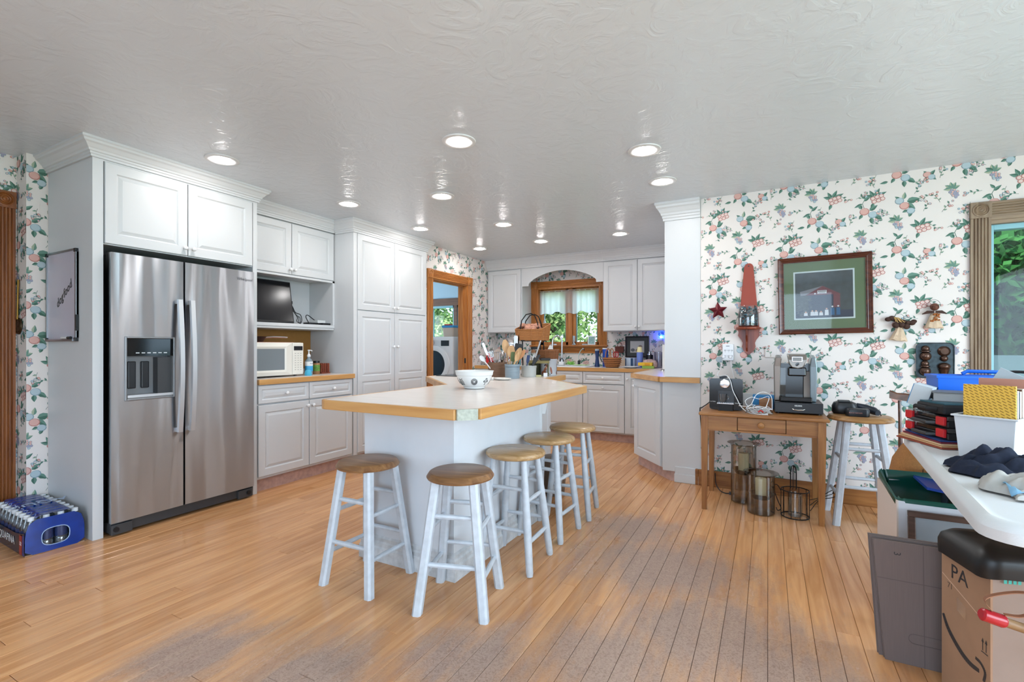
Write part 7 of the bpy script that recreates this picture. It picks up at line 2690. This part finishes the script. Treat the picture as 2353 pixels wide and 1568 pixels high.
# ================================================================ sink counter
ZB = .9146
t = thing('sink', 'white drop-in sink in the window counter', 'sink', (-2.45, 6.1, ZB))
mb = MB()
ou_ = [(x - 2.45, y + 6.10) for x, y in rrect(.80, .50, .05, 4)]
rs = []
for f, z in ((1, 0), (1, .012), (.93, .014), (.90, .004), (.86, .003), (.2, .0025)):
    rs.append([(-2.45 + (x + 2.45) * f, 6.10 + (y - 6.10) * f, ZB + z) for x, y in ou_])
mb.rings(rs)
mb.build('basin', mat('sink_white', '#e6eaec', .15), t, smooth=True)
t = thing('kitchen_faucet', 'tall chrome gooseneck faucet at the sink', 'faucet', (-2.56, 6.28, ZB + .013))
FB = V3(-2.555, 6.28, ZB + .0145)
MB().lathe([(.030, 0), (.030, .01), (.020, .016), (.018, .10), (.016, .11)], FB, 18).build('base', M_CHROME, t, smooth=True)
MB().tube([FB + V3(0, 0, .10), FB + V3(0, 0, .32)] + [FB + V3(-.065 + .065 * math.cos(q * pi / 10), -.03 * q / 10, .32 + .085 * math.sin(q * pi / 10)) for q in range(1, 11)] + [FB + V3(-.132, -.032, .26)], .013, 12).build('spout', M_CHROME, t, smooth=True)
MB().tube([FB + V3(-.132, -.032, .265), FB + V3(-.134, -.033, .17)], [.015, .018], 12).build('spray_head', M_CHROME, t, smooth=True)
MB().tube([FB + V3(.015, 0, .07), FB + V3(.05, 0, .085), FB + V3(.075, -.005, .13)], [.012, .010, .006], 10).build('lever', M_CHROME, t, smooth=True)
t = thing('filter_tap', 'slim chrome filter tap with black handle at the sink', 'faucet', (-2.31, 6.31, ZB + .013))
G0 = V3(-2.315, 6.31, ZB + .0145)
MB().tube(bez([G0 + V3(0, 0, .05), G0 + V3(.0, -.01, .12), G0 + V3(.03, -.02, .19), G0 + V3(.07, -.03, .225), G0 + V3(.085, -.035, .215)]), .006, 8).build('spout', M_CHROME, t, smooth=True)
MB().lathe([(.018, 0), (.018, .05), (.010, .062)], G0, 14).build('base', M_BLACK, t, smooth=True)
MB().tube([G0 + V3(.085, -.035, .217), G0 + V3(.09, -.036, .195)], .007, 8).build('tip', M_BLACK, t, smooth=True)
o = MB()
R_ = random.Random(8)
o.rings([[V3(-2.70, 6.17, ZB + .015) + V3(x * f + .015 * z * 5, y * f, z) for x, y in rrect(.10, .04, .01, 2)] for f, z in ((1, 0), (1.05, .10), (.9, .20), (.3, .27))])
o = o.build('paper_towel_sheet', M_PAPERW)
tag(o, 'white crumpled paper towel standing by the gooseneck faucet', 'paper towel')
t = thing('plant_sprig', 'bright green leafy sprig in the sink', 'plant', (-2.37, 6.18, ZB + .014))
mb = MB()
for k in range(34):
    a, b = R_.uniform(0, 6.28), R_.uniform(.2, 1.2)
    d_ = V3(math.cos(a) * math.cos(b), math.sin(a) * math.cos(b), math.sin(b))
    p = V3(-2.375, 6.16, ZB + .016)
    w_ = d_.orthogonal().normalized() * .007
    q = p + d_ * R_.uniform(.05, .095)
    mb.add([p, p.lerp(q, .5) + w_, q, p.lerp(q, .5) - w_], [(0, 1, 2, 3)])
mb.build('leaves', mat('lime_leaf', '#8fd05a', .5), t, kind='stuff')
o = MB().obox((-2.22, 6.14, ZB + .019), (.20, .11, .008), rot('Z', -12)).build('green_cloth', mat('lime_cloth', '#b8dc9a', .9), bevel=.003)
tag(o, 'pale lime dish cloth lying in the sink', 'dish cloth')
t = thing('dish_brush_holder', 'grey looped brush holder at the sink edge', 'holder', (-2.45, 6.10, ZB + .014))
MB().tube([V3(-2.47 + .026 * math.cos(q * pi / 10), 6.06, ZB + .06 + .045 * math.sin(q * pi / 10)) for q in range(11)], .008, 8).build('loop', M_DGREY, t, smooth=True)
MB().box(-2.505, -2.435, 6.035, 6.085, ZB + .016, ZB + .062).build('tub', M_WHITEP, t, bevel=.005)
M_GBL = mat('cobalt', '#1f4fb4', .3)


def grinder(label, x, y, h, m):
    t = thing('pepper_grinder', label, 'grinder', (x, y, ZB), group='blue grinders by the sink')
    MB().lathe([(.032, 0), (.034, .008), (.030, .03), (.021, h * .45), (.022, h * .6), (.027, h * .78), (.027, h * .9)], (x, y, ZB), 18).build('body', m, t, smooth=True)
    MB().lathe([(.0275, h * .9), (.029, h * .91), (.029, h * .98), (.02, h), (0, h)], (x, y, ZB), 18).build('top', mat('grinder_cap', '#a9bccb', .15), t, smooth=True)


grinder('dark navy waisted grinder with clear top', -1.985, 6.10, .235, M_NVY)
t = thing('blue_mug', 'cobalt blue tall mug with white rim and looped handle', 'mug', (-1.90, 6.2, ZB))
MB().lathe([(.034, 0), (.036, .006), (.036, .235), (.034, .245), (.031, .24), (.030, .02), (0, .02)], (-1.905, 6.2, ZB), 20, 0, (0, 0, 1), True, False).build('cup', M_GBL, t, smooth=True)
MB().lathe([(.037, .232), (.038, .236), (.038, .246), (.035, .248)], (-1.905, 6.2, ZB), 20, 0, (0, 0, 1), False, False).build('rim', M_PAPERW, t, smooth=True)
MB().tube([V3(-1.945 - .03 * math.sin(q * pi / 8), 6.19, ZB + .22 - .16 * q / 8) for q in range(9)], .006, 8).build('handle', M_DGREY, t, smooth=True)
# splint basket with scissors
t = thing('splint_basket', 'round woven splint basket with handles on the sink counter', 'basket', (-1.74, 5.96, ZB))
SBK = V3(-1.745, 5.975, ZB)
mb = MB()
mb.lathe([(.075, 0), (.080, .004), (.105, .075), (.112, .118), (.108, .118), (.10, .075), (.075, .008), (0, .008)], SBK, 28, 0, (0, 0, 1), True, False)
mb.build('body', M_WICKB, t, smooth=True)
for z, r_ in ((.022, .0885), (.045, .097), (.068, .104), (.09, .109)):
    mb = MB()
    mb.tube([SBK + V3((r_ + .004 * (1 if k % 2 else -1)) * math.cos(k * pi / 14), (r_ + .004 * (1 if k % 2 else -1)) * math.sin(k * pi / 14), z) for k in range(28)], .007, 5, closed=True)
    mb.build('weaver', M_WICK, t, smooth=True)
MB().lathe([(.110, .108), (.118, .110), (.118, .126), (.106, .126), (.106, .110)], SBK, 28, 0, (0, 0, 1), False, False).build('rim', M_WICK, t, smooth=True)
for k in (-1, 1):
    mb = MB()
    mb.tube([SBK + V3(-.03 + .035 * math.cos(q * pi / 10), k * .10 - k * .02, .12 + .12 * math.sin(q * pi / 10)) for q in range(11)], .0065, 6)
    mb.build('handle', M_WICK, t, smooth=True)
t = thing('scissors', 'red handled scissors standing in the splint basket', 'scissors', SBK + V3(.03, 0, .03))
for k in (0, 1):
    mb = MB()
    mb.tube([SBK + V3(.032 + .03 * k + .018 * math.cos(q * pi / 6), -.01, .165 + .035 * math.sin(q * pi / 6)) for q in range(12)], .006, 6, closed=True)
    mb.build('finger_loop', M_RED, t, smooth=True)
    MB().tube([SBK + V3(.035 + .028 * k, -.01, .135), SBK + V3(.045, -.01, .012)], .004, 6).build('blade', M_STL, t)
t = thing('tan_tile', 'tan cutting tile leaning behind the splint basket', 'tile', (-1.64, 6.3, ZB))
MB().box(-1.70, -1.57, 6.40, 6.412, ZB, ZB + .10).build('tile', mat('tan_tile', '#d9bb96', .5), t)
# plate, can, bottle, boxes
t = thing('white_plate', 'white plate on the sink counter', 'plate', (-1.50, 5.96, ZB))
MB().lathe([(.06, 0), (.075, .004), (.115, .018), (.113, .021), (.072, .008), (0, .007)], (-1.50, 5.955, ZB), 30, 0, (0, 0, 1), True, False).build('plate', mat('plate_white', '#e8e8ea', .2), t, smooth=True)
t = thing('striped_tin', 'blue and white striped tin behind the plate', 'tin', (-1.57, 6.2, ZB))
MB().lathe([(.068, 0), (.07, .004), (.07, .118), (.068, .122), (0, .122)], (-1.57, 6.2, ZB), 28).build('tin', mat('tin_pale', '#b9c6d6', .4), t, smooth=True)
for a in (-150, -75, -10):
    mb = MB()
    ca = [math.radians(a + q * 6) for q in range(5)]
    mb.grid([[V3(-1.57 + .0708 * math.cos(c), 6.2 + .0708 * math.sin(c), ZB + z) for z in (.006, .116)] for c in ca])
    mb.build('stripe', mat('tin_navy', '#26486f', .4), t)
t = thing('shaker_bottle', 'periwinkle blue bottle with cream cap', 'bottle', (-1.44, 6.15, ZB))
MB().lathe([(.036, 0), (.039, .005), (.039, .19), (.037, .195)], (-1.44, 6.15, ZB), 22).build('bottle', mat('periwinkle', '#6f86cf', .35), t, smooth=True)
MB().lathe([(.039, .195), (.039, .205), (.034, .225), (.030, .25), (.026, .262), (0, .266)], (-1.44, 6.15, ZB), 22).build('cap', mat('cream_cap', '#ece0a8', .4), t, smooth=True)
o = MB().obox((-1.285, 5.93, ZB + .016), (.14, .09, .030), rot('Z', 8)).build('green_box', mat('leaf_green_card', '#8fb04a', .6), bevel=.002)
tag(o, 'flat green carton under the yellow one', 'carton')
t = thing('yellow_box', 'yellow carton stacked on the green one', 'carton', (-1.32, 5.94, ZB + .032))
MB().obox((-1.32, 5.94, ZB + .052), (.17, .10, .038), rot('Z', 4)).build('box', mat('yolk_yellow', '#efc030', .6), t, bevel=.002)
MB().obox((-1.29, 5.889, ZB + .052), (.06, .003, .028), rot('Z', 4)).build('printed_patch', mat('orange_patch', '#e39a20', .6), t)
t = thing('bagged_loaf', 'clear bag of bread behind the yellow carton', 'bread bag', (-1.30, 6.08, ZB))
mb = MB()
mb.rings([[V3(-1.30, 6.08, ZB) + V3(x * f, y * f, z) for x, y in rrect(.19, .10, .04, 4)] for f, z in ((.8, 0), (1, .02), (1, .06), (.75, .095), (.2, .11))])
mb.build('loaf', mat('bread_pink', '#c9a9a0', .5, var=.3, scale=40), t, smooth=True)
t = thing('glass_vase', 'tall ribbed clear glass vase in the counter corner', 'vase', (-1.225, 6.19, ZB))
MB().lathe([(.04, 0), (.045, .01), (.05, .12), (.055, .20), (.053, .20), (.047, .12), (.04, .014), (0, .014)], (-1.215, 6.19, ZB), 20, 0, (0, 0, 1), True, False).build('glass', glass('ribbed_glass', (.80, .82, .92), .2, .1, .15, (.5, .5, .6)), t, smooth=True)
t = thing('coffee_press', 'black and chrome coffee press in the counter corner', 'coffee press', (-1.35, 6.25, ZB))
MB().lathe([(.045, 0), (.046, .01), (.046, .15), (.044, .16), (0, .16)], (-1.345, 6.27, ZB), 20).build('body', M_BLACK, t, smooth=True)
MB().lathe([(.03, .16), (.03, .175), (.012, .18), (.012, .20), (.018, .205), (0, .21)], (-1.345, 6.27, ZB), 20).build('lid', M_CHROME, t, smooth=True)
t = thing('paper_towel_roll', 'white paper towel roll on a wire base by the tall cabinet', 'paper towel', (-1.0, 5.55, ZB))
MB().lathe([(.075, 0), (.075, .006), (.06, .009)], (-.985, 5.52, ZB), 24).build('base', M_CHROME, t, smooth=True)
MB().lathe([(.055, .012), (.057, .014), (.057, .285), (.055, .287), (.018, .287)], (-.985, 5.52, ZB), 24).build('roll', M_PAPERW, t, smooth=True)
o = MB().box(-1.12, -1.10, 6.18, 6.40, ZB, ZB + .27).build('black_board', M_BLACKM, bevel=.003)
tag(o, 'black cutting board standing in the counter corner', 'cutting board')
# framed print and small wall basket under the wall cabinet
t = thing('small_framed_print', 'small dark framed print of a basket under the wall cabinet', 'picture', (-1.54, 6.43, 1.03))
P0, P1, Q0, Q1 = -1.70, -1.385, 1.035, 1.32
mb = MB()
rs = []
for ins, k in ((0, 0), (0, .018), (.010, .02), (.018, .012), (.018, .004)):
    rs.append([(x, 6.449 - k, z) for x, z in ((P0 + ins, Q0 + ins), (P1 - ins, Q0 + ins), (P1 - ins, Q1 - ins), (P0 + ins, Q1 - ins))])
mb.rings(rs, 0, False, False)
mb.build('frame', mat('black_brown', '#2c2422', .4), t)
MB().box(P0 + .017, P1 - .017, 6.443, 6.448, Q0 + .017, Q1 - .017).build('mat_board', mat('charcoal_mat', '#4a4d4c', .8), t)
MB().box(P0 + .065, P1 - .065, 6.441, 6.4435, Q0 + .065, Q1 - .065).build('print', mat('print_paper', '#c6c3be', .8), t)
mb = MB()
for cx_, cz_, r_, m_ in ((-1.60, 1.135, .028, 0), (-1.50, 1.18, .026, 1), (-1.535, 1.13, .03, 1)):
    mb.add([(cx_ + r_ * math.cos(q * pi / 6), 6.4405, cz_ + r_ * .8 * math.sin(q * pi / 6)) for q in range(12)], [tuple(range(12))], m_)
mb.build('drawing', [mat('sketch_grey', '#6a6d70', .8), mat('sketch_brown', '#8d7a6c', .8)], t, kind='stuff')
t = thing('hanging_basket', 'tiny dark red woven basket hanging on the wallpaper', 'basket', (-1.775, 6.42, 1.09))
mb = MB()
mb.rings([[(-1.775 + a * f, y, z) for a, y in ((-.055, 6.40), (.055, 6.40), (.055, 6.447), (-.055, 6.447))] for f, z in ((.85, 1.095), (1, 1.12), (1.05, 1.185))])
mb.build('body', wicker('red_brown_wicker', '#4a1e16', '#84473a'), t)
MB().tube([(-1.775 + .032 * math.cos(q * pi / 8), 6.43, 1.185 + .05 * math.sin(q * pi / 8)) for q in range(9)], .004, 6).build('handle', mat('red_brown', '#5a2a20', .6), t, smooth=True)
# blue lit corner lamp under the cabinet
t = thing('blue_night_light', 'blue glowing plug-in night light under the wall cabinet', 'night light', (-1.23, 6.43, 1.25))
MB().box(-1.245, -1.215, 6.425, 6.448, 1.255, 1.295).build('body', M_WHITEP, t, bevel=.004)
MB().lathe([(.012, 0), (.016, .008), (.012, .02), (0, .024)], (-1.23, 6.43, 1.296), 12).build('bulb', mat('blue_glow', '#2a50ff', .4, emit='#1f49ff', estr=130), t, smooth=True)
# things on the window sill
t = thing('sill_photo', 'small white framed photo on the window sill', 'photo', (-2.15, 6.42, 1.203))
MB().obox((-2.17, 6.43, 1.268), (.11, .012, .13), rot('X', -8)).build('frame', M_WHITEP, t, bevel=.002)
MB().obox((-2.17, 6.4235, 1.268), (.085, .002, .10), rot('X', -8)).build('photo', mat('photo_aqua', '#8fb6b8', .5, var=.4, scale=40), t)
t = thing('sill_bud_vase', 'slim clear bud vase on the window sill', 'vase', (-2.43, 6.42, 1.203))
MB().lathe([(.026, 0), (.024, .012), (.012, .024), (.016, .06), (.018, .13), (.0165, .13), (.010, .03), (0, .03)], (-2.435, 6.43, 1.203), 16, 0, (0, 0, 1), True, False).build('glass', glass('milky_glass', (.8, .88, .9), .2, .1, .3, (.8, .85, .88)), t, smooth=True)
t = thing('hanging_bottle', 'small clear hanging bottle at the window corner', 'ornament', (-2.90, 6.44, 1.5))
MB().lathe([(.018, 0), (.020, .01), (.020, .05), (.006, .075), (.006, .10)], (-2.90, 6.455, 1.50), 14).build('glass', glass('milky_glass'), t, smooth=True)
MB().tube([(-2.90, 6.455, 1.60), (-2.905, 6.47, 2.0)], .001, 4).build('thread', M_IRON, t)

# cafe valance curtain
t = thing('sheer_valance', 'sheer white valance curtain across the top of the sink window', 'curtain', (-2.53, 6.47, 1.67))


def sheer():
    m = bpy.data.materials.new('sheer_white')
    m.use_nodes = True
    nt = m.node_tree
    nt.nodes.remove(nt.nodes['Principled BSDF'])
    d = nt.nodes.new('ShaderNodeBsdfDiffuse')
    d.inputs[0].default_value = (.86, .90, .92, 1)
    tl = nt.nodes.new('ShaderNodeBsdfTranslucent')
    tl.inputs[0].default_value = (.95, .98, 1, 1)
    a = nt.nodes.new('ShaderNodeMixShader')
    a.inputs[0].default_value = .7
    tr = nt.nodes.new('ShaderNodeBsdfTransparent')
    b = nt.nodes.new('ShaderNodeMixShader')
    b.inputs[0].default_value = .14
    nt.links.new(d.outputs[0], a.inputs[1])
    nt.links.new(tl.outputs[0], a.inputs[2])
    nt.links.new(a.outputs[0], b.inputs[1])
    nt.links.new(tr.outputs[0], b.inputs[2])
    nt.links.new(b.outputs[0], nt.nodes['Material Output'].inputs[0])
    return m


M_SH = sheer()
P = []
for i in range(97):
    u = i / 96
    x = WX0 + .02 + (WX1 - WX0 - .04) * u
    row = []
    for j in range(10):
        v = j / 9
        z = 2.0 - (.335 + .012 * math.sin(u * 15) + .012 * math.cos(u * 31)) * v
        row.append(V3(x, 6.475 + .012 * math.sin(u * 62 + .8 * math.sin(u * 9)) * (.4 + .6 * v), z))
    P.append(row)
MB().grid(P).build('fabric', M_SH, t, smooth=True)
MB().grid([[p[8] + V3(0, -.001, 0), p[9] + V3(0, -.001, 0)] for p in P]).build('hem', M_SH, t, smooth=True)
MB().tube([(WX0 + .016, 6.475, 1.985), (WX1 - .016, 6.475, 1.985)], .005, 8).build('rod', M_CHROME, t)

# ================================================================ laundry room things
t = thing('washing_machine', 'white front-loading washer seen through the laundry doorway', 'washing machine', (-4.32, 6.0, 0))
MWX0, MWX1, MWY = -4.66, -3.985, 5.68
MB().box(MWX0, MWX1, MWY, MWY + .72, .36, 1.325).build('case', M_WHITEP, t, bevel=.012)
MB().box(MWX0 + .01, MWX1 - .01, MWY + .02, MWY + .70, 0, .358).build('pedestal', M_WHITEP, t, bevel=.008)
DC = V3(-4.32, MWY - .001, .92)
mb = MB()
mb.lathe([(.275, 0), (.275, .022), (.24, .034), (.205, .030), (.20, .012)], DC, 40, 0, (0, -1, 0), False, False)
dd = mb.build('door', M_WHITEP, t, smooth=True)
mb = MB()
mb.lathe([(.205, .018), (.15, .03), (0, .036)], DC, 36, 0, (0, -1, 0), False, False)
mb.build('door_glass', mat('porthole', '#16202b', .06), dd, smooth=True)
MB().box(-4.20, -4.06, MWY - .004, MWY, 1.19, 1.27).build('display', M_BLACK, t)
mb = MB()
mb.lathe([(.042, 0), (.042, .022), (.036, .026), (0, .026)], (-4.36, MWY, 1.235), 24, 0, (0, -1, 0))
mb.build('dial', M_CHROME, t, smooth=True)
MB().lathe([(.03, .0262), (0, .027)], (-4.36, MWY, 1.235), 24, 0, (0, -1, 0), False, False).build('dial_face', M_BLACK, t)
t = thing('storage_tub', 'clear storage tub with blue lid and red handle on the washer', 'tub', (-4.10, 5.85, 1.326))
mb = MB()
mb.rings([[V3(-4.12, 5.86, 1.3265) + V3(x * f, y * f, z) for x, y in rrect(.20, .26, .02, 3)] for f, z in ((.9, 0), (1, .13))])
mb.build('tub', mat('frosted_tan', '#c9b8a8', .4), t)
MB().box(-4.225, -4.015, 5.725, 5.995, 1.457, 1.49).build('lid', mat('lid_blue', '#2f8ec8', .4), t, bevel=.005)
MB().box(-4.18, -4.08, 5.73, 5.80, 1.4905, 1.51).build('handle', M_RED, t, bevel=.004)
t = thing('storage_tub', 'dark blue storage crate behind the clear tub', 'crate', (-4.06, 6.15, 1.326))
MB().box(-4.15, -3.99, 6.02, 6.3, 1.3265, 1.50).build('crate', mat('crate_navy', '#23364a', .5), t, bevel=.006)
# red tin on the window counter by the doorway
t = thing('red_tin', 'red metal tin with handle near the laundry doorway', 'tin', (-3.50, 5.95, ZB))
MB().lathe([(.05, 0), (.052, .004), (.052, .15), (.04, .17), (.0, .175)], (-3.53, 5.93, ZB), 20).build('tin', mat('tin_red', '#d22a2e', .3), t, smooth=True)
MB().tube([V3(-3.478 + .03 * math.sin(q * pi / 8), 5.93, ZB + .04 + .09 * q / 8) for q in range(9)], .006, 6).build('handle', mat('tin_red', '#d22a2e', .3), t, smooth=True)
t = thing('cruet_bottle', 'teal glass bottle with white spout behind the utensils', 'bottle', (-3.30, 6.2, ZB))
MB().lathe([(.05, 0), (.054, .01), (.054, .20), (.02, .26), (.014, .31)], (-3.22, 6.2, ZB), 18).build('glass', mat('aqua_glass', '#7fc6cf', .1, trans=.4), t, smooth=True)
MB().tube([(-3.22, 6.2, ZB + .30), (-3.25, 6.19, ZB + .36), (-3.28, 6.18, ZB + .40)], [.016, .014, .008], 8).build('spout', M_WHITEP, t, smooth=True)
